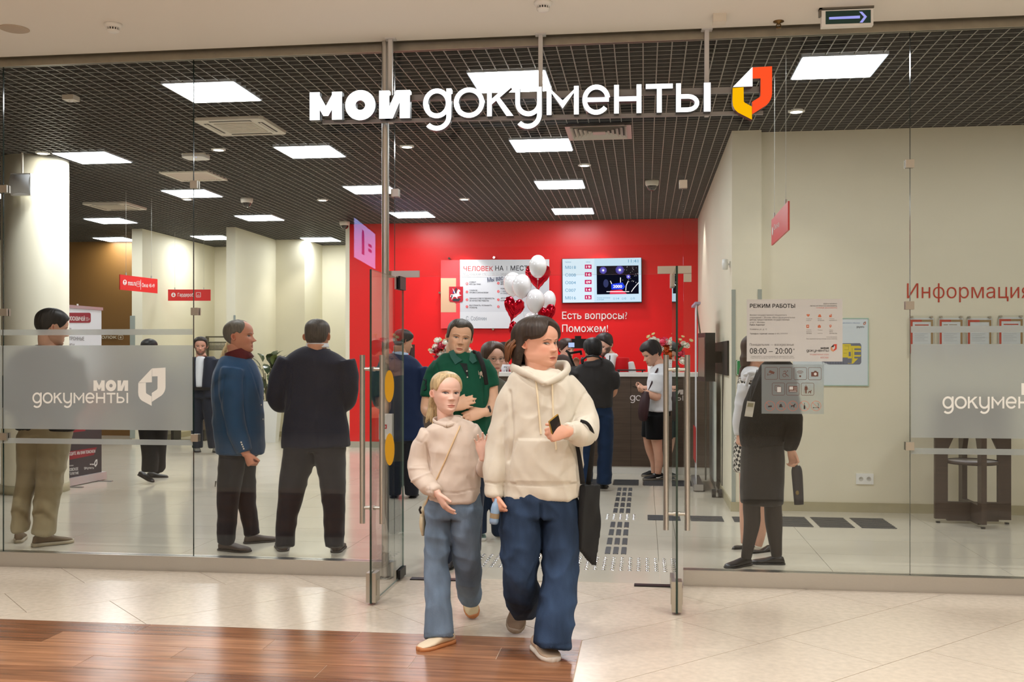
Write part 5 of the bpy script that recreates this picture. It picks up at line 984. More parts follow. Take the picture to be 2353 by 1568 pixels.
# ================================================================== people
from mathutils.bvhtree import BVHTree
def remesh(v, f, voxel, smooth=2):
    me = bpy.data.meshes.new('t'); me.from_pydata([tuple(p) for p in v], [], f); ob = bpy.data.objects.new('t', me); TMP.collection.objects.link(ob)
    m = ob.modifiers.new('r', 'REMESH'); m.mode = 'VOXEL'; m.voxel_size = voxel
    if smooth: s = ob.modifiers.new('s', 'SMOOTH'); s.factor = .5; s.iterations = smooth
    vl = TMP.view_layers[0]; vl.update(); dg = vl.depsgraph; r = bpy.data.meshes.new_from_object(ob.evaluated_get(dg))
    co = np.zeros(len(r.vertices) * 3); r.vertices.foreach_get('co', co); n = len(r.loops); li = np.zeros(n, dtype=np.int32); r.loops.foreach_get('vertex_index', li)
    ls = np.zeros(len(r.polygons), dtype=np.int32); r.polygons.foreach_get('loop_start', ls); fs = np.split(li, ls[1:])
    bpy.data.objects.remove(ob); bpy.data.meshes.remove(me); bpy.data.meshes.remove(r)
    return co.reshape(-1, 3), [q.tolist() for q in fs]
def vnorm(v, f):
    tri = np.array([(q[0], q[1], q[2]) for q in f]); n = np.cross(v[tri[:, 1]] - v[tri[:, 0]], v[tri[:, 2]] - v[tri[:, 0]]); o = np.zeros_like(v)
    mx = max(len(q) for q in f)
    for k in range(mx):
        sel = np.array([i for i, q in enumerate(f) if len(q) > k]) if mx > 4 or any(len(q) != mx for q in f[:50]) else np.arange(len(f))
        np.add.at(o, np.array([f[i][k] for i in sel]), n[sel])
    return o / np.maximum(np.linalg.norm(o, axis=1, keepdims=True), 1e-12)
_H = np.random.RandomState(11).rand(64, 64, 64)
def vnoise(p):
    i = np.floor(p).astype(int); t = p - i; t = t * t * (3 - 2 * t); r = 0
    for dx in (0, 1):
        for dy in (0, 1):
            for dz in (0, 1):
                w_ = np.where(dx, t[:, 0], 1 - t[:, 0]) * np.where(dy, t[:, 1], 1 - t[:, 1]) * np.where(dz, t[:, 2], 1 - t[:, 2])
                r = r + w_ * _H[(i[:, 0] + dx) % 64, (i[:, 1] + dy) % 64, (i[:, 2] + dz) % 64]
    return r * 2 - 1
FWn, RTn, UPn, CAMn = np.array(FW), np.array(RT), np.array(UP), np.array(CAM)
def project(v):
    q = v - CAMn; d = q @ FWn; return CX + FPX * (q @ RTn) / d, HY - FPX * (q[:, 2]) / d, d
def crom(pts, sub):
    p = np.array(pts, dtype=float); n = len(p); out = []
    for i in range(n - 1):
        a, b, c, d = p[max(i - 1, 0)], p[i], p[i + 1], p[min(i + 2, n - 1)]
        for k in range(sub):
            t = k / sub; out.append(.5 * ((2 * b) + (c - a) * t + (2 * a - 5 * b + 4 * c - d) * t * t + (3 * b - a - 3 * c + d) * t ** 3))
    out.append(p[-1]); return np.array(out)
def etube(C_, rw, rd, ref, nseg=18, round_=True):
    """closed tube through world points with elliptical sections; rw along (tangent x ref), rd along the other axis"""
    n = len(C_); v = []; f = []; prev = None
    for i in range(n):
        t = C_[min(i + 1, n - 1)] - C_[max(i - 1, 0)]; t = t / max(np.linalg.norm(t), 1e-9); a1 = np.cross(t, ref); L = np.linalg.norm(a1)
        if L < .25: a1 = (prev if prev is not None else np.cross(t, UPn)); a1 = a1 - t * (a1 @ t)
        a1 = a1 / max(np.linalg.norm(a1), 1e-9)
        if prev is not None and a1 @ prev < 0: a1 = -a1
        prev = a1; a2 = np.cross(t, a1); th = np.arange(nseg) * 2 * np.pi / nseg
        v.append(C_[i] + np.outer(np.cos(th) * rw[i], a1) + np.outer(np.sin(th) * rd[i], a2))
    v = np.concatenate(v)
    for i in range(n - 1):
        for j in range(nseg): f.append([i * nseg + j, i * nseg + (j + 1) % nseg, (i + 1) * nseg + (j + 1) % nseg, (i + 1) * nseg + j])
    m = len(v); v = np.vstack([v, C_[:1], C_[-1:]])
    for j in range(nseg): f.append([m, (j + 1) % nseg, j]); f.append([m + 1, (n - 1) * nseg + j, (n - 1) * nseg + (j + 1) % nseg])
    return v, f
def Pn(px, py, d): return np.array(P(px, py, d))
def smoothstep(x, a, b): t = np.clip((x - a) / (b - a), 0, 1); return t * t * (3 - 2 * t)
def G_(x, s): return np.exp(-(x / s) ** 2)
HZ = [-.03, 0, .04, .10, .16, .2, .27, .33, .42, .5, .6, .68, .75, .83, .89, .94, .975, 1.0]
HA = [.06, .13, .175, .22, .252, .265, .292, .308, .325, .336, .345, .348, .342, .318, .275, .212, .135, .0]
HF = [.26, .345, .395, .425, .418, .420, .415, .412, .402, .395, .418, .420, .402, .355, .29, .21, .11, -.03]
HB = [.10, .05, .02, -.02, -.08, -.14, -.24, -.32, -.40, -.435, -.455, -.455, -.44, -.395, -.335, -.26, -.17, -.03]
def smi(x, X, Y):
    X = np.asarray(X, float); Y = np.asarray(Y, float); h = np.diff(X); dl = np.diff(Y) / h; m = np.zeros(len(X)); m[1:-1] = (dl[:-1] * h[1:] + dl[1:] * h[:-1]) / (h[1:] + h[:-1]); m[0], m[-1] = dl[0], dl[-1]
    x = np.clip(x, X[0], X[-1]); i = np.clip(np.searchsorted(X, x, side='right') - 1, 0, len(X) - 2); t = (x - X[i]) / h[i]; t2, t3 = t * t, t ** 3
    return (2 * t3 - 3 * t2 + 1) * Y[i] + (t3 - 2 * t2 + t) * h[i] * m[i] + (-2 * t3 + 3 * t2) * Y[i + 1] + (t3 - t2) * h[i] * m[i + 1]
def head_shape(nphi, nz, prm, k=.72):
    zs = np.concatenate([np.linspace(-.03, .9, int(nz * .84), endpoint=False), .9 + .1 * np.sin(np.linspace(0, np.pi / 2, nz - int(nz * .84)))])
    t = np.arange(nphi) / nphi; ph = 2 * np.pi * t - k * np.sin(2 * np.pi * t); Z, PH = np.meshgrid(zs, ph, indexing='ij')
    jaw, wid, fat = prm.get('jaw', 1), prm.get('wide', 1), prm.get('fat', 0)
    a = np.maximum(smi(Z, HZ, HA), 0) * wid * (1 + (jaw - 1) * smoothstep(.42, .0, 1) * 0 + (jaw - 1) * (1 - smoothstep(Z, .05, .42))) ; yf = smi(Z, HZ, HF); yb = smi(Z, HZ, HB); a = a + fat * .05 * G_(Z - .15, .17)
    s, c = np.sin(PH), np.cos(PH); e = 2 / 2.35; x = a * np.sign(s) * np.abs(s) ** e; y = np.where(c >= 0, yf, -yb) * np.sign(c) * np.abs(c) ** e
    return zs, Z, PH, x, y
class Person:
    def __init__(s, label, px, py, d, skin, vox=.012, name='person'):
        s.d = d; o = P(px, py, d); s.t = thing(name, label, 'person', (o.x, o.y, max(0.0, 0.0))); s.bv = []; s.bf = []; s.nb = 0; s.skin = np.array(lin(skin)[:3]); s.vox = vox; s.heads = []; s.bvh = None; s.sk = skin
    def pts(s, L, sub=5):
        q = np.array([(a[0], a[1], a[2], a[3], a[4] if len(a) > 4 else a[3]) for a in L], dtype=float); q = crom(q, sub)
        C_ = np.array([Pn(x, y, s.d + z) for x, y, z, _, _ in q]); k = (s.d + q[:, 2]) / FPX; return C_, np.maximum(q[:, 3] * k, .003), np.maximum(q[:, 4] * k, .003)
    def addbody(s, v, f): s.bv.append(v); s.bf += [[i + s.nb for i in q] for q in f]; s.nb += len(v)
    def flesh(s, L, sub=5):
        C_, a, b = s.pts(L, sub); v, f = etube(C_, a, b, FWn, 14); s.addbody(v, f)
    def garment(s, name, tubes, mat, vox=None, smooth=3, fold=None, shrink=.78, marks=(), label=None, skinless=(), extra=None, parent=None, cut=None):
        V = []; F = []; n = 0
        for i, L in enumerate(tubes):
            C_, a, b = s.pts(L); v, f = etube(C_, a, b, FWn, 22); V.append(v); F += [[j + n for j in q] for q in f]; n += len(v)
            if shrink and i not in skinless: v2, f2 = etube(C_, a * shrink, b * shrink, FWn, 12); s.addbody(v2, f2)
        for v, f in (extra or []): V.append(v); F += [[j + n for j in q] for q in f]; n += len(v)
        v, f = remesh(np.vstack(V), F, vox or s.vox, smooth + 5)
        if cut is not None:
            x, y, d = project(v); keep = cut(x, y, d, v); f = [q for q in f if all(keep[i] for i in q)]
        if fold or marks:
            nn = vnorm(v, f); D = np.zeros(len(v)); x, y, d = project(v)
            for fx, fz, amp in (fold or ()):
                wv = np.stack([vnoise(v * 3 + 7), vnoise(v * 3 + 19), vnoise(v * 3 + 31)], 1) * .12; p_ = (v + wv); u = p_ @ RTn; w_ = p_ @ FWn; q = np.stack([u * fx, w_ * fx, v[:, 2] * fz + u * fx * .25], 1)
                D += amp * ((1 - np.abs(vnoise(q + 3.3)) * 2) * .6 + vnoise(q * 2 + 1.7) * .3)
            for kind, pl_, w_, am in marks:      # pleats, seams and pockets, laid where the cloth has them
                if kind == 'line':
                    best = np.full(len(v), 1e9)
                    for (x0, y0), (x1, y1) in zip(pl_[:-1], pl_[1:]):
                        dx, dy = x1 - x0, y1 - y0; t = np.clip(((x - x0) * dx + (y - y0) * dy) / (dx * dx + dy * dy + 1e-9), 0, 1); best = np.minimum(best, np.hypot(x - x0 - t * dx, y - y0 - t * dy))
                    D += am * G_(best, w_) * ((nn @ FWn) < .1)
                else:
                    ins = np.zeros(len(v), bool); m = len(pl_)
                    for i in range(m):
                        x0, y0 = pl_[i]; x1, y1 = pl_[(i + 1) % m]; c_ = ((y0 > y) != (y1 > y)) & (x < (x1 - x0) * (y - y0) / (y1 - y0 + 1e-9) + x0); ins ^= c_
                    D += am * (ins & ((nn @ FWn) < -.1))
            v = v + nn * D[:, None]
        s.bvh = BVHTree.FromPolygons([tuple(p) for p in v], f); o = mesh_obj(name, v, f, mat, parent or s.t, None, True)
        if label: o['label'] = label
        return o
    def surf(s, px, py, off=.004):
        r = ray(px, py).normalized(); h = s.bvh.ray_cast(CAM, r)
        if h[0] is None: return P(px, py, s.d)
        return h[0] - r * off
    def frame(s, yaw, pitch, roll):
        y, p, r = map(math.radians, (yaw, pitch, roll)); f0 = -FW * math.cos(y) + RT * math.sin(y); f = f0 * math.cos(p) + UP * math.sin(p); u = UP * math.cos(p) - f0 * math.sin(p); x = f.cross(u)
        u2 = u * math.cos(r) + x * math.sin(r); x2 = f.cross(u2); return np.array(x2), np.array(f), np.array(u2)
    def head(s, px, py, hpx, yaw=0, pitch=0, roll=0, dd=0, res=(64, 60), brow=(50, 36, 28), lip=None, gaze=(0, 0), iris=(60, 48, 38), beard=None, neck=None, blush=.1, **prm):
        d = s.d + dd; H = hpx * d / FPX; X_, Y_, Z_ = s.frame(yaw, pitch, roll); C0 = Pn(px, py, d); s.hf = (C0, H, X_, Y_, Z_, prm)
        nphi, nz = res; zs, Z, PH, x, y = head_shape(nphi, nz, prm); fr = smoothstep(np.cos(PH), .05, .45); ax = np.abs(x); nl = prm.get('nose', 1)
        yy = y.copy()
        rz = np.where(Z > .355, np.clip((.56 - Z) / .2, 0, 1) ** 1.15, np.clip((Z - .30) / .055, 0, 1)); yy += fr * nl * (.018 * (Z < .56) * smoothstep(Z, .30, .36) + .095 * rz) * G_(x, .042 + .026 * np.clip((.52 - Z) / .18, 0, 1)); yy += fr * nl * .022 * G_(x, .045) * G_(Z - .368, .03)
        yy += fr * nl * .036 * G_(ax - .058, .026) * G_(Z - .35, .026)
        yy -= fr * .052 * G_(ax - .135, .08) * G_(Z - .505, .042); yy += fr * .034 * G_(ax - .142, .05) * G_(Z - .497, .026); yy += fr * .008 * G_(ax - .142, .06) * G_(Z - .545, .012)
        yy += fr * (.016 + .012 * prm.get('brow_ridge', 0)) * G_(ax - .12, .11) * G_(Z - .578, .028); yy += fr * .02 * G_(ax - .2, .08) * G_(Z - .40, .07)
        pl = prm.get('lips', 1); yy += fr * pl * .022 * G_(x, .085) * G_(Z - .212, .016) * (1 - .25 * G_(x, .015)); yy += fr * pl * .026 * G_(x, .07) * G_(Z - .172, .018); yy -= fr * .020 * G_(x, .095) * G_(Z - .193, .0075)
        yy -= fr * .014 * G_(x, .07) * G_(Z - .135, .018); yy += fr * .02 * G_(x, .07) * G_(Z - .07, .045); yy -= fr * .012 * G_(ax - .125, .02) * G_(Z - .25, .06) * prm.get('fold', .6); yy -= fr * .010 * G_(ax - .12, .05) * G_(Z - .445, .015) * prm.get('bags', .4)
        if prm.get('fat'): yy += fr * .03 * prm['fat'] * G_(ax - .17, .09) * G_(Z - .27, .09)
        col = np.broadcast_to(s.skin, x.shape + (3,)).copy(); mixc = lambda m, c: (col * (1 - m[..., None]) + np.array(lin(c)[:3]) * m[..., None])
        red = s.skin * np.array([.93, .62, .58]); m = blush * fr * (G_(ax - .2, .09) * G_(Z - .36, .08) + .8 * G_(x, .05) * G_(Z - .36, .04)); col = col * (1 - m[..., None]) + red * m[..., None]
        if beard is not None:
            bc, bs = beard; fb = smoothstep(np.cos(PH), -.3, .1); m = fb * bs * smoothstep(np.clip(vnoise(np.stack([x.ravel() * 60, Z.ravel() * 60, y.ravel() * 60], 1)).reshape(x.shape) * .35 + .75, 0, 1), .1, .7)
            reg = np.clip(1 - smoothstep(Z, .20, .30) + smoothstep(ax, .17, .26) * (Z < .5) * (1 - smoothstep(Z, .4, .5)), 0, 1); reg *= 1 - fr * G_(x, .09) * G_(Z - .19, .03) * .9; reg = np.maximum(reg, G_(x, .1) * G_(Z - .255, .022)); reg *= smoothstep(Z, -.03, .01)
            reg *= 1 - smoothstep(G_(ax - .15, .07) * G_(Z - .33, .07), .2, .6); col = mixc(np.clip(m * reg, 0, 1), bc)
        lc = lip or tuple(int(255 * (c ** (1 / 2.2))) for c in s.skin * np.array([.78, .42, .42])); lh = np.clip(1 - (ax / .095) ** 2, 0, 1); m = fr * smoothstep(lh, .02, .25) * (Z < .195 + .030 * lh ** .7) * (Z > .190 - .034 * lh ** .6); col = mixc(m * .85, lc)
        m = fr * G_(Z - (.193 - .05 * ax * prm.get('frown', 0)), .0052) * (ax < .1) * .9; col = mixc(m, (92, 44, 40)); m = fr * G_(ax - .026, .016) * G_(Z - .318, .009) * .75; col = mixc(m, (70, 36, 28))
        ex = ax - .142; up_ = .026 * np.clip(1 - (ex / .072) ** 2, 0, 1) ** .7; lo_ = .017 * np.clip(1 - (ex / .072) ** 2, 0, 1) ** .8; ez = Z - .5 - .05 * ex; sq = prm.get('squint', 1); up_ = up_ * sq; op = fr * (ez < up_) * (ez > -lo_) * (np.abs(ex) < .07)
        col = mixc(op, (190, 180, 174)); sx = np.sign(x); gx, gz = gaze; r = np.hypot(x * sx * 1.0 - (.142 + gx * sx * -1), ez - gz); col = mixc(op * (r < .031), iris); col = mixc(op * (r < .012), (12, 10, 10)); col = mixc(op * (np.hypot(ax - .150, ez - gz - .008) < .006), (240, 240, 240))  # last mix paints a white catchlight on the iris
        m = fr * G_(ez - up_ - .003, .0085) * (np.abs(ex) < .08) * .95 * prm.get('lash', 1); col = mixc(np.clip(m, 0, 1), (40, 28, 24)); m = fr * G_(ez + lo_ + .003, .004) * (np.abs(ex) < .066) * .35; col = mixc(m, (110, 66, 56)); m = fr * G_(ez - up_ - .02, .006) * (np.abs(ex) < .07) * .3; col = mixc(m, tuple(int(255 * c ** .4545) for c in s.skin * .55))
        bt = prm.get('brow_t', 1); bzv = .575 + .02 * np.clip((ax - .06) / .1, 0, 1) - .045 * np.clip((ax - .16) / .09, 0, 1) + prm.get('brow_up', 0); m = fr * G_(Z - bzv, .013 * bt) * smoothstep(ax, .045, .075) * (1 - smoothstep(ax, .215, .25)); col = mixc(np.clip(m * prm.get('brow_a', .85), 0, 1), brow)
        v = C0 + H * (x.reshape(-1, 1) * X_ + yy.reshape(-1, 1) * Y_ + (Z.reshape(-1, 1) - .5) * Z_); f = []
        for i in range(nz - 1):
            for j in range(nphi): a = i * nphi + j; b = i * nphi + (j + 1) % nphi; f.append([a, a + nphi, b + nphi, b])
        f.append(list(range(nphi))); cc = col.reshape(-1, 3); s.heads.append((v, f, cc))
        for sd in (-1, 1):   # ears
            ev = []; ef = []; aE = np.interp(.47, HZ, HA) * prm.get('wide', 1); c0 = np.array([sd * (aE + .008), -.03, .47]); out = np.array([sd * .86, -.5, 0]); bk = np.array([sd * .45, -.88, -.12]); uz = np.array([sd * .04, -.16, .98]); es = prm.get('ear', 1)
            for k, rr in enumerate((1.0, .93, .8, .66, .48, .25, .02)):
                for j in range(18):
                    th = 2 * np.pi * j / 18; h = (.022, .036, .036, .018, .008, .002, .0)[k]; wz = 1 - .25 * (np.sin(th) < 0) * np.abs(np.sin(th)); ev.append(c0 + es * (bk * (.012 + .052 * rr * np.cos(th) * wz) + uz * (.1 * rr * np.sin(th)) + out * (h + .02 * max(0, math.cos(th)))))
            for j in range(18): th = 2 * np.pi * j / 18; ev.append(c0 + es * (bk * (.0 + .04 * np.cos(th)) + uz * (.085 * np.sin(th)) - out * .04))
            order = [7, 0, 1, 2, 3, 4, 5, 6]
            for a_, b_ in zip(order[:-1], order[1:]):
                for j in range(18): ef.append([a_ * 18 + j, a_ * 18 + (j + 1) % 18, b_ * 18 + (j + 1) % 18, b_ * 18 + j])
            ev = np.array(ev); w_ = C0 + H * (ev[:, :1] * X_ + ev[:, 1:2] * Y_ + (ev[:, 2:] - .5) * Z_); ec = np.broadcast_to(s.skin * np.array([1, .86, .82]), w_.shape).copy(); ec[4 * 18:7 * 18] *= np.array([.75, .6, .55]); s.heads.append((w_, ef, ec))
        if neck:   # neck from inside the skull to the given shoulder point
            nx, ny, ndd, nr = neck; top = C0 + H * (-.10 * Y_ - .22 * Z_); mid = C0 + H * (-.06 * Y_ - .42 * Z_); bot = Pn(nx, ny, s.d + ndd); k = s.d / FPX; top = top + H * prm.get('nf', 0) * Y_; mid = mid + H * prm.get('nf', 0) * Y_; nr = nr * k
            s.addbody(*etube(crom([top, mid, mid * .45 + bot * .55, bot], 4), np.array([nr * .95, nr * .95, nr * .95, nr * .95, nr * .95, nr, nr, nr, nr * 1.02, nr * 1.05, nr * 1.1, nr * 1.2, nr * 1.35])[:13], np.array([nr] * 13), Y_, 16))
    def hair(s, line, T, mat, res=(72, 60), hang=None, seed=0, name='hair', strand=(46, .012), top=0.0, label=None, part=None):
        """line: hairline (degrees from the face, height) for -180..180 on the person's left..right; T: thickness as (deg, value)"""
        C0, H, X_, Y_, Z_, prm = s.hf; nphi, nz = res; zs, Z, PH, x, y = head_shape(nphi, nz, prm, 0.0); deg = np.degrees((PH + np.pi) % (2 * np.pi) - np.pi)
        L = sorted(line); zl = smi(deg, [q[0] for q in L], [q[1] for q in L]); tt = np.interp(deg, [q[0] for q in sorted(T)], [q[1] for q in sorted(T)])
        if hang is not None:   # hair that hangs clear of the neck
            wv, bv, zlim = hang; low = 1 - smoothstep(Z, .25, .55); bk = smoothstep(np.abs(deg), 60, 100); x = np.where(bk > 0, x * (1 - bk * low) + bk * low * np.sin(np.radians(deg)) * np.maximum(np.abs(x), wv), x); y = y * (1 - bk * low) + bk * low * np.where(np.cos(np.radians(deg)) < 0, np.cos(np.radians(deg)) * bv, y)
        m = smoothstep(Z - zl, -.03, .05); vz = smoothstep(Z, .62, 1.0); t = (-.03) * (1 - m) + (tt * (1 - vz) + (tt.mean() + top) * vz) * m
        nzv = vnoise(np.stack([np.cos(PH).ravel() * strand[0] * .25, np.sin(PH).ravel() * strand[0] * .25, Z.ravel() * 3 + seed], 1)).reshape(x.shape) + .6 * vnoise(np.stack([np.cos(PH).ravel() * strand[0], np.sin(PH).ravel() * strand[0], Z.ravel() * 4 + seed], 1)).reshape(x.shape); t = t + m * strand[1] * nzv * (1 - .75 * vz)
        c = np.array([0, -.02, .52]); p_ = np.stack([x, y, Z], -1) - c; r = np.linalg.norm(p_, axis=-1, keepdims=True); dirv = p_ / np.maximum(r, 1e-6); dirv[..., 2] *= np.where(Z < .5, .25, 1); p_ = p_ + dirv * t[..., None] + c; q = p_.reshape(-1, 3)
        v = C0 + H * (q[:, :1] * X_ + q[:, 1:2] * Y_ + (q[:, 2:] - .5) * Z_); f = []
        for i in range(nz - 1):
            zz = m[i] + m[i + 1]
            for j in range(nphi):
                j2 = (j + 1) % nphi
                if m[i, j] + m[i + 1, j] + m[i, j2] + m[i + 1, j2] > .02: f.append([i * nphi + j, (i + 1) * nphi + j, (i + 1) * nphi + j2, i * nphi + j2])
        o = mesh_obj(name, v, f, mat, s.t, None, True)
        if label: o['label'] = label
        return o
    def hpt(s, x, y, z): C0, H, X_, Y_, Z_, _ = s.hf; return C0 + H * (x * X_ + y * Y_ + (z - .5) * Z_)
    def hand(s, px, py, dd, dirv, palm, size=.18, side=1, curl=(20, 20, 15), thumb=(40, 20), spread=6, elbow=None, scale=1.0):
        """dirv, palm: (right, up, toward viewer); side=+1 puts the thumb on the palm x dir side"""
        tov = lambda q: RTn * q[0] + UPn * q[1] - FWn * q[2]
        d = tov(dirv); d /= np.linalg.norm(d); n = tov(palm); n = n - d * (n @ d); n /= np.linalg.norm(n); b = np.cross(n, d) * side; w = Pn(px, py, s.d + dd); L = size
        A = lambda pts, r, rn=None: s.addbody(*etube(np.array(pts), np.array(r), np.array(rn if rn is not None else r), n, 12))
        A([w - d * .12 * L, w, w + d * .12 * L, w + d * .3 * L, w + d * .46 * L, w + d * .52 * L], [.15 * L, .155 * L, .19 * L, .23 * L, .235 * L, .2 * L], [.125 * L, .115 * L, .11 * L, .095 * L, .08 * L, .065 * L])
        cur = curl if isinstance(curl[0], (tuple, list)) else [curl] * 4
        for i, (off, ln) in enumerate(((.165, .43), (.055, .48), (-.055, .45), (-.16, .35))):
            a = math.radians(spread * (1.5 - i)); base = w + d * (.46 - .03 * abs(i - 1)) * L + b * off * L; dd_ = d * math.cos(a) + b * math.sin(a); ang = 0; pts = [base - dd_ * .1 * L, base]; r0 = .055 * L * (.86 if i == 3 else 1)
            for seg, c in zip((.46, .3, .24), cur[i]): ang += math.radians(c); pts.append(pts[-1] + (dd_ * math.cos(ang) + n * math.sin(ang)) * seg * ln * L)
            A(crom(pts, 3), np.linspace(r0 * 1.05, r0 * .72, (len(pts) - 1) * 3 + 1))
        ta, tc = math.radians(thumb[0]), math.radians(thumb[1]); td = d * math.cos(ta) + b * math.sin(ta) * .9 + n * math.sin(tc); td /= np.linalg.norm(td); b0 = w + d * .08 * L + b * .12 * L; m1 = b0 + td * .22 * L; td2 = td * .93 + d * .3 + n * .25 * math.sin(tc); td2 /= np.linalg.norm(td2); m2 = m1 + td2 * .17 * L; m3 = m2 + td2 * .14 * L
        A(crom([b0 - td * .05 * L, b0, m1, m2, m3], 3), np.linspace(.085 * L, .046 * L, 13))
        return w, d, n, b
    def shoe(s, heel, toe, up=None, length=.27, mats=None, kind='sneaker', w=1.0, name='shoe', label=None, h=1.0):
        """heel, toe: points on the sole (world); the shoe is a loft from heel to toe over a sole"""
        heel, toe = np.array(heel), np.array(toe); d = toe - heel; L = np.linalg.norm(d); d = d / L; u = np.array(up if up is not None else UPn); u = u - d * (u @ d); u /= np.linalg.norm(u); b = np.cross(d, u); k = L / .27
        st_ = {'sneaker': .028, 'dress': .014, 'pump': .006}[kind]; T_ = [0, .04, .14, .28, .42, .56, .70, .84, .94, .985, 1]; Wd = [.012, .026, .034, .036, .039, .044, .048, .045, .033, .02, .008] if kind != 'pump' else [.012, .024, .03, .03, .032, .038, .042, .034, .02, .011, .005]
        Hh = {'sneaker': [.03, .07, .088, .088, .078, .062, .05, .042, .034, .026, .016], 'dress': [.03, .062, .075, .072, .062, .05, .042, .036, .03, .022, .012], 'pump': [.03, .06, .058, .04, .022, .024, .03, .028, .022, .016, .008]}[kind]
        def loft(z0, zt, ex, mat, nm, parent):
            v = []; f = []; n = 16
            for t, wd, hh in zip(T_, Wd, Hh):
                wd = (wd + ex) * k * w; top = (zt if zt is not None else hh * h) * k
                for j in range(n):
                    th = 2 * np.pi * j / n; cx, cz = math.cos(th), math.sin(th); zz = z0 * k + (top - z0 * k) * (.5 + .5 * np.sign(cz) * abs(cz) ** (.9 if zt is None else .35)); xx = wd * np.sign(cx) * abs(cx) ** (.75 if zt is None else .8); tt = t * (1 + ex / .27 * 2) - ex / .27
                    v.append(heel + d * tt * L + b * xx + u * zz)
            for i in range(len(T_) - 1):
                for j in range(n): f.append([i * n + j, i * n + (j + 1) % n, (i + 1) * n + (j + 1) % n, (i + 1) * n + j])
            f.append(list(range(n))[::-1]); f.append([(len(T_) - 1) * n + j for j in range(n)]); return mesh_obj(nm, v, f, mat, parent, None, True)
        o = loft(st_ * .7, None, 0, mats[0], name, s.t); loft(0, st_, .004, mats[1], 'sole', o)
        if kind == 'sneaker' and len(mats) > 2:
            q = MB()
            for t, hh in ((.36, .083), (.43, .076), (.5, .068)): c = heel + d * t * L + u * hh * k * h; q.tube([c - b * .022 * k, c + u * .006, c + b * .022 * k], .003, 5)
            q.build('laces', mats[2], o)
        if label: o['label'] = label
        return o
    def finish(s, smooth=2, vox=None, rough=.5):
        V = []; F = []; Cc = []; n = 0
        if s.nb:
            v, f = remesh(np.vstack(s.bv), s.bf, vox or s.vox * .7, smooth + 2); V.append(v); F += f; n = len(v); Cc.append(np.broadcast_to(s.skin, v.shape) * (1 + .05 * vnoise(v * 30)[:, None]))
        for v, f, c in s.heads: V.append(v); F += [[i + n for i in q] for q in f]; n += len(v); Cc.append(c)
        m = M('skin', (220, 180, 160), .48, attr='Col', spec=.4, bump=(220, .05, .002)); o = mesh_obj('body', np.vstack(V), F, m, s.t, None, True, np.vstack(Cc)); return o
def sock_tube(p, L): p.flesh(L)
hairmat = lambda n, c, r=.5: M('hair_' + n, c, r, noise=(90, .35), stretch=(1, 1, .12), spec=.35)
cloth = lambda n, c, rough=.85, b=(240, .05), sh=.15, noise=(18, .03): M('cloth_' + n, c, rough, spec=.2, noise=noise, bump=(b[0], b[1], .0008), sheen=sh)
# ------------------------------------------------------------------ woman in the cream hoodie
cr_h = cloth('hoodie_cream', (212, 204, 188)); denim = M('denim_blue', (46, 62, 86), .85, noise=(7, .5), bump=(380, .35, .004), spec=.15, stretch=(1, 1, .28)); denim2 = M('denim_faded', (112, 130, 150), .85, noise=(7, .34), bump=(380, .35, .004), spec=.15, stretch=(1, 1, .28))
W = Person('woman in a cream hoodie and wide blue jeans stepping out with a phone', 1250, 1500, 5.2, (222, 166, 140), .0075)
W.head(1237, 788, 107, yaw=47, pitch=-3, roll=2, res=(170, 140), brow=(66, 46, 38), gaze=(-.016, -.002), iris=(70, 62, 44), neck=(1247, 884, .02, 34), nf=.10, wide=1.05, jaw=1.12, fat=1.0, nose=.9, brow_t=.8, brow_a=1, frown=.6, lips=.9, blush=.35, squint=.8, fold=.4)
wh = hairmat('brown', (54, 43, 35)); wl = [(-180, .02), (-130, .04), (-100, .12), (-84, .40), (-70, .50), (-50, .58), (-30, .74), (-8, .86), (0, .88), (12, .84), (28, .72), (45, .63), (62, .60), (78, .58), (90, .57), (100, .38), (112, .06), (140, .0), (180, .02)]
W.hair(wl, [(-180, .10), (-90, .075), (0, .05), (70, .07), (95, .08), (120, .16), (180, .15)], wh, (190, 120), hang=(.40, .48, 0), seed=3, strand=(34, .022), top=.01)
q = MB(); rnd = random.Random(8)
for i in range(64):
    a = math.radians(112 + rnd.random() * 78); o = W.hpt(.44 * math.sin(a), .54 * math.cos(a), .46 + .15 * rnd.random()); e = W.hpt((.52 + .14 * rnd.random()) * math.sin(a), (.66 + .16 * rnd.random()) * math.cos(a), .04 + .26 * rnd.random()); m = (o + e) / 2 - (W.hpt(0, 0, .2) - (o + e) / 2) * .12; cc_ = crom([o, m, e], 4); q.tube([Vector(z) for z in cc_], list(np.interp(np.linspace(0, 2, 9), range(3), [.006, .008, .0012])), 6)
q.build('loose_strands', hairmat('auburn', (112, 70, 40)), W.t)['label'] = 'auburn flicked ends at the back of her hair'
hd = [(1250, 881, -.150, 5, 7), (1226, 867, -.14, 6, 8), (1198, 854, -.09, 7, 10), (1180, 846, .0, 8, 12), (1188, 846, .10, 9, 14), (1215, 848, .19, 10, 16), (1246, 848, .22, 10, 16), (1280, 842, .17, 9, 14), (1301, 841, .08, 8, 12), (1301, 853, -.02, 7, 10), (1284, 867, -.11, 6, 8), (1252, 882, -.150, 5, 7)]
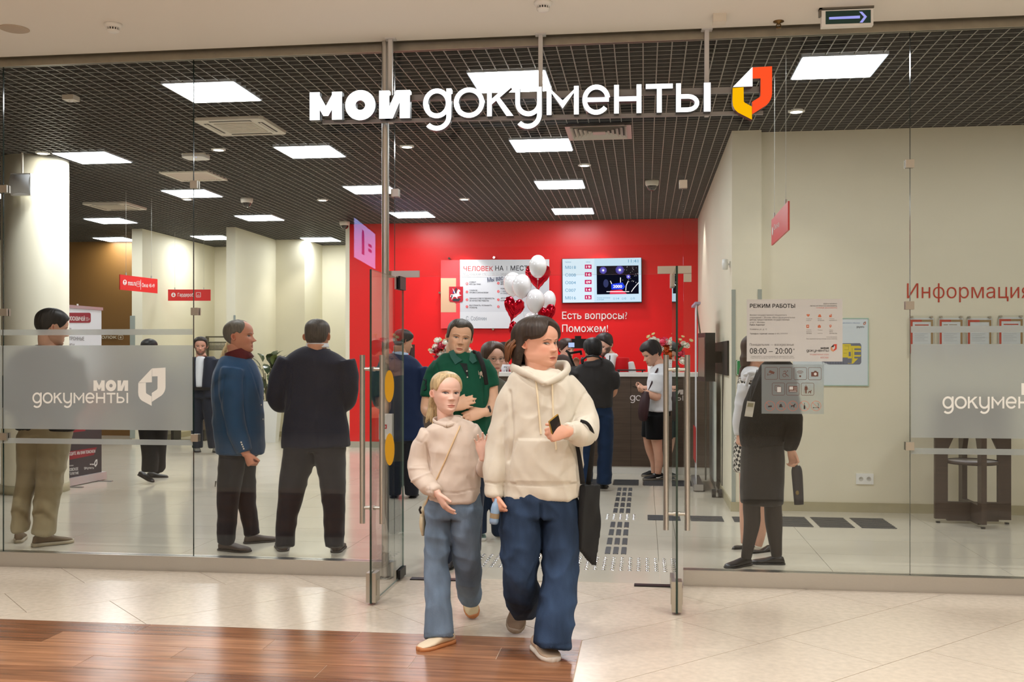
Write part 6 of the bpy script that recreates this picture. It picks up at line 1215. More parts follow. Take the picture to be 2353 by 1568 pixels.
hood = W.garment('hoodie', [[(1248, 872, .04, 44, 40), (1247, 880, .03, 66, 50), (1246, 894, .0, 84, 57), (1245, 930, 0, 92, 62), (1245, 985, 0, 93, 65), (1246, 1040, 0, 92, 66), (1246, 1090, 0, 92, 66), (1245, 1116, 0, 91, 65), (1245, 1142, 0, 89, 62)],
    [(1204, 892, .01, 34, 38), (1186, 910, .01, 36, 38), (1167, 950, .02, 35, 37), (1153, 1005, .02, 31, 33), (1144, 1050, .0, 28, 30), (1138, 1090, -.03, 25, 27), (1136, 1112, -.04, 20, 22)], [(1136, 1108, -.04, 18, 20), (1135, 1141, -.05, 17.5, 19)],
    [(1290, 890, .01, 34, 38), (1312, 912, .01, 34, 38), (1330, 945, .0, 33, 36), (1341, 972, -.03, 31, 32), (1343, 990, -.10, 29, 28), (1336, 996, -.17, 27, 26), (1322, 994, -.22, 24, 25)], [(1326, 994, -.21, 20, 22), (1305, 991, -.26, 20, 21)]],
    cr_h, .0068, 3, fold=((5, 8, .016), (13, 6, .008)), marks=[('line', [(1158, 1109), (1200, 1115), (1250, 1117), (1300, 1114), (1334, 1106)], 1.6, -.006), ('line', [(1118, 1108), (1136, 1112), (1154, 1110)], 1.5, -.006), ('poly', [(1192, 1010), (1300, 1010), (1318, 1058), (1322, 1108), (1172, 1108), (1178, 1052)], 0, .007), ('line', [(1172, 900), (1178, 960), (1180, 1010), (1170, 1060)], 3, -.012), ('line', [(1322, 955), (1306, 975), (1300, 982)], 3, -.010), ('line', [(1345, 965), (1322, 972)], 3, -.008), ('line', [(1312, 972), (1318, 990), (1313, 1012)], 1.2, -.004), ('line', [(1345, 905), (1318, 960)], 4, -.006)])
V_, F_ = etube(*[(lambda C_, a, b: (C_, a, b))(*W.pts(hd, 5))][0], UPn, 16)
bk = W.pts([(1245, 850, .17, 62, 22), (1244, 880, .2, 66, 26), (1243, 912, .19, 48, 20)], 4); v2, f2 = etube(*bk, FWn, 18)
vv, ff = remesh(np.vstack([V_, v2]), F_ + [[i + len(V_) for i in q_] for q_ in f2], .007, 3); nn = vnorm(vv, ff); vv = vv + nn * (.005 * vnoise(vv * 14))[:, None]; mesh_obj('hood', vv, ff, cr_h, hood, None, True)
for L in ([(1231, 874), (1233, 888), (1236, 920), (1240, 965), (1243, 998)], [(1268, 878), (1269, 893), (1270, 925), (1272, 965), (1275, 1000), (1278, 1034)]): MB().tube([W.surf(x, y, .003) for x, y in L], .0048, 7).build('drawstring', M('cord_cream', (228, 212, 180), .8), hood)
W.garment('jeans', [[(1242, 1118, 0, 84, 58), (1242, 1150, 0, 88, 60), (1242, 1185, 0, 90, 60)], [(1199, 1150, 0, 46, 50), (1197, 1220, -.03, 47, 50), (1196, 1290, -.06, 42, 46), (1196, 1330, -.04, 39, 42), (1198, 1360, .06, 38, 42), (1203, 1384, .18, 36, 38), (1205, 1394, .24, 35, 34)],
    [(1288, 1150, 0, 44, 52), (1289, 1220, -.02, 43, 50), (1287, 1300, -.05, 41, 46), (1283, 1370, -.09, 41, 44), (1276, 1440, -.13, 42, 45), (1270, 1487, -.15, 42, 46)]], denim, .0085, 3, fold=((8, 9, .016), (18, 5, .005)), shrink=.6,
    marks=[('line', [(1242, 1160), (1243, 1230), (1244, 1320)], 3, -.02), ('line', [(1322, 1170), (1326, 1300), (1312, 1470)], 1, .002), ('line', [(1228, 1480), (1270, 1486), (1312, 1480)], 2, -.006)])
sn_b = M('suede_beige', (196, 172, 146), .8, bump=(120, .1)); sn_w = M('sole_cream', (216, 206, 192), .6); lace = M('lace_beige', (206, 190, 168), .8); sn_d = M('suede_beige_shaded', (128, 106, 86), .85, bump=(120, .1)); sn_ds = M('sole_cream_shaded', (150, 134, 116), .7)  # rear shoe: same suede and sole with shade put into the colour
a, b_ = PZ(1239, 1498), PZ(1274, 1524); dv = (b_ - a).normalized(); W.shoe(a - dv * .06, b_ + dv * .0, None, .26, (sn_b, sn_w, lace), 'sneaker', 1.12)
toe = PZ(1181, 1461); toe.z = .012; hl = P(1192, 1398, 5.66); dv = (toe - hl).normalized(); W.shoe(toe - dv * .255, toe, -FW + UP * .3, .26, (sn_d, sn_ds, lace), 'sneaker', 1.12)
W.flesh([(1203, 1402, .36, 14), (1196, 1420, .40, 12)]); W.flesh([(1268, 1470, -.12, 14), (1262, 1494, -.10, 12)])
W.hand(1303, 992, -.27, (-.95, -.12, .35), (.1, -.25, -1), .175, 1, [(58, 70, 40), (66, 72, 40), (70, 74, 40), (74, 76, 40)], (38, 30), 3)
W.hand(1136, 1138, -.05, (.35, -.9, .3), (.75, .2, -.3), .17, -1, [(40, 60, 30), (55, 70, 40), (60, 75, 40), (60, 75, 40)], (34, 10), 4)
W.finish(2, .0052)
# what she carries
c = P(1277, 984, 4.905); Lx = (RT * -.22 + UP * .86 - FW * .42).normalized(); Wx = (RT * .62 - UP * .20 + FW * .72).normalized(); Wx = (Wx - Lx * Wx.dot(Lx)).normalized(); Nx = Lx.cross(Wx)
t = thing('smartphone', 'dark phone with a gold edge in the hand of the woman in the cream hoodie', 'phone', c - UP * .07); MB().obox(c, (Wx, Lx, Nx), (.035, .058, .004)).build('gold_case', M('gold_edge', (206, 178, 92), .25, .8), t); MB().obox(c + Nx * .0042 * (1 if Nx.dot(-FW) > 0 else -1), (Wx, Lx, Nx), (.0325, .055, .0006)).build('screen', M('phone_screen', (20, 14, 14), .08), t)
bagm = M('tote_black', (10, 10, 11), .85); t = thing('tote_bag', 'black cloth tote bag hanging from the crook of the woman’s arm', 'bag', P(1345, 1300, 5.22)); bd_ = [(1331, 1113, -.06), (1368, 1113, .16), (1368, 1210, .16), (1358, 1301, .12), (1322, 1262, -.06), (1326, 1180, -.07)]
vv, ff = MB().prism([P(x, y, 5.2 + z) for x, y, z in bd_], (RT * .5 + FW * -.2) * .06), None
vv, ff = remesh(vv.v, vv.f, .008, 6); mesh_obj('bag_body', vv + vnorm(vv, ff) * (.006 * vnoise(vv * 11))[:, None], ff, bagm, t, None, True)
for L in ([(1322, 1004, -.10, 4), (1331, 1050, -.11, 5), (1339, 1112, -.09, 6)], [(1334, 968, -.215, 4), (1347, 972, -.235, 4), (1357, 984, -.225, 4), (1362, 1002, -.18, 5), (1362, 1024, -.12, 5), (1358, 1065, .0, 6), (1352, 1112, .08, 6)]):
    C_, ra, rb = W.pts(L, 5); vv, ff = etube(C_, ra, rb * .35, FWn, 8); mesh_obj('strap', vv, ff, bagm, t, None, True)
c = P(1139, 1166, 5.12); t = thing('plastic_bottle', 'small clear plastic bottle with a blue tint in the woman’s lowered hand', 'bottle', c - UP * .1); MB().lathe([(.0005, -.085), (.02, -.085), (.024, -.07), (.022, -.04), (.024, -.01), (.02, .015), (.012, .03), (.012, .045), (.0005, .045)], c, 16, axis=(.12, 0, 1)).build('bottle_body', M('bottle_tint', (140, 170, 200), .1, spec=.8), t); MB().lathe([(.0241, -.055), (.0241, -.03)], c, 16, axis=(.12, 0, 1)).build('bottle_label', M('bottle_label', (150, 130, 100), .4), t)
# ------------------------------------------------------------------ girl
cg = cloth('sweat_cream', (214, 198, 184)); K = Person('girl with a blonde ponytail in a cream sweatshirt and pale jeans, waving a hand', 1035, 1480, 5.45, (232, 190, 172), .007)
K.head(1025, 903, 92, yaw=24, pitch=0, roll=-2, res=(160, 136), brow=(176, 140, 112), gaze=(-.012, .0), iris=(58, 62, 74), neck=(1027, 992, .01, 19), wide=.97, jaw=.94, nose=.72, brow_t=.6, brow_a=.35, lips=.85, blush=.3, fold=.1, bags=.2, lash=1.2, brow_up=.018)
bl = hairmat('blonde', (190, 166, 126), .42); K.hair([(-180, .30), (-140, .34), (-110, .52), (-88, .56), (-70, .52), (-50, .68), (-25, .84), (0, .885), (25, .85), (50, .70), (70, .54), (88, .58), (110, .50), (140, .34), (180, .30)], [(-180, .055), (-90, .035), (0, .022), (90, .035), (180, .055)], bl, (180, 100), seed=5, strand=(36, .010), top=.012)
q = MB()
for i in range(16):
    rnd = random.Random(i); o = Vector(K.hpt(.12 + .05 * rnd.random(), -.42, .46)); m = P(992 + 12 * rnd.random(), 930 + 8 * rnd.random(), 5.56 + .03 * rnd.random()); e = P(978 + 22 * rnd.random(), 962 + 16 * rnd.random(), 5.54 + .04 * rnd.random()); cc_ = crom([o, o.lerp(m, .5) + UP * .01, m, m.lerp(e, .6), e], 3); q.tube([Vector(z) for z in cc_], list(np.interp(np.linspace(0, 4, len(cc_)), range(5), [.012, .02, .021, .014, .002])), 7)
q.build('ponytail', bl, K.t); sw = K.garment('sweatshirt', [[(1028, 968, .02, 30, 24), (1029, 978, .01, 46, 30), (1031, 992, 0, 60, 37), (1036, 1020, 0, 60, 42), (1041, 1065, 0, 57, 44), (1043, 1105, 0, 59, 45), (1042, 1128, 0, 60, 45), (1042, 1151, 0, 60, 43)], [(988, 998, .0, 25, 27), (972, 1022, .0, 25, 27), (963, 1055, .0, 23, 25), (964, 1084, -.02, 23, 24), (976, 1108, -.07, 20, 22), (990, 1122, -.11, 17, 19)], [(986, 1120, -.10, 15, 16), (1003, 1133, -.15, 14, 15)],
    [(1078, 992, .01, 24, 26), (1094, 1012, .03, 22, 24), (1104, 1040, .05, 19, 21), (1111, 1066, .03, 18, 19), (1114, 1078, -.05, 17, 17), (1112, 1068, -.12, 15, 15), (1111, 1054, -.14, 13, 13)]], cg, .0062, 3, fold=((7, 10, .015), (16, 8, .006)), marks=[('line', [(982, 1127), (1010, 1131), (1050, 1133), (1105, 1121)], 1.3, -.005), ('line', [(987, 1118), (990, 1140)], 1.2, -.004), ('line', [(953, 1011), (970, 1018), (984, 1000)], 1.2, -.004), ('line', [(978, 1020), (986, 1050), (990, 1080)], 2.5, -.010), ('line', [(945, 1077), (975, 1080)], 2, .006), ('line', [(950, 1105), (985, 1090)], 2.5, .007), ('line', [(996, 970), (1010, 979), (1026, 983), (1044, 979), (1060, 965)], 1.2, -.004)])
nk, fk = etube(*K.pts([(1026, 979, -.085, 2.6, 4), (1004, 972, -.05, 2.6, 4), (996, 965, .01, 2.6, 4), (1006, 962, .08, 3, 5), (1028, 961, .11, 3, 5), (1052, 959, .08, 3, 5), (1061, 962, .01, 2.6, 4), (1050, 972, -.05, 2.6, 4), (1026, 979, -.085, 2.6, 4)], 5), UPn, 12); mesh_obj('collar', nk, fk, cg, sw, None, True)
K.bvh = BVHTree.FromPolygons([tuple(p + ORG[K.t.name]) for p in [v.co for v in sw.data.vertices]], [tuple(p.vertices) for p in sw.data.polygons])
MB().tube([K.surf(x, y, .004) for x, y in [(1061, 962), (1055, 985), (1044, 1010), (1031, 1040), (1018, 1070), (1005, 1098)]] + [P(990, 1128, 5.40), P(978, 1160, 5.42), P(974, 1185, 5.45)], .0045, 7).build('bag_strap', M('strap_tan', (214, 184, 142), .6), sw)
c = P(972, 1200, 5.50); t = thing('crossbody_bag', 'small beige shoulder bag at the girl’s hip', 'bag', c - UP * .07); vv, ff = etube(*K.pts([(976, 1162, .03, 5, 22), (973, 1180, .05, 7, 30), (972, 1205, .05, 8, 32), (974, 1228, .05, 5, 24)], 5), FWn, 16); mesh_obj('bag_body', vv, ff, M('bag_beige', (206, 192, 160), .7), t, None, True); MB().tube([P(967, 1165, 5.43), P(964, 1172, 5.42), P(967, 1180, 5.43)], .006, 7).build('black_toggle', black, t)
K.garment('jeans', [[(1043, 1132, 0, 58, 40), (1043, 1165, 0, 63, 43), (1042, 1190, 0, 62, 43)], [(1009, 1165, 0, 31, 38), (1005, 1230, -.01, 29, 36), (1004, 1310, -.05, 27, 32), (1007, 1390, -.10, 29, 33), (1009, 1466, -.15, 32, 36)], [(1073, 1165, 0, 36, 40), (1069, 1225, .0, 33, 38), (1072, 1285, .05, 31, 35), (1076, 1328, .15, 29, 33), (1079, 1358, .25, 27, 30), (1080, 1371, .30, 26, 27)]], denim2, .0075, 3, fold=((9, 11, .012), (20, 6, .004)), shrink=.6,
    marks=[('line', [(1034, 1165), (1037, 1195), (1036, 1215)], 2, -.008), ('line', [(977, 1459), (1009, 1462), (1041, 1458)], 1.2, -.004), ('line', [(990, 1160), (985, 1190), (980, 1200)], 1.2, -.003), ('line', [(1088, 1158), (1094, 1185), (1104, 1195)], 1.2, -.003)])
sg = M('trainer_beige', (218, 200, 172), .6); sgs = M('trainer_sole', (226, 214, 194), .6); gum = M('gum_sole', (186, 120, 72), .6)
a, b_ = PZ(1020, 1484), PZ(962, 1499); dv = (b_ - a).normalized(); K.shoe(b_ - dv * .235, b_, None, .235, (sg, gum, sgs), 'sneaker', 1.05)
toe = PZ(1090, 1425); toe.z = .010; hl = P(1078, 1384, 5.92); dv = (toe - hl).normalized(); K.shoe(toe - dv * .225, toe, -FW * .8 + UP * .5, .23, (M('trainer_tan', (202, 182, 142), .6), gum, sgs), 'sneaker', 1.05)
K.flesh([(1079, 1378, .38, 10), (1081, 1400, .42, 9)]); K.flesh([(1009, 1450, -.12, 10), (1012, 1476, -.11, 9)])
K.hand(1007, 1136, -.16, (.50, -.84, .25), (.8, .35, -.45), .155, -1, (14, 16, 12), (42, 12), 3)
K.hand(1110, 1050, -.15, (-.12, 1, .1), (0, .1, 1), .145, -1, [(8, 10, 8), (6, 10, 8), (8, 12, 8), (12, 14, 8)], (46, 10), 9)
K.finish(2, .0048)
# ------------------------------------------------------------------ man in the green polo shirt
gp = cloth('polo_green', (24, 84, 64), sh=.05); D = Person('man in a dark green polo shirt with a frowning face behind the girl', 1058, 1300, 7.0, (224, 180, 150), .010)
D.head(1056, 776, 79, yaw=9, pitch=-4, roll=-8, res=(150, 130), brow=(84, 66, 50), gaze=(0, .002), iris=(58, 52, 44), neck=(1062, 838, .02, 28), wide=1.0, jaw=1.16, nose=1.05, brow_ridge=1.2, frown=1.2, lips=.5, squint=.75, fold=1.3, bags=1, blush=.2, brow_t=.9, brow_a=.8, beard=((150, 116, 96), .18))
gh = hairmat('greybrown', (64, 58, 48)); D.hair([(-180, .22), (-130, .25), (-100, .34), (-88, .44), (-74, .46), (-58, .66), (-40, .80), (-15, .83), (0, .80), (20, .78), (38, .80), (58, .68), (74, .46), (88, .44), (100, .34), (130, .25), (180, .22)], [(-180, .035), (-90, .028), (0, .045), (90, .028), (180, .035)], gh, (150, 90), seed=9, strand=(60, .014), top=.02)
po = D.garment('polo_shirt', [[(1062, 824, .04, 36, 30), (1061, 832, .03, 54, 38), (1060, 847, 0, 70, 46), (1060, 880, 0, 69, 52), (1059, 930, 0, 66, 54), (1059, 985, 0, 67, 56), (1060, 1035, 0, 65, 52)], [(1014, 840, .01, 22, 26), (1000, 862, .01, 23, 25), (990, 892, .0, 22, 24), (987, 912, .0, 21, 23)], [(1106, 838, .01, 22, 26), (1119, 856, .01, 21, 24), (1127, 876, .0, 19, 22), (1129, 888, .0, 18, 21)]], gp, .009, 3, fold=((8, 11, .009),), marks=[('line', [(1068, 836), (1072, 860), (1073, 885)], 1.5, .004), ('line', [(1004, 838), (1012, 870), (1012, 905)], 2.5, -.008), ('line', [(1106, 850), (1112, 885), (1112, 930)], 2.5, -.008)])
for L in ([(1031, 808), (1036, 822), (1046, 838), (1062, 828), (1050, 818), (1042, 804)], [(1083, 806), (1090, 818), (1096, 830), (1086, 836), (1078, 828), (1080, 812)]):
    pf = [P(x, y, 6.86 + .006 * (830 - y) / 10) for x, y in L]; MB().prism(pf, FW * .012).build('collar', M('collar_green', (38, 92, 84), .8), po)
pk = MB(); LL = [(1056, 834), (1061, 842), (1066, 851), (1070, 859), (1073, 866)]; RR = [(1073, 836), (1074, 843), (1075, 851), (1076, 859), (1077, 867)]
for i in range(4): pk.quad(D.surf(*LL[i], .007), D.surf(*LL[i + 1], .007), D.surf(*RR[i + 1], .007), D.surf(*RR[i], .007))
pk.build('placket', M('placket_dark', (10, 26, 28), .8), po)
for x, y in ((1073, 853), (1074, 867)): c = D.surf(x, y, .009); MB().lathe([(.0005, 0), (.006, 0), (.005, .002)], c, 10, axis=tuple(-FW)).build('button', M('button_pale', (200, 200, 190), .4), po)
q = MB()
for L in ([(1099, 851), (1101, 858), (1102, 862), (1100, 862)], [(1102, 856), (1106, 853), (1109, 857), (1108, 861), (1111, 866), (1109, 867), (1106, 862), (1104, 870), (1102, 870), (1103, 862)]): q.add([D.surf(x, y, .003) for x, y in L], [list(range(len(L)))])
q.build('chest_emblem', M('emblem_pale', (214, 196, 176), .6), po)['label'] = 'pale horse and rider emblem on the chest'
q = MB(); q.tube([D.surf(x, y, .003) for x, y in ((974, 872), (979, 874), (979, 882), (976, 884), (979, 887), (979, 895), (974, 897))], .006, 5); q.build('sleeve_number', M('number_navy', (14, 30, 40), .8), po)
D.flesh([(988, 900, .0, 16), (982, 925, -.01, 15), (981, 944, -.04, 14), (996, 950, -.12, 13), (1022, 943, -.20, 11), (1038, 938, -.22, 10)]); D.hand(1040, 937, -.22, (.93, .32, .1), (.1, -.2, -1), .185, -1, (12, 14, 10), (30, 10), 4)
D.flesh([(1129, 876, .0, 15), (1131, 908, -.01, 14), (1130, 934, -.05, 13), (1122, 946, -.14, 12), (1112, 948, -.20, 10.5)]); D.hand(1112, 948, -.20, (-.92, -.22, .2), (.15, -.3, -1), .185, 1, (16, 22, 16), (34, 12), 5)
MB().tube([P(1123, 934, 6.83), P(1126, 945, 6.81), P(1121, 956, 6.84)], .009, 7).build('wristband', black, D.t)
D.garment('trousers', [[(1060, 1010, 0, 60, 46), (1060, 1050, 0, 61, 46)], [(1032, 1045, 0, 30, 38), (1027, 1120, -.03, 27, 33), (1022, 1210, -.05, 22, 28), (1022, 1290, .0, 20, 24)], [(1088, 1045, 0, 30, 38), (1088, 1120, .02, 27, 33), (1087, 1200, .06, 22, 28), (1086, 1268, .15, 20, 24)]], cloth('trousers_navy', (26, 34, 52)), .014, 2, shrink=.6)
for x, y, l in ((1026, 1312, 'l'), (1088, 1292, 'r')): b_ = PZ(x, y); D.shoe(b_ + FW * .26 + RT * .01, b_, None, .28, (M('shoe_dark', (30, 26, 26), .4), black), 'dress')
D.finish(2, .0068)
bp_ = M('backpack_black', (14, 14, 16), .8); t = thing('backpack', 'black backpack whose strap crosses the shoulder of the man in green', 'backpack', P(1075, 1000, 7.3)); vv, ff = etube(*D.pts([(1062, 830, .26, 30, 18), (1060, 860, .31, 42, 30), (1060, 930, .32, 44, 34), (1060, 985, .30, 40, 30)], 4), FWn, 18); mesh_obj('bag_body', vv, ff, bp_, t, None, True)
vv, ff = etube(*D.pts([(1090, 850, .26, 6, 2), (1088, 818, .17, 6, 2), (1092, 808, .05, 6, 2), (1098, 813, -.08, 6, 2), (1105, 828, -.155, 6, 2), (1111, 846, -.19, 5.5, 2), (1115, 866, -.185, 5, 2), (1118, 884, -.16, 5, 2)], 5), FWn, 10); mesh_obj('shoulder_strap', vv, ff, bp_, t, None, True)
# ------------------------------------------------------------------ everyone inside the shop
suit_n = cloth('suit_navy', (17, 25, 46), .7, sh=.1); suit_t = cloth('blazer_teal', (34, 74, 112), .75, sh=.2); trs_d = cloth('trousers_dark', (30, 31, 38), .8); trs_k = cloth('chino_khaki', (150, 138, 110), .85); blk = cloth('black_cloth', (16, 17, 18), .85, sh=.05); shirt_w = cloth('shirt_white', (226, 228, 232), .8); vest_r = cloth('vest_red', (196, 18, 26), .7, sh=.05)
shoe_b = M('shoe_brown', (72, 56, 46), .6); shoe_k = M('shoe_black', (18, 17, 18), .4); shoe_bs = M('shoe_sole', (50, 42, 36), .6); dress_k = M('pump_black', (16, 15, 16), .35)
def ground_shoe(Q, heel, toe, mats, kind='dress', w=1.0, L=None, label=None):
    a, b_ = PZ(*heel), PZ(*toe); dv = (b_ - a).normalized(); L = L or (b_ - a).length; m = (a + b_) / 2; return Q.shoe(m - dv * L / 2, m + dv * L / 2, None, L, mats, kind, w, label=label)
# navy suit, seen from behind
N = Person('man in a dark navy suit seen from behind beside the doorway post', 715, 1270, 7.66, (206, 150, 122), .011)
N.head(729, 773, 76, yaw=178, pitch=-4, res=(80, 70), neck=(729, 812, .0, 23), wide=1.02, ear=1.05)
N.hair([(-180, .27), (-140, .28), (-112, .36), (-100, .5), (-88, .6), (-72, .56), (-60, .66), (0, .84), (60, .66), (72, .56), (88, .6), (100, .5), (112, .36), (140, .28), (180, .27)], [(-180, .03), (-90, .012), (0, .03), (90, .012), (180, .03)], hairmat('dark_grey', (72, 66, 62)), (110, 70), seed=2, strand=(70, .008), top=.01)
j = N.garment('suit_jacket', [[(728, 800, .0, 30, 26), (727, 812, 0, 54, 36), (726, 834, 0, 76, 46), (725, 880, 0, 73, 48), (724, 935, 0, 69, 47), (725, 985, 0, 76, 49), (726, 1028, 0, 80, 49)], [(664, 828, 0, 26, 34), (648, 862, 0, 26, 31), (637, 905, .02, 24, 28), (641, 926, .07, 21, 24), (660, 930, .2, 18, 20)], [(791, 830, 0, 26, 34), (799, 868, 0, 25, 31), (800, 905, .02, 22, 27), (795, 926, .07, 20, 24), (780, 930, .2, 17, 20)]], suit_n, .011, 3, fold=((6, 9, .008),), marks=[('line', [(726, 815), (726, 940), (727, 1026)], 1.2, -.005), ('line', [(672, 850), (668, 910), (660, 940)], 2.5, -.01), ('line', [(781, 850), (788, 910), (792, 938)], 2.5, -.01)])
vv, ff = etube(*N.pts([(729, 789, .0, 25, 27), (729, 799, .0, 27.5, 29.5)], 3), FWn, 20); mesh_obj('shirt_collar', vv, ff, shirt_w, N.t, None, True); vv, ff = etube(*N.pts([(729, 799, .01, 29, 31), (728, 808, .01, 36, 34)], 3), FWn, 20); mesh_obj('jacket_collar', vv, ff, suit_n, j, None, True)
N.garment('trousers', [[(725, 1000, 0, 68, 44), (725, 1035, 0, 72, 46)], [(693, 1035, 0, 40, 44), (678, 1090, 0, 33, 38), (668, 1140, 0, 28, 33), (659, 1195, 0, 23, 28), (655, 1240, 0, 22, 27), (655, 1258, -.01, 21, 26)], [(755, 1035, 0, 38, 44), (763, 1090, 0, 31, 38), (766, 1140, 0, 27, 33), (768, 1195, 0, 24, 28), (768, 1240, 0, 22, 27), (768, 1258, -.01, 21, 26)]], cloth('suit_trousers', (26, 27, 36), .75), .011, 3, fold=((8, 10, .008),), shrink=.6)
ground_shoe(N, (653, 1277), (646, 1246), (shoe_b, shoe_bs), 'dress', 1.15, .29); ground_shoe(N, (768, 1278), (784, 1250), (shoe_b, shoe_bs), 'dress', 1.15, .29)
N.flesh([(660, 930, .2, 11), (690, 928, .34, 10)]); N.flesh([(780, 930, .2, 11), (755, 928, .34, 10)]); N.hand(690, 928, .34, (.8, -.2, -.3), (0, 0, 1), .18, 1, (40, 40, 30)); N.hand(755, 928, .34, (-.8, -.2, -.3), (0, 0, 1), .18, -1, (40, 40, 30)); N.finish(1)
# teal blazer, in profile
T = Person('grey haired man in a teal blazer and wine shirt standing in profile', 545, 1262, 7.77, (206, 142, 116), .010)
T.head(549, 773, 75, yaw=88, pitch=0, res=(120, 110), brow=(110, 90, 76), neck=(541, 832, .0, 21), iris=(50, 44, 40), wide=1.0, brow_ridge=.8, lips=.6, fold=.9, blush=.3, nose=1.05, ear=1.1)
T.hair([(-180, .24), (-140, .26), (-112, .34), (-98, .5), (-88, .6), (-74, .56), (-62, .66), (-44, .84), (0, .97), (44, .84), (62, .66), (74, .56), (88, .6), (98, .5), (112, .34), (140, .26), (180, .24)], [(-180, .022), (0, .012), (180, .022)], hairmat('cropped_grey', (104, 98, 90)), (120, 80), seed=6, strand=(80, .006), top=.0)
vv, ff = etube(*T.pts([(541, 806, .0, 25, 28), (546, 820, .0, 30, 32), (556, 836, 0, 32, 32)], 4), FWn, 22); mesh_obj('shirt', vv, ff, cloth('shirt_wine', (86, 16, 26), .8), T.t, None, True)
j = T.garment('blazer', [[(536, 818, .0, 24, 30), (537, 830, .0, 38, 48), (541, 852, 0, 50, 62), (546, 890, 0, 57, 66), (547, 935, 0, 57, 63), (549, 985, 0, 57, 60), (552, 1020, 0, 55, 58), (552, 1042, 0, 54, 57)], [(535, 848, -.17, 26, 22), (531, 880, -.19, 27, 24), (533, 930, -.20, 25, 24), (541, 975, -.20, 23, 22), (552, 1010, -.20, 20, 19), (562, 1038, -.20, 17, 17)], [(545, 850, .17, 26, 22), (550, 930, .2, 24, 24), (562, 1000, .19, 20, 20), (570, 1030, .18, 17, 17)]], suit_t, .010, 3, fold=((7, 8, .009),), marks=[('line', [(573, 842), (588, 880), (598, 915)], 1.5, -.005), ('line', [(515, 865), (508, 930), (520, 1000)], 2.5, -.008), ('line', [(560, 870), (562, 940), (572, 1000)], 2.5, -.009)])
T.bvh = BVHTree.FromPolygons([tuple(v.co + ORG[T.t.name]) for v in j.data.vertices], [tuple(p.vertices) for p in j.data.polygons])
for x, y in ((554, 1017), (556, 1022), (558, 1027), (560, 1032), (600, 931), (604, 964)): c = T.surf(x, y, .002); MB().lathe([(.0005, .003), (.007, .002), (.0075, 0)], c, 10, axis=tuple(-FW)).build('button', M('button_silver', (206, 206, 206), .25, .6), j)
T.garment('trousers', [[(548, 1015, 0, 46, 46), (549, 1050, 0, 44, 46)], [(535, 1050, -.08, 31, 34), (527, 1110, -.08, 27, 30), (523, 1160, -.08, 24, 27), (521, 1210, -.08, 21, 24), (518, 1250, -.08, 20, 23)], [(560, 1050, .09, 26, 32), (564, 1110, .09, 23, 28), (568, 1160, .09, 19, 25), (576, 1205, .09, 18, 22), (580, 1230, .09, 17, 21)]], trs_d, .011, 3, fold=((8, 10, .008),), shrink=.6)
ground_shoe(T, (501, 1264), (577, 1270), (shoe_b, shoe_bs), 'dress', 1.2, .28); ground_shoe(T, (563, 1250), (638, 1243), (shoe_b, shoe_bs), 'dress', 1.15, .28)
T.flesh([(562, 1036, -.2, 10), (567, 1046, -.2, 10)]); T.hand(567, 1042, -.2, (.35, -.92, .1), (.6, .1, -.8), .185, -1, (62, 72, 40), (40, 20)); T.finish(1, .006)
# khaki trousers, from behind at far left
B_ = Person('man in a black top and khaki trousers at the far left', 95, 1252, 7.95, (214, 166, 140), .011)
B_.head(119, 752, 77, yaw=128, pitch=-14, res=(84, 72), neck=(112, 806, .0, 18), brow=(30, 24, 22))
B_.hair([(-180, .22), (-140, .24), (-112, .36), (-100, .48), (-88, .58), (-72, .50), (-50, .70), (0, .78), (50, .70), (72, .50), (88, .58), (100, .48), (112, .36), (140, .24), (180, .22)], [(-180, .06), (-90, .025), (0, .07), (90, .025), (180, .06)], hairmat('black', (22, 20, 20)), (120, 80), seed=12, strand=(50, .014), top=.03)
B_.garment('black_jacket', [[(113, 794, 0, 30, 28), (112, 806, 0, 50, 36), (108, 830, 0, 76, 48), (105, 880, 0, 74, 50), (104, 940, 0, 68, 48), (103, 990, 0, 66, 46)], [(46, 828, 0, 26, 32), (32, 880, 0, 25, 30), (30, 925, 0, 23, 27), (48, 945, .1, 19, 22)], [(164, 828, 0, 25, 32), (176, 878, .02, 24, 29), (174, 925, .05, 22, 26), (158, 945, .15, 18, 21)]], blk, .011, 3, fold=((6, 9, .008),))
B_.garment('trousers', [[(104, 960, 0, 58, 44), (103, 1000, 0, 60, 46)], [(74, 1000, 0, 32, 40), (68, 1060, 0, 25, 33), (60, 1110, 0, 20, 27), (50, 1160, 0, 18, 25), (47, 1222, 0, 18, 25)], [(124, 1000, 0, 36, 42), (120, 1060, 0, 31, 35), (114, 1110, 0, 28, 30), (106, 1160, 0, 26, 27), (101, 1215, -.02, 25, 26), (100, 1226, -.02, 24, 25)]], trs_k, .010, 3, fold=((8, 10, .012), (20, 6, .004)), shrink=.6)
snk = (M('sneaker_brown', (104, 84, 58), .7), M('sneaker_sole', (168, 156, 132), .6), M('lace_tan', (150, 128, 92), .7)); ground_shoe(B_, (42, 1250), (50, 1236), snk, 'sneaker', 1.0, .27); ground_shoe(B_, (75, 1258), (167, 1247), snk, 'sneaker', 1.1, .31)
B_.flesh([(48, 945, .1, 11), (75, 942, .26, 10)]); B_.flesh([(158, 945, .15, 11), (135, 942, .28, 10)]); B_.hand(75, 942, .26, (.8, 0, -.4), (0, 0, 1), .18, 1, (30, 30, 20)); B_.hand(135, 942, .28, (-.8, 0, -.4), (0, 0, 1), .18, -1, (30, 30, 20)); B_.finish(1)
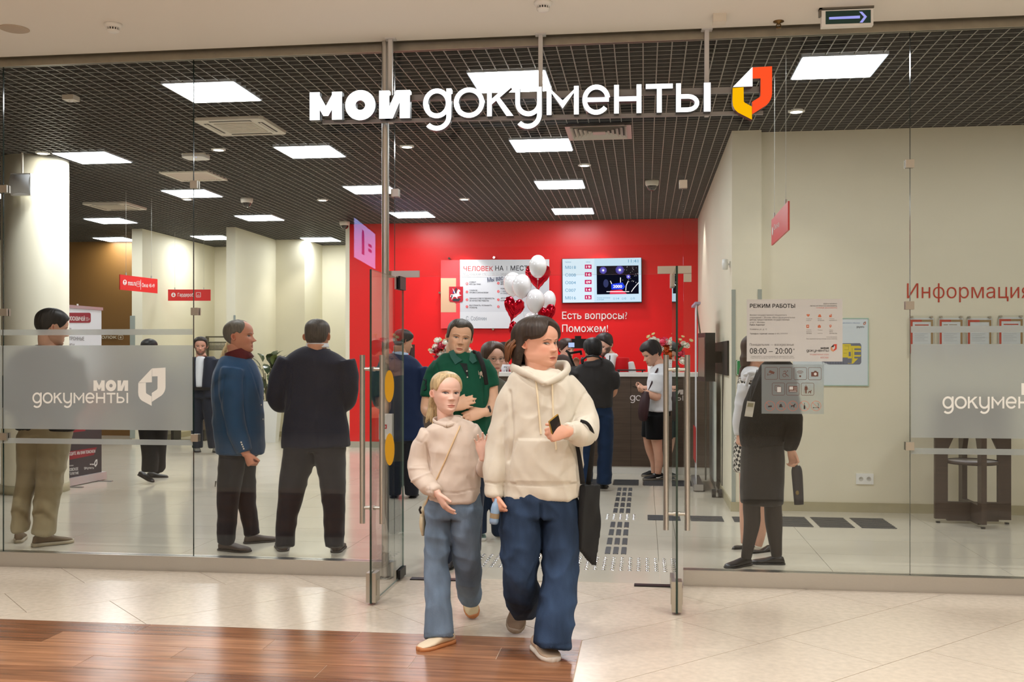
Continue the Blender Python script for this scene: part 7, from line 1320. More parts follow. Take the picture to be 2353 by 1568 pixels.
# far bearded man in a suit facing the camera
F1 = Person('far bearded man in dark suit and white shirt beyond the glass joint', 470, 1040, 15.7, (204, 150, 128), .017)
F1.head(461, 796, 39, yaw=14, pitch=-4, res=(70, 64), brow=(40, 30, 26), neck=(463, 822, 0, 11), beard=((58, 42, 34), .8), bags=1)
F1.hair([(-180, .22), (-100, .36), (-80, .46), (-55, .7), (0, .84), (55, .7), (80, .46), (100, .36), (180, .22)], [(-180, .05), (0, .06), (180, .05)], hairmat('dark_brown', (40, 32, 28)), (64, 44), seed=1, top=.03)
F1.garment('shirt', [[(463, 820, .0, 9, 10), (462, 829, -.01, 13, 14), (461, 860, -.02, 14, 17), (461, 890, -.02, 14, 17)]], shirt_w, .014, 2, shrink=None)
F1.garment('suit_jacket', [[(443, 823, .02, 12, 22), (442, 850, 0, 16, 25), (444, 885, .0, 18, 25), (443, 912, 0, 17, 25)], [(482, 823, .02, 12, 22), (484, 850, 0, 16, 25), (482, 885, .0, 18, 25), (484, 914, 0, 18, 25)], [(463, 820, .07, 30, 12), (464, 850, .08, 36, 14), (464, 908, .08, 36, 16)], [(430, 826, .0, 13, 17), (424, 870, 0, 12, 15), (424, 905, 0, 10, 12), (428, 925, -.05, 8, 9)], [(497, 826, .0, 13, 17), (503, 870, 0, 12, 15), (503, 905, 0, 10, 12), (501, 925, -.05, 8, 9)]], cloth('suit_slate', (34, 40, 54), .75), .016, 2, skinless=(0, 1, 2), shrink=.6)
F1.flesh([(463, 830, .02, 26, 14), (463, 900, .02, 24, 14)]); MB().obox(P(463, 894, 15.52), (RT, UP, FW), (.13, .02, .01)).obox(P(465, 894, 15.505), (RT, UP, FW), (.025, .022, .008)).build('belt', M('belt_black', (20, 20, 22), .4), F1.t)
F1.garment('trousers', [[(463, 895, 0, 28, 22), (463, 915, 0, 31, 23)], [(451, 915, 0, 16, 20), (452, 965, 0, 14, 17), (454, 1030, 0, 12, 15)], [(478, 915, 0, 16, 20), (484, 965, 0, 14, 17), (491, 1030, 0, 12, 15)]], cloth('suit_slate2', (30, 36, 48), .75), .016, 2, shrink=.6)
ground_shoe(F1, (455, 1033), (452, 1045), (shoe_k, shoe_k), 'dress', 1.1, .29); ground_shoe(F1, (492, 1034), (500, 1045), (shoe_k, shoe_k), 'dress', 1.1, .29); F1.hand(428, 923, -.05, (0, -1, .1), (1, 0, 0), .18, 1, (25, 25, 20)); F1.hand(501, 923, -.05, (0, -1, .1), (-1, 0, 0), .18, -1, (25, 25, 20)); F1.finish(1)
# person walking away behind the frosted band
F2 = Person('dark clothed person walking behind the frosted band, flared black trousers showing', 345, 1110, 12.0, (206, 158, 132), .016)
F2.head(343, 803, 42, yaw=165, res=(50, 44), neck=(343, 834, 0, 12)); F2.hair([(-180, .10), (-90, .4), (0, .85), (90, .4), (180, .10)], [(-180, .06), (0, .06), (180, .06)], MATS['hair_black'], (64, 44), seed=4, top=.03)
F2.garment('jacket', [[(343, 828, 0, 18, 16), (343, 845, 0, 40, 24), (344, 890, 0, 38, 26), (346, 945, 0, 37, 26)], [(303, 850, 0, 13, 16), (299, 900, 0, 12, 15), (305, 945, -.03, 10, 12)], [(384, 850, 0, 13, 16), (390, 900, 0, 12, 15), (388, 945, .03, 10, 12)]], cloth('jacket_grey', (96, 100, 104), .8), .016, 2, shrink=.7)
F2.garment('trousers', [[(346, 925, 0, 34, 24), (347, 960, 0, 36, 25)], [(340, 960, .0, 26, 24), (342, 1010, -.02, 20, 22), (345, 1050, -.04, 18, 22), (344, 1085, -.05, 18, 24)], [(366, 960, 0, 22, 24), (366, 1010, .05, 17, 22), (364, 1050, .12, 16, 20), (366, 1080, .2, 14, 19)]], blk, .015, 2, shrink=.6)
hl = P(318, 1092, 12.05); toe = PZ(352, 1113); toe.z = .02; F2.shoe(hl, toe, None, .28, (shoe_k, shoe_bs), 'dress', 1.15); ground_shoe(F2, (352, 1098), (371, 1098), (shoe_k, shoe_bs), 'dress', 1.0, .26); F2.hand(305, 945, -.03, (0, -1, 0), (1, 0, 0), .17, 1, (25, 25, 20)); F2.hand(388, 945, .03, (0, -1, 0), (-1, 0, 0), .17, -1, (25, 25, 20)); F2.finish(1)
# blonde woman behind the teal blazer
F3 = Person('long haired blonde woman mostly hidden behind the man in the teal blazer', 530, 1115, 11.7, (226, 180, 158), .015)
F3.head(545, 797, 42, yaw=60, res=(60, 54), neck=(540, 830, 0, 11)); F3.hair([(-180, .0), (-90, .4), (0, .85), (90, .4), (180, .0)], [(-180, .06), (0, .05), (180, .06)], bl, (70, 44), hang=(.36, .42, 0), seed=4, top=.03)
q = MB()
for i in range(8): q.tube([P(530 - i * .8, 776 + i * 2, 11.75), P(519 - i * .8, 800 + i * 2, 11.78), P(508 - i * .6, 832 + i, 11.78), P(499 + i * .5, 862, 11.74)], [.02, .03, .026, .008], 7)
q.build('long_hair', bl, F3.t)
F3.garment('dress', [[(536, 826, 0, 16, 16), (534, 842, 0, 30, 22), (532, 880, 0, 28, 24), (533, 930, 0, 27, 24), (532, 985, 0, 31, 26), (530, 1035, 0, 30, 26)], [(510, 850, -.02, 11, 13), (512, 890, -.05, 10, 12), (545, 905, -.2, 8, 9), (568, 870, -.22, 7, 8)]], cloth('dress_dark', (50, 50, 60), .8), .015, 2, shrink=.7)
F3.flesh([(519, 1030, 0, 11), (513, 1060, 0, 10), (507, 1088, .0, 7), (506, 1104, 0, 6)]); F3.flesh([(545, 1030, 0, 11), (545, 1070, 0, 10), (548, 1100, 0, 7)]); F3.flesh([(568, 870, -.22, 6), (577, 858, -.22, 6)]); F3.hand(576, 858, -.22, (.3, .9, .1), (0, 0, 1), .17, 1, (30, 40, 30))
pump = (M('pump_nude', (206, 190, 160), .4), M('pump_heel', (60, 50, 40), .5)); a, b_ = P(499, 1105, 11.72), PZ(514, 1119); F3.shoe(a, b_, None, .24, pump, 'pump', 1.0); a, b_ = P(545, 1098, 11.6), PZ(560, 1116); F3.shoe(a, b_, None, .24, pump, 'pump', 1.0); MB().cyl(P(496, 1106, 11.72), P(494, 1121, 11.72), .009, .004, 7).build('heel', pump[1], F3.t); F3.finish(1)
c = P(581, 846, 11.45); tag(MB().cyl(P(573, 836, 11.46), P(588, 848, 11.44), .006, n=7).build('pen', black), 'dark pen held up beyond the chest of the man in the teal blazer', 'pen')
# navy man with a phone behind the open left door
F4 = Person('man in a navy suit behind the open left door, back turned, looking at a tablet', 930, 1145, 10.8, (200, 150, 122), .014)
F4.head(926, 785, 52, yaw=125, pitch=-14, res=(64, 56), neck=(922, 822, 0, 15)); F4.hair([(-180, .22), (-110, .34), (-88, .48), (-55, .68), (0, .84), (55, .68), (88, .48), (110, .34), (180, .22)], [(-180, .03), (0, .04), (180, .03)], hairmat('dark_cropped', (46, 38, 34)), (90, 60), seed=3, strand=(60, .008), top=.02)
vv, ff = etube(*F4.pts([(922, 808, .0, 17, 19), (920, 816, .0, 20, 22)], 3), FWn, 16); mesh_obj('shirt_collar', vv, ff, cloth('shirt_blue', (180, 200, 226), .8), F4.t, None, True)
F4.garment('suit_jacket', [[(920, 814, 0, 22, 20), (919, 826, 0, 42, 28), (918, 850, 0, 53, 36), (920, 900, 0, 50, 36), (924, 960, 0, 48, 34), (928, 1012, 0, 52, 36)], [(872, 846, 0, 17, 22), (866, 890, 0, 16, 20), (872, 925, .05, 14, 17), (892, 925, .25, 12, 14)], [(966, 846, 0, 17, 22), (976, 890, -.0, 16, 20), (976, 925, .05, 14, 17), (956, 905, .25, 12, 14)]], cloth('suit_navy2', (18, 34, 66), .7), .013, 2, fold=((6, 9, .008),), shrink=.7)
F4.garment('trousers', [[(926, 990, 0, 42, 32), (926, 1015, 0, 44, 33)], [(908, 1015, 0, 24, 29), (906, 1075, 0, 20, 24), (906, 1138, 0, 16, 19)], [(946, 1015, 0, 24, 29), (946, 1075, 0, 20, 24), (946, 1138, 0, 16, 19)]], trs_d, .013, 2, shrink=.6)
ground_shoe(F4, (905, 1148), (905, 1134), (shoe_k, shoe_k), 'dress', 1.1, .29); ground_shoe(F4, (946, 1148), (952, 1134), (shoe_k, shoe_k), 'dress', 1.1, .29)
F4.flesh([(892, 925, .25, 8), (915, 890, .34, 7)]); F4.flesh([(956, 905, .25, 8), (950, 850, .32, 7)]); F4.hand(950, 852, .32, (-.1, 1, -.1), (-1, 0, 0), .18, 1, (40, 40, 30)); F4.hand(915, 890, .34, (.6, .7, -.2), (0, 0, 1), .18, 1, (30, 30, 20)); F4.finish(1)
c = P(947, 812, 11.08); t = thing('tablet', 'dark tablet with a pale blue screen held up by the navy suited man', 'tablet', c - UP * .1); MB().obox(c, (RT * .3 + FW * .95, RT * -.95 + FW * .3, UP), (.06, .006, .095)).build('case', black, t); MB().obox(c + (RT * -.95 + FW * .3) * .0068, (RT * .3 + FW * .95, RT * -.95 + FW * .3, UP), (.054, .0006, .088)).build('screen', glow('tablet_glow', (120, 170, 230), 1.1), t)
# woman with glasses between the man in green and the woman in the hoodie
F5 = Person('woman with thin glasses and brown hair behind the shoulder of the man in green', 1122, 1238, 8.3, (222, 178, 158), .012)
F5.head(1133, 823, 66, yaw=24, pitch=-6, res=(110, 100), brow=(90, 66, 52), neck=(1128, 880, 0, 17), lips=.8, jaw=.95, nose=.85)
F5.hair([(-180, .05), (-120, .08), (-95, .38), (-75, .48), (-45, .66), (-15, .84), (10, .86), (40, .68), (70, .46), (92, .38), (115, .1), (180, .05)], [(-180, .08), (0, .06), (180, .08)], hairmat('brown_mid', (72, 52, 40)), (110, 70), hang=(.34, .42, 0), seed=14, top=.03)
q = MB(); pts_ = lambda sx: [Vector(F5.hpt(sx * .15 + .085 * math.cos(a), .475 - .05 * abs(math.cos(a) * .5), .49 + .062 * math.sin(a))) for a in [2 * math.pi * i / 20 for i in range(21)]]
q.tube(pts_(1), .0012, 5, caps=False).tube(pts_(-1), .0012, 5, caps=False).tube([Vector(F5.hpt(.065, .47, .51)), Vector(F5.hpt(0, .49, .52)), Vector(F5.hpt(-.065, .47, .51))], .0012, 5).tube([Vector(F5.hpt(.235, .45, .5)), Vector(F5.hpt(.35, .1, .52))], .0012, 5).tube([Vector(F5.hpt(-.235, .45, .5)), Vector(F5.hpt(-.35, .1, .52))], .0012, 5); q.build('glasses', M('glasses_frame', (70, 56, 52), .3, .7), F5.t)
F5.garment('cardigan', [[(1128, 866, 0, 22, 20), (1126, 882, 0, 46, 28), (1124, 920, 0, 50, 36), (1124, 980, 0, 47, 36), (1124, 1060, 0, 50, 36)], [(1080, 900, 0, 18, 22), (1072, 960, 0, 17, 20), (1078, 1020, -.04, 14, 16)], [(1168, 900, 0, 18, 22), (1176, 960, 0, 17, 20), (1170, 1020, -.04, 14, 16)]], cloth('cardigan_olive', (92, 92, 82), .9), .013, 2, fold=((8, 9, .008),), shrink=.7)
F5.garment('jeans', [[(1122, 1030, 0, 44, 34), (1120, 1070, 0, 46, 34)], [(1100, 1070, 0, 26, 30), (1100, 1150, 0, 20, 25), (1102, 1226, 0, 17, 20)], [(1142, 1070, 0, 26, 30), (1144, 1150, 0, 20, 25), (1146, 1226, .1, 17, 20)]], cloth('jeans_dark', (30, 44, 66), .85), .013, 2, shrink=.6)
gs_ = (M('sneaker_green', (120, 150, 138), .7), M('sneaker_white', (214, 214, 208), .6), white); ground_shoe(F5, (1096, 1230), (1109, 1247), gs_, 'sneaker', 1.0, .25); ground_shoe(F5, (1142, 1222), (1152, 1238), gs_, 'sneaker', 1.0, .25); F5.hand(1078, 1020, -.04, (0, -1, .1), (1, 0, 0), .17, 1, (25, 25, 20)); F5.hand(1170, 1020, -.04, (0, -1, .1), (-1, 0, 0), .17, -1, (25, 25, 20)); F5.finish(1)
# staff behind the counter
def staff(label, cx, hy, H, yaw, pitch, hair, beard=None, d=14.25, skin=(222, 176, 154), fem=False, k=165, bun=False, sh=40, ox=2, up=0):
    Q = Person(label, cx, 820 + 3510 / d, d, skin, .015); sy = hy + H * .62 - up
    Q.head(cx, hy, H, yaw=yaw, pitch=pitch, res=(84, 76), brow=(40, 30, 26), neck=(cx + ox, sy + 8, .02, H * .27), beard=beard, bags=.6)
    Q.hair([(-180, .2), (-105, .36), (-86, .46), (-60, .64), (-30, .80), (0, .84), (30, .80), (60, .64), (86, .46), (105, .36), (180, .2)], [(-180, .05), (0, .07), (180, .05)], hair, (84, 56), seed=7, top=.05)
    if bun: mb = MB(); mb.ell(Q.hpt(0, -.5, .72), (.05, .05, .05), None, 14, 9); mb.build('hair_bun', hair, Q.t)
    x = cx + ox
    Q.garment('shirt', [[(x, sy - 1, .0, H * .30, H * .30), (x, sy + 6, .0, H * .42, H * .34)], [(x - sh * .92, sy + 20, .0, 11, 15), (x - sh * 1.05, sy + 48, -.03, 11, 14), (x - sh * .9, sy + 75, -.12, 9, 11)], [(x + sh * .92, sy + 20, .0, 11, 15), (x + sh * 1.05, sy + 48, -.03, 11, 14), (x + sh * .9, sy + 75, -.12, 9, 11)], [(x, sy + 4, -.02, sh * .34, 20), (x, sy + 40, -.06, sh * .2, 20)]], shirt_w, .013, 2, shrink=.7)
    Q.garment('red_vest', [[(x - sh * .52, sy + 8, .0, sh * .42, 18), (x - sh * .5, sy + 30, -.0, sh * .46, 23), (x - sh * .46, sy + 75, 0, sh * .48, 24), (x - sh * .46, sy + 110, 0, sh * .48, 24)], [(x + sh * .52, sy + 8, .0, sh * .42, 18), (x + sh * .5, sy + 30, -.0, sh * .46, 23), (x + sh * .46, sy + 75, 0, sh * .48, 24), (x + sh * .46, sy + 110, 0, sh * .48, 24)]], vest_r, .014, 2, shrink=.7)
    a = [(x, sy + 4, -.135, 3), (x, sy + 9, -.14, 3.2), (x + .5, sy + 30, -.155, 5), (x, sy + 44, -.155, 3)]; vv, ff = etube(*(lambda C_, p, q_: (C_, p, q_ * .25))(*Q.pts(a, 4)), FWn, 12); mesh_obj('tie', vv, ff, M('tie_black', (22, 22, 24), .6), Q.t, None, True)
    Q.garment('trousers', [[(x, sy + 95, 0, sh * .8, 24), (x, sy + 120, 0, sh * .85, 24)], [(x - 16, sy + 120, 0, 17, 20), (x - 16, sy + 200, 0, 12, 15), (x - 16, 1062, 0, 11, 13)], [(x + 16, sy + 120, 0, 17, 20), (x + 16, sy + 200, 0, 12, 15), (x + 16, 1062, 0, 11, 13)]], blk, .018, 1, shrink=.5)
    for sx in (-1, 1): Q.flesh([(x + sx * sh * .9, sy + 74, -.12, 7), (x + sx * sh * .5, sy + 78, -.26, 6)]); Q.hand(x + sx * sh * .5, sy + 78, -.26, (-sx * .7, .1, .5), (0, -1, 0), .18, sx, (20, 20, 15))
    o = Q.finish(1); return Q
q1 = staff('bearded staff man in a red vest and tie behind the counter', 1389, 793, 47, -38, -20, hairmat('staff_dark', (36, 28, 26)), ((44, 32, 26), .95), sh=46, ox=14, up=9)
q2 = staff('staff woman with a dark bun and red vest at the left of the counter', 1159, 812, 43, 42, -16, hairmat('staff_black', (34, 27, 26)), fem=True, bun=True, sh=36)
q3 = staff('staff woman in a red vest half hidden behind the camera', 1302, 803, 43, 38, -8, hairmat('staff_brown', (58, 42, 34)), fem=True, bun=True, sh=34, d=14.8)
p_ = MB(); c = Vector(q1.hpt(0, 0, 0)); p_.add([P(1405, 838, 14.03), P(1409, 834, 14.03), P(1411, 838, 14.03), P(1407, 843, 14.03)], [(0, 1, 2, 3)]); p_.build('badge', shirt_w, q1.t)
# camera operator, boy with phone
F6 = Person('camera operator in a charcoal shirt and jeans seen from behind', 1375, 1125, 11.4, (206, 152, 124), .013)
F6.head(1362, 806, 51, yaw=196, pitch=-4, res=(64, 56), neck=(1362, 838, 0, 15)); F6.hair([(-180, .18), (-110, .32), (-88, .44), (-55, .66), (0, .82), (55, .66), (88, .44), (110, .32), (180, .18)], [(-180, .06), (0, .06), (180, .06)], MATS['hair_black'], (100, 66), seed=21, strand=(50, .014), top=.04)
F6.garment('shirt', [[(1364, 828, 0, 24, 20), (1366, 842, 0, 44, 30), (1367, 870, 0, 46, 36), (1366, 910, 0, 42, 34), (1366, 937, 0, 42, 34)], [(1325, 850, .0, 17, 22), (1320, 872, .05, 16, 20), (1318, 886, .1, 14, 18)], [(1405, 858, .0, 16, 21), (1410, 876, .0, 15, 19), (1408, 890, .02, 14, 17)]], cloth('shirt_charcoal', (48, 46, 46), .9), .012, 2, fold=((8, 9, .008),), shrink=.75)
F6.garment('jeans', [[(1367, 928, 0, 40, 30), (1367, 955, 0, 42, 32)], [(1347, 955, 0, 23, 28), (1345, 1020, 0, 19, 24), (1346, 1108, 0, 16, 20)], [(1388, 955, 0, 22, 28), (1391, 1020, 0, 18, 24), (1389, 1075, 0, 17, 20), (1388, 1112, 0, 18, 20)]], cloth('jeans_navy', (24, 42, 70), .85), .012, 2, fold=((9, 12, .008),), shrink=.6)
ground_shoe(F6, (1388, 1128), (1385, 1114), (shoe_k, shoe_bs), 'dress', 1.2, .28); ground_shoe(F6, (1348, 1126), (1346, 1112), (shoe_k, shoe_bs), 'dress', 1.2, .28)
F6.flesh([(1408, 884, .02, 11), (1409, 900, .06, 10), (1400, 905, .18, 9), (1380, 880, .32, 8)]); F6.flesh([(1318, 882, .1, 11), (1312, 895, .18, 10), (1318, 870, .34, 8), (1322, 845, .4, 8)]); F6.hand(1380, 880, .32, (-.3, .8, -.3), (0, 0, 1), .18, 1, (40, 40, 30)); F6.hand(1322, 845, .4, (.2, 1, -.2), (0, 0, 1), .18, 1, (50, 50, 30)); F6.finish(1)
t = thing('headphones', 'black headphones round the neck of the camera operator', 'headphones', P(1360, 830, 11.3)); MB().tube([P(1340, 826, 11.25), P(1348, 820, 11.22), P(1362, 818, 11.2), P(1375, 820, 11.22), P(1383, 826, 11.28)], [.012] * 5, 8).build('headband', black, t)
for x, z in ((1338, 11.3), (1385, 11.36)): MB().ell(P(x, 829, z), (.02, .035, .04), None, 12, 8).build('ear_cup', black, t)
c = P(1318, 790, 11.75); t = thing('video_camera', 'black camera on a handheld rig with its small screen lit, above the counter', 'camera', c - UP * .2); MB().obox(c + RT * .06, (RT, FW, UP), (.085, .07, .055)).obox(c + RT * .05 + UP * .07, (RT, FW, UP), (.035, .045, .018)).build('camera_body', black, t); MB().obox(P(1313, 793, 11.62), (RT, FW, UP), (.042, .006, .032)).build('screen_frame', black, t); MB().obox(P(1313, 793, 11.61), (RT, FW, UP), (.034, .001, .026)).build('screen', glow('camera_lcd', (176, 196, 236), 1.1), t)
MB().lathe([(.045, 0), (.045, .12), (.05, .13), (.0005, .13)], c + RT * .08 + FW * .07, 16, axis=tuple(FW)).build('lens', black, t); MB().tube([P(1300, 806, 11.65), P(1310, 812, 11.65), P(1335, 808, 11.68)], .014, 8).tube([P(1306, 810, 11.65), P(1314, 830, 11.68), P(1322, 848, 11.75)], .016, 8).tube([P(1334, 806, 11.68), P(1336, 816, 11.68)], .013, 8).build('rig_handle', black, t)
F7 = Person('person in a brown top mostly hidden behind the woman in the hoodie', 1285, 1116, 12.1, (206, 156, 130), .015)
F7.head(1262, 795, 50, yaw=200, res=(48, 42), neck=(1268, 828, 0, 14)); F7.hair([(-180, .2), (-90, .45), (0, .84), (90, .45), (180, .2)], [(-180, .05), (0, .05), (180, .05)], MATS['hair_dark_brown'], (60, 44), top=.03)
F7.garment('brown_top', [[(1270, 818, 0, 24, 22), (1272, 832, 0, 44, 30), (1274, 860, 0, 48, 36), (1274, 940, 0, 44, 34)], [(1300, 836, 0, 22, 25), (1314, 862, .05, 17, 21), (1318, 890, .1, 14, 16)], [(1236, 850, 0, 17, 22), (1230, 890, 0, 16, 20), (1236, 925, .1, 13, 15)]], cloth('top_brown', (76, 62, 58), .9), .014, 2, shrink=.7)
F7.garment('trousers', [[(1274, 920, 0, 40, 30), (1274, 955, 0, 42, 32)], [(1254, 955, 0, 23, 28), (1254, 1104, 0, 15, 18)], [(1295, 955, 0, 22, 28), (1295, 1104, 0, 15, 18)]], trs_d, .016, 1, shrink=.6); ground_shoe(F7, (1254, 1116), (1252, 1104), (shoe_k, shoe_k), 'dress', 1.1, .28); ground_shoe(F7, (1295, 1116), (1297, 1104), (shoe_k, shoe_k), 'dress', 1.1, .28); F7.hand(1318, 888, .1, (0, .3, -1), (0, -1, 0), .18, 1, (30, 30, 20)); F7.hand(1236, 925, .1, (0, .3, -1), (0, -1, 0), .18, 1, (30, 30, 20)); F7.finish(1)
F8 = Person('young man in white T-shirt and black shorts looking at a phone', 1505, 1100, 12.4, (220, 170, 144), .013)
F8.head(1498, 812, 50, yaw=-72, pitch=-26, res=(90, 80), brow=(30, 24, 22), neck=(1521, 850, .0, 14), beard=((70, 54, 46), .25)); F8.hair([(-180, .2), (-110, .34), (-88, .46), (-70, .46), (-50, .70), (0, .74), (50, .70), (70, .46), (88, .46), (110, .34), (180, .2)], [(-180, .06), (0, .09), (180, .06)], hairmat('boy_dark', (34, 27, 25)), (110, 70), seed=17, strand=(50, .016), top=.06)
F8.garment('tshirt', [[(1522, 836, 0, 16, 18), (1522, 848, 0, 26, 30), (1519, 875, 0, 31, 38), (1514, 910, 0, 29, 35), (1515, 945, 0, 31, 36)], [(1512, 862, -.16, 18, 18), (1508, 885, -.18, 17, 17), (1504, 903, -.19, 15, 15)], [(1528, 862, .17, 18, 18), (1520, 900, .18, 15, 15)]], shirt_w, .012, 2, fold=((8, 9, .012),), shrink=.75)
F8.garment('shorts', [[(1512, 932, 0, 28, 32), (1511, 955, 0, 30, 34)], [(1505, 955, -.08, 23, 24), (1505, 1010, -.08, 21, 22)], [(1498, 955, .08, 22, 24), (1492, 1006, .08, 19, 21)]], blk, .013, 2, shrink=.6)
F8.flesh([(1507, 995, -.08, 15), (1511, 1030, -.08, 11), (1514, 1060, -.07, 10), (1512, 1090, -.06, 7)]); F8.flesh([(1490, 995, .08, 14), (1492, 1030, .08, 10), (1502, 1060, .09, 9), (1503, 1088, .09, 6.5)])
shb = (M('sneaker_black', (20, 20, 22), .6), M('sneaker_sole2', (120, 112, 100), .6), white); o = ground_shoe(F8, (1524, 1103), (1480, 1105), shb, 'sneaker', 1.0, .28); ground_shoe(F8, (1510, 1093), (1478, 1096), shb, 'sneaker', 1.0, .27)
p_ = MB(); p_.add([P(x, y, 12.12) for x, y in ((1507, 1097.5), (1509, 1099.3), (1514, 1098.6), (1524, 1095), (1513, 1097.2))], [(0, 1, 2, 3, 4)]); p_.build('side_mark', white, o)
F8.flesh([(1504, 898, -.19, 11), (1510, 912, -.2, 10), (1495, 908, -.22, 9), (1483, 902, -.2, 7.5)]); F8.flesh([(1520, 896, .18, 11), (1510, 905, .15, 9), (1492, 897, .05, 8), (1482, 893, -.02, 7)]); F8.hand(1484, 902, -.2, (-1, .25, -.1), (.1, 1, -.2), .18, 1, (50, 50, 30), (30, 20)); F8.hand(1482, 893, -.02, (-1, .1, .1), (0, .8, .6), .18, -1, (40, 40, 30)); F8.finish(1, .008)
c = P(1467, 892, 12.3); tag(MB().obox(c, (RT * .95 - UP * .25 + FW * .1, FW, RT * .25 + UP), (.075, .037, .005)).build('smartphone', black), 'dark phone in the hands of the young man in the white T-shirt', 'phone')
t = thing('shoulder_bag', 'dark maroon bag hanging in front of the young man in the white T-shirt', 'bag', P(1480, 965, 12.2)); mr = M('bag_maroon', (52, 22, 26), .6); vv, ff = etube(*F8.pts([(1485, 902, -.2, 9, 12), (1481, 925, -.22, 12, 18), (1478, 950, -.22, 12, 18), (1478, 964, -.2, 9, 13)], 5), FWn, 14); mesh_obj('bag_body', vv, ff, mr, t, None, True); MB().tube([P(1488, 905, 12.2), P(1498, 880, 12.16), P(1506, 858, 12.2), P(1514, 844, 12.3), P(1528, 842, 12.45)], .012, 6).build('strap', mr, t)
# guard with a hand-held detector, woman in houndstooth behind her
F9 = Person('guard in a black vest and skirt with dark tights behind the pictogram film', 1755, 1300, 7.22, (214, 166, 142), .011)
F9.head(1778, 772, 76, yaw=-100, pitch=-4, res=(80, 70), neck=(1776, 832, 0, 20)); F9.hair([(-180, .02), (-110, .1), (-90, .4), (0, .84), (90, .4), (110, .1), (180, .02)], [(-180, .08), (0, .05), (180, .08)], hairmat('guard_brown', (62, 48, 38)), (90, 60), hang=(.34, .44, 0), seed=2, top=.03)
F9.garment('black_vest', [[(1784, 828, 0, 24, 24), (1785, 842, 0, 36, 44), (1785, 870, 0, 46, 58), (1777, 910, 0, 57, 62), (1762, 960, 0, 57, 60), (1752, 1000, 0, 52, 56), (1752, 1024, 0, 50, 55)], [(1790, 860, -.16, 24, 22), (1808, 905, -.17, 24, 22), (1822, 955, -.16, 21, 20), (1826, 985, -.16, 19, 18), (1820, 1014, -.16, 16, 16), (1815, 1036, -.17, 13, 13)], [(1760, 860, .18, 22, 22), (1750, 920, .19, 20, 20), (1745, 980, .17, 17, 17)]], blk, .011, 3, fold=((7, 8, .012),), shrink=.75)
F9.garment('skirt', [[(1752, 1005, 0, 46, 52), (1752, 1060, 0, 49, 55), (1751, 1110, 0, 49, 54), (1750, 1158, 0, 48, 52)]], cloth('skirt_black', (24, 23, 22), .85), .011, 2, fold=((9, 5, .005),), shrink=.7)
tg = M('tights', (40, 34, 30), .6, spec=.3)
F9.garment('tights', [[(1730, 1130, -.02, 22, 24), (1727, 1165, -.02, 20, 22), (1728, 1200, -.0, 19, 21), (1722, 1240, .0, 15, 16), (1714, 1285, .0, 12, 13)], [(1776, 1130, .02, 22, 24), (1776, 1165, .02, 20, 22), (1778, 1200, .04, 20, 22), (1781, 1240, .04, 16, 17), (1785, 1280, .04, 12, 13)]], tg, .009, 2, shrink=.8)
ground_shoe(F9, (1728, 1298), (1664, 1308), (dress_k, dress_k), 'dress', 1.1, .24); ground_shoe(F9, (1800, 1298), (1728, 1296), (dress_k, dress_k), 'dress', 1.1, .24)
F9.hand(1817, 1034, -.17, (.25, -.95, .1), (-.7, -.1, .6), .18, 1, (46, 50, 30), (30, 20)); F9.hand(1745, 980, .17, (-.5, -.8, 0), (0, 0, -1), .17, 1, (25, 25, 20)); F9.finish(1, .007)
t = thing('metal_detector', 'black hand-held metal detector wand hanging from the guard’s hand', 'detector', P(1832, 1165, 7.05)); MB().tube([P(1821, 1034, 7.04), P(1826, 1060, 7.04), P(1829, 1075, 7.04)], [.012, .014, .016], 10).build('handle', black, t); vv, ff = etube(*F9.pts([(1829, 1072, -.18, 9, 5), (1831, 1084, -.18, 12.5, 7), (1834, 1125, -.18, 12, 7), (1836, 1160, -.18, 11, 6)], 4), FWn, 12); mesh_obj('wand', vv, ff, M('wand_black', (24, 26, 34), .4), t, None, True)
p_ = MB(); p_.ell(P(1832, 1133, 7.015), (.012, .004, .016), (RT, FW, UP), 10, 6); p_.build('wand_mark', M('wand_gold', (110, 92, 40), .4), t)
hm_ = bpy.data.materials.new('houndstooth'); hm_.use_nodes = True; nt = hm_.node_tree; b_ = nt.nodes['Principled BSDF']; b_.inputs['Roughness'].default_value = .85; tc = nt.nodes.new('ShaderNodeTexCoord'); mp = nt.nodes.new('ShaderNodeMapping'); mp.inputs['Rotation'].default_value = (.3, .4, .6); ck = nt.nodes.new('ShaderNodeTexChecker'); ck.inputs['Scale'].default_value = 42; ck.inputs[1].default_value = lin((20, 20, 20)); ck.inputs[2].default_value = lin((220, 216, 206)); nt.links.new(tc.outputs['Object'], mp.inputs[0]); nt.links.new(mp.outputs[0], ck.inputs[0]); nt.links.new(ck.outputs[0], b_.inputs['Base Color'])
F10 = Person('woman in a houndstooth waistcoat and skirt with a white blouse, half hidden by the guard', 1738, 1268, 7.95, (224, 174, 150), .011)
F10.head(1738, 806, 66, yaw=62, pitch=0, res=(80, 70), neck=(1732, 856, 0, 17)); F10.hair([(-180, .0), (-110, .05), (-90, .4), (0, .84), (90, .4), (110, .05), (180, .0)], [(-180, .09), (0, .06), (180, .09)], hairmat('long_brown', (66, 48, 38)), (90, 60), hang=(.38, .5, 0), seed=2, top=.03)
q = MB()
for i in range(7): q.tube([P(1722 - i, 825, 8.0), P(1714 - i * 1.6, 850, 8.0), P(1706 - i * 1.0, 872 + i, 7.98), P(1699 - i * .4, 884, 7.96)], [.016, .02, .016, .004], 7)
q.build('long_hair', MATS['hair_long_brown'], F10.t)
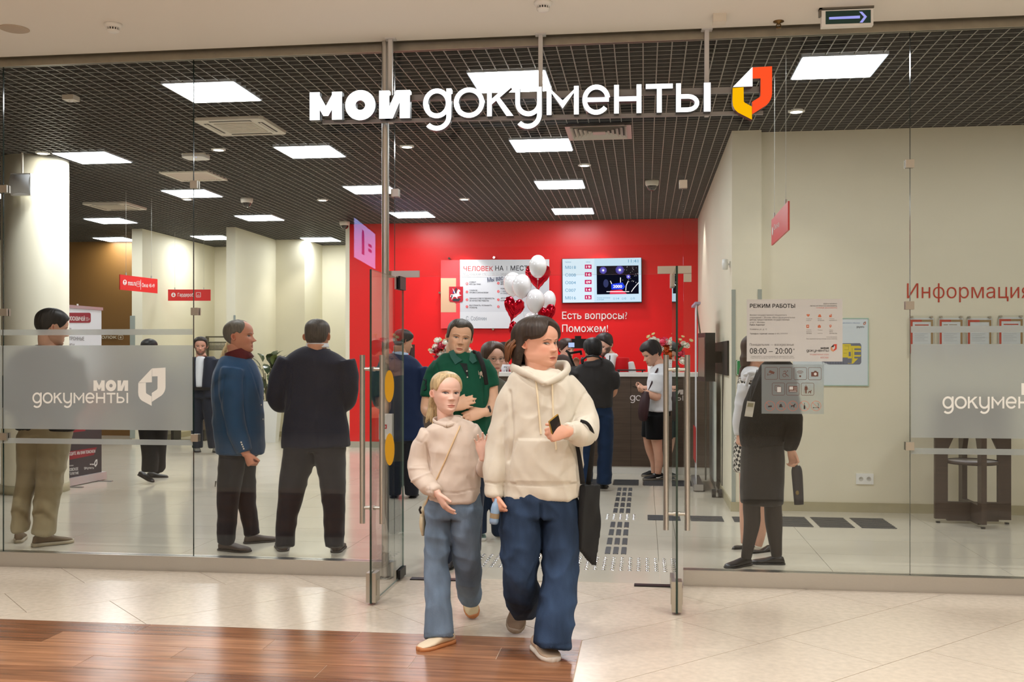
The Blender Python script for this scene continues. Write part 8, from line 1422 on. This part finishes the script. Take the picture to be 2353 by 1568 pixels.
F10.garment('blouse', [[(1730, 850, 0, 20, 20), (1729, 862, -.02, 26, 26), (1728, 880, -.05, 22, 30)], [(1712, 884, -.12, 18, 20), (1704, 930, -.14, 15, 17), (1698, 970, -.15, 14, 15), (1700, 1000, -.16, 11, 12)], [(1750, 884, .12, 18, 20), (1752, 940, .14, 15, 17)]], shirt_w, .010, 2, fold=((9, 10, .010),), shrink=.75)
MB().ell(P(1718, 862, 7.72), (.035, .02, .018), (RT, FW, UP), 12, 8).ell(P(1727, 858, 7.71), (.035, .02, .02), (RT, FW, UP), 12, 8).tube([P(1722, 862, 7.7), P(1718, 876, 7.7), P(1714, 888, 7.7)], [.012, .016, .012], 7).build('bow', shirt_w, F10.t)
F10.garment('waistcoat', [[(1734, 868, .02, 36, 34), (1733, 890, .02, 40, 38), (1731, 940, .02, 36, 36), (1730, 1000, .02, 38, 38)]], hm_, .011, 2, shrink=.7); F10.garment('skirt', [[(1731, 990, .0, 40, 38), (1729, 1040, 0, 44, 42), (1728, 1086, 0, 43, 42)]], hm_, .011, 2, shrink=.7)
F10.flesh([(1744, 1070, 0, 20), (1746, 1130, 0, 17), (1750, 1180, 0, 15), (1748, 1225, 0, 12), (1742, 1256, 0, 9)]); F10.flesh([(1718, 1070, .02, 20), (1716, 1130, .02, 17), (1714, 1180, .02, 15), (1712, 1225, .02, 11), (1710, 1250, .02, 8)])
ground_shoe(F10, (1765, 1268), (1726, 1272), (dress_k, dress_k), 'pump', 1.0, .23); ground_shoe(F10, (1735, 1256), (1680, 1264), (dress_k, dress_k), 'pump', 1.0, .23); F10.hand(1700, 996, -.16, (-.1, -.95, .2), (.8, 0, -.4), .165, -1, (50, 60, 30), (30, 20)); F10.finish(1, .008)
t = thing('name_badge', 'clear name badge on a black lanyard against the guard’s black vest', 'badge', P(1723, 958, 7.02)); MB().tube([P(1752, 850, 7.06), P(1738, 885, 7.03), P(1725, 922, 7.02)], .0035, 6).tube([P(1740, 850, 7.10), P(1728, 885, 7.05), P(1723, 922, 7.02)], .0035, 6).build('lanyard', black, t); cb = [P(1717, 922, 7.02), P(1735, 924, 7.02), P(1729, 959, 7.02), P(1711, 957, 7.02)]; b = MB().prism(cb, FW * .004).build('badge_card', M('badge_white', (206, 204, 196), .3), t); MB().add([P(1719, 926, 7.018), P(1732, 927, 7.018), P(1730, 936, 7.018), P(1717, 935, 7.018)], [(0, 1, 2, 3)]).build('badge_photo', M('badge_photo', (150, 146, 120), .5), b)
flush_texts()
bpy.data.scenes.remove(TMP)
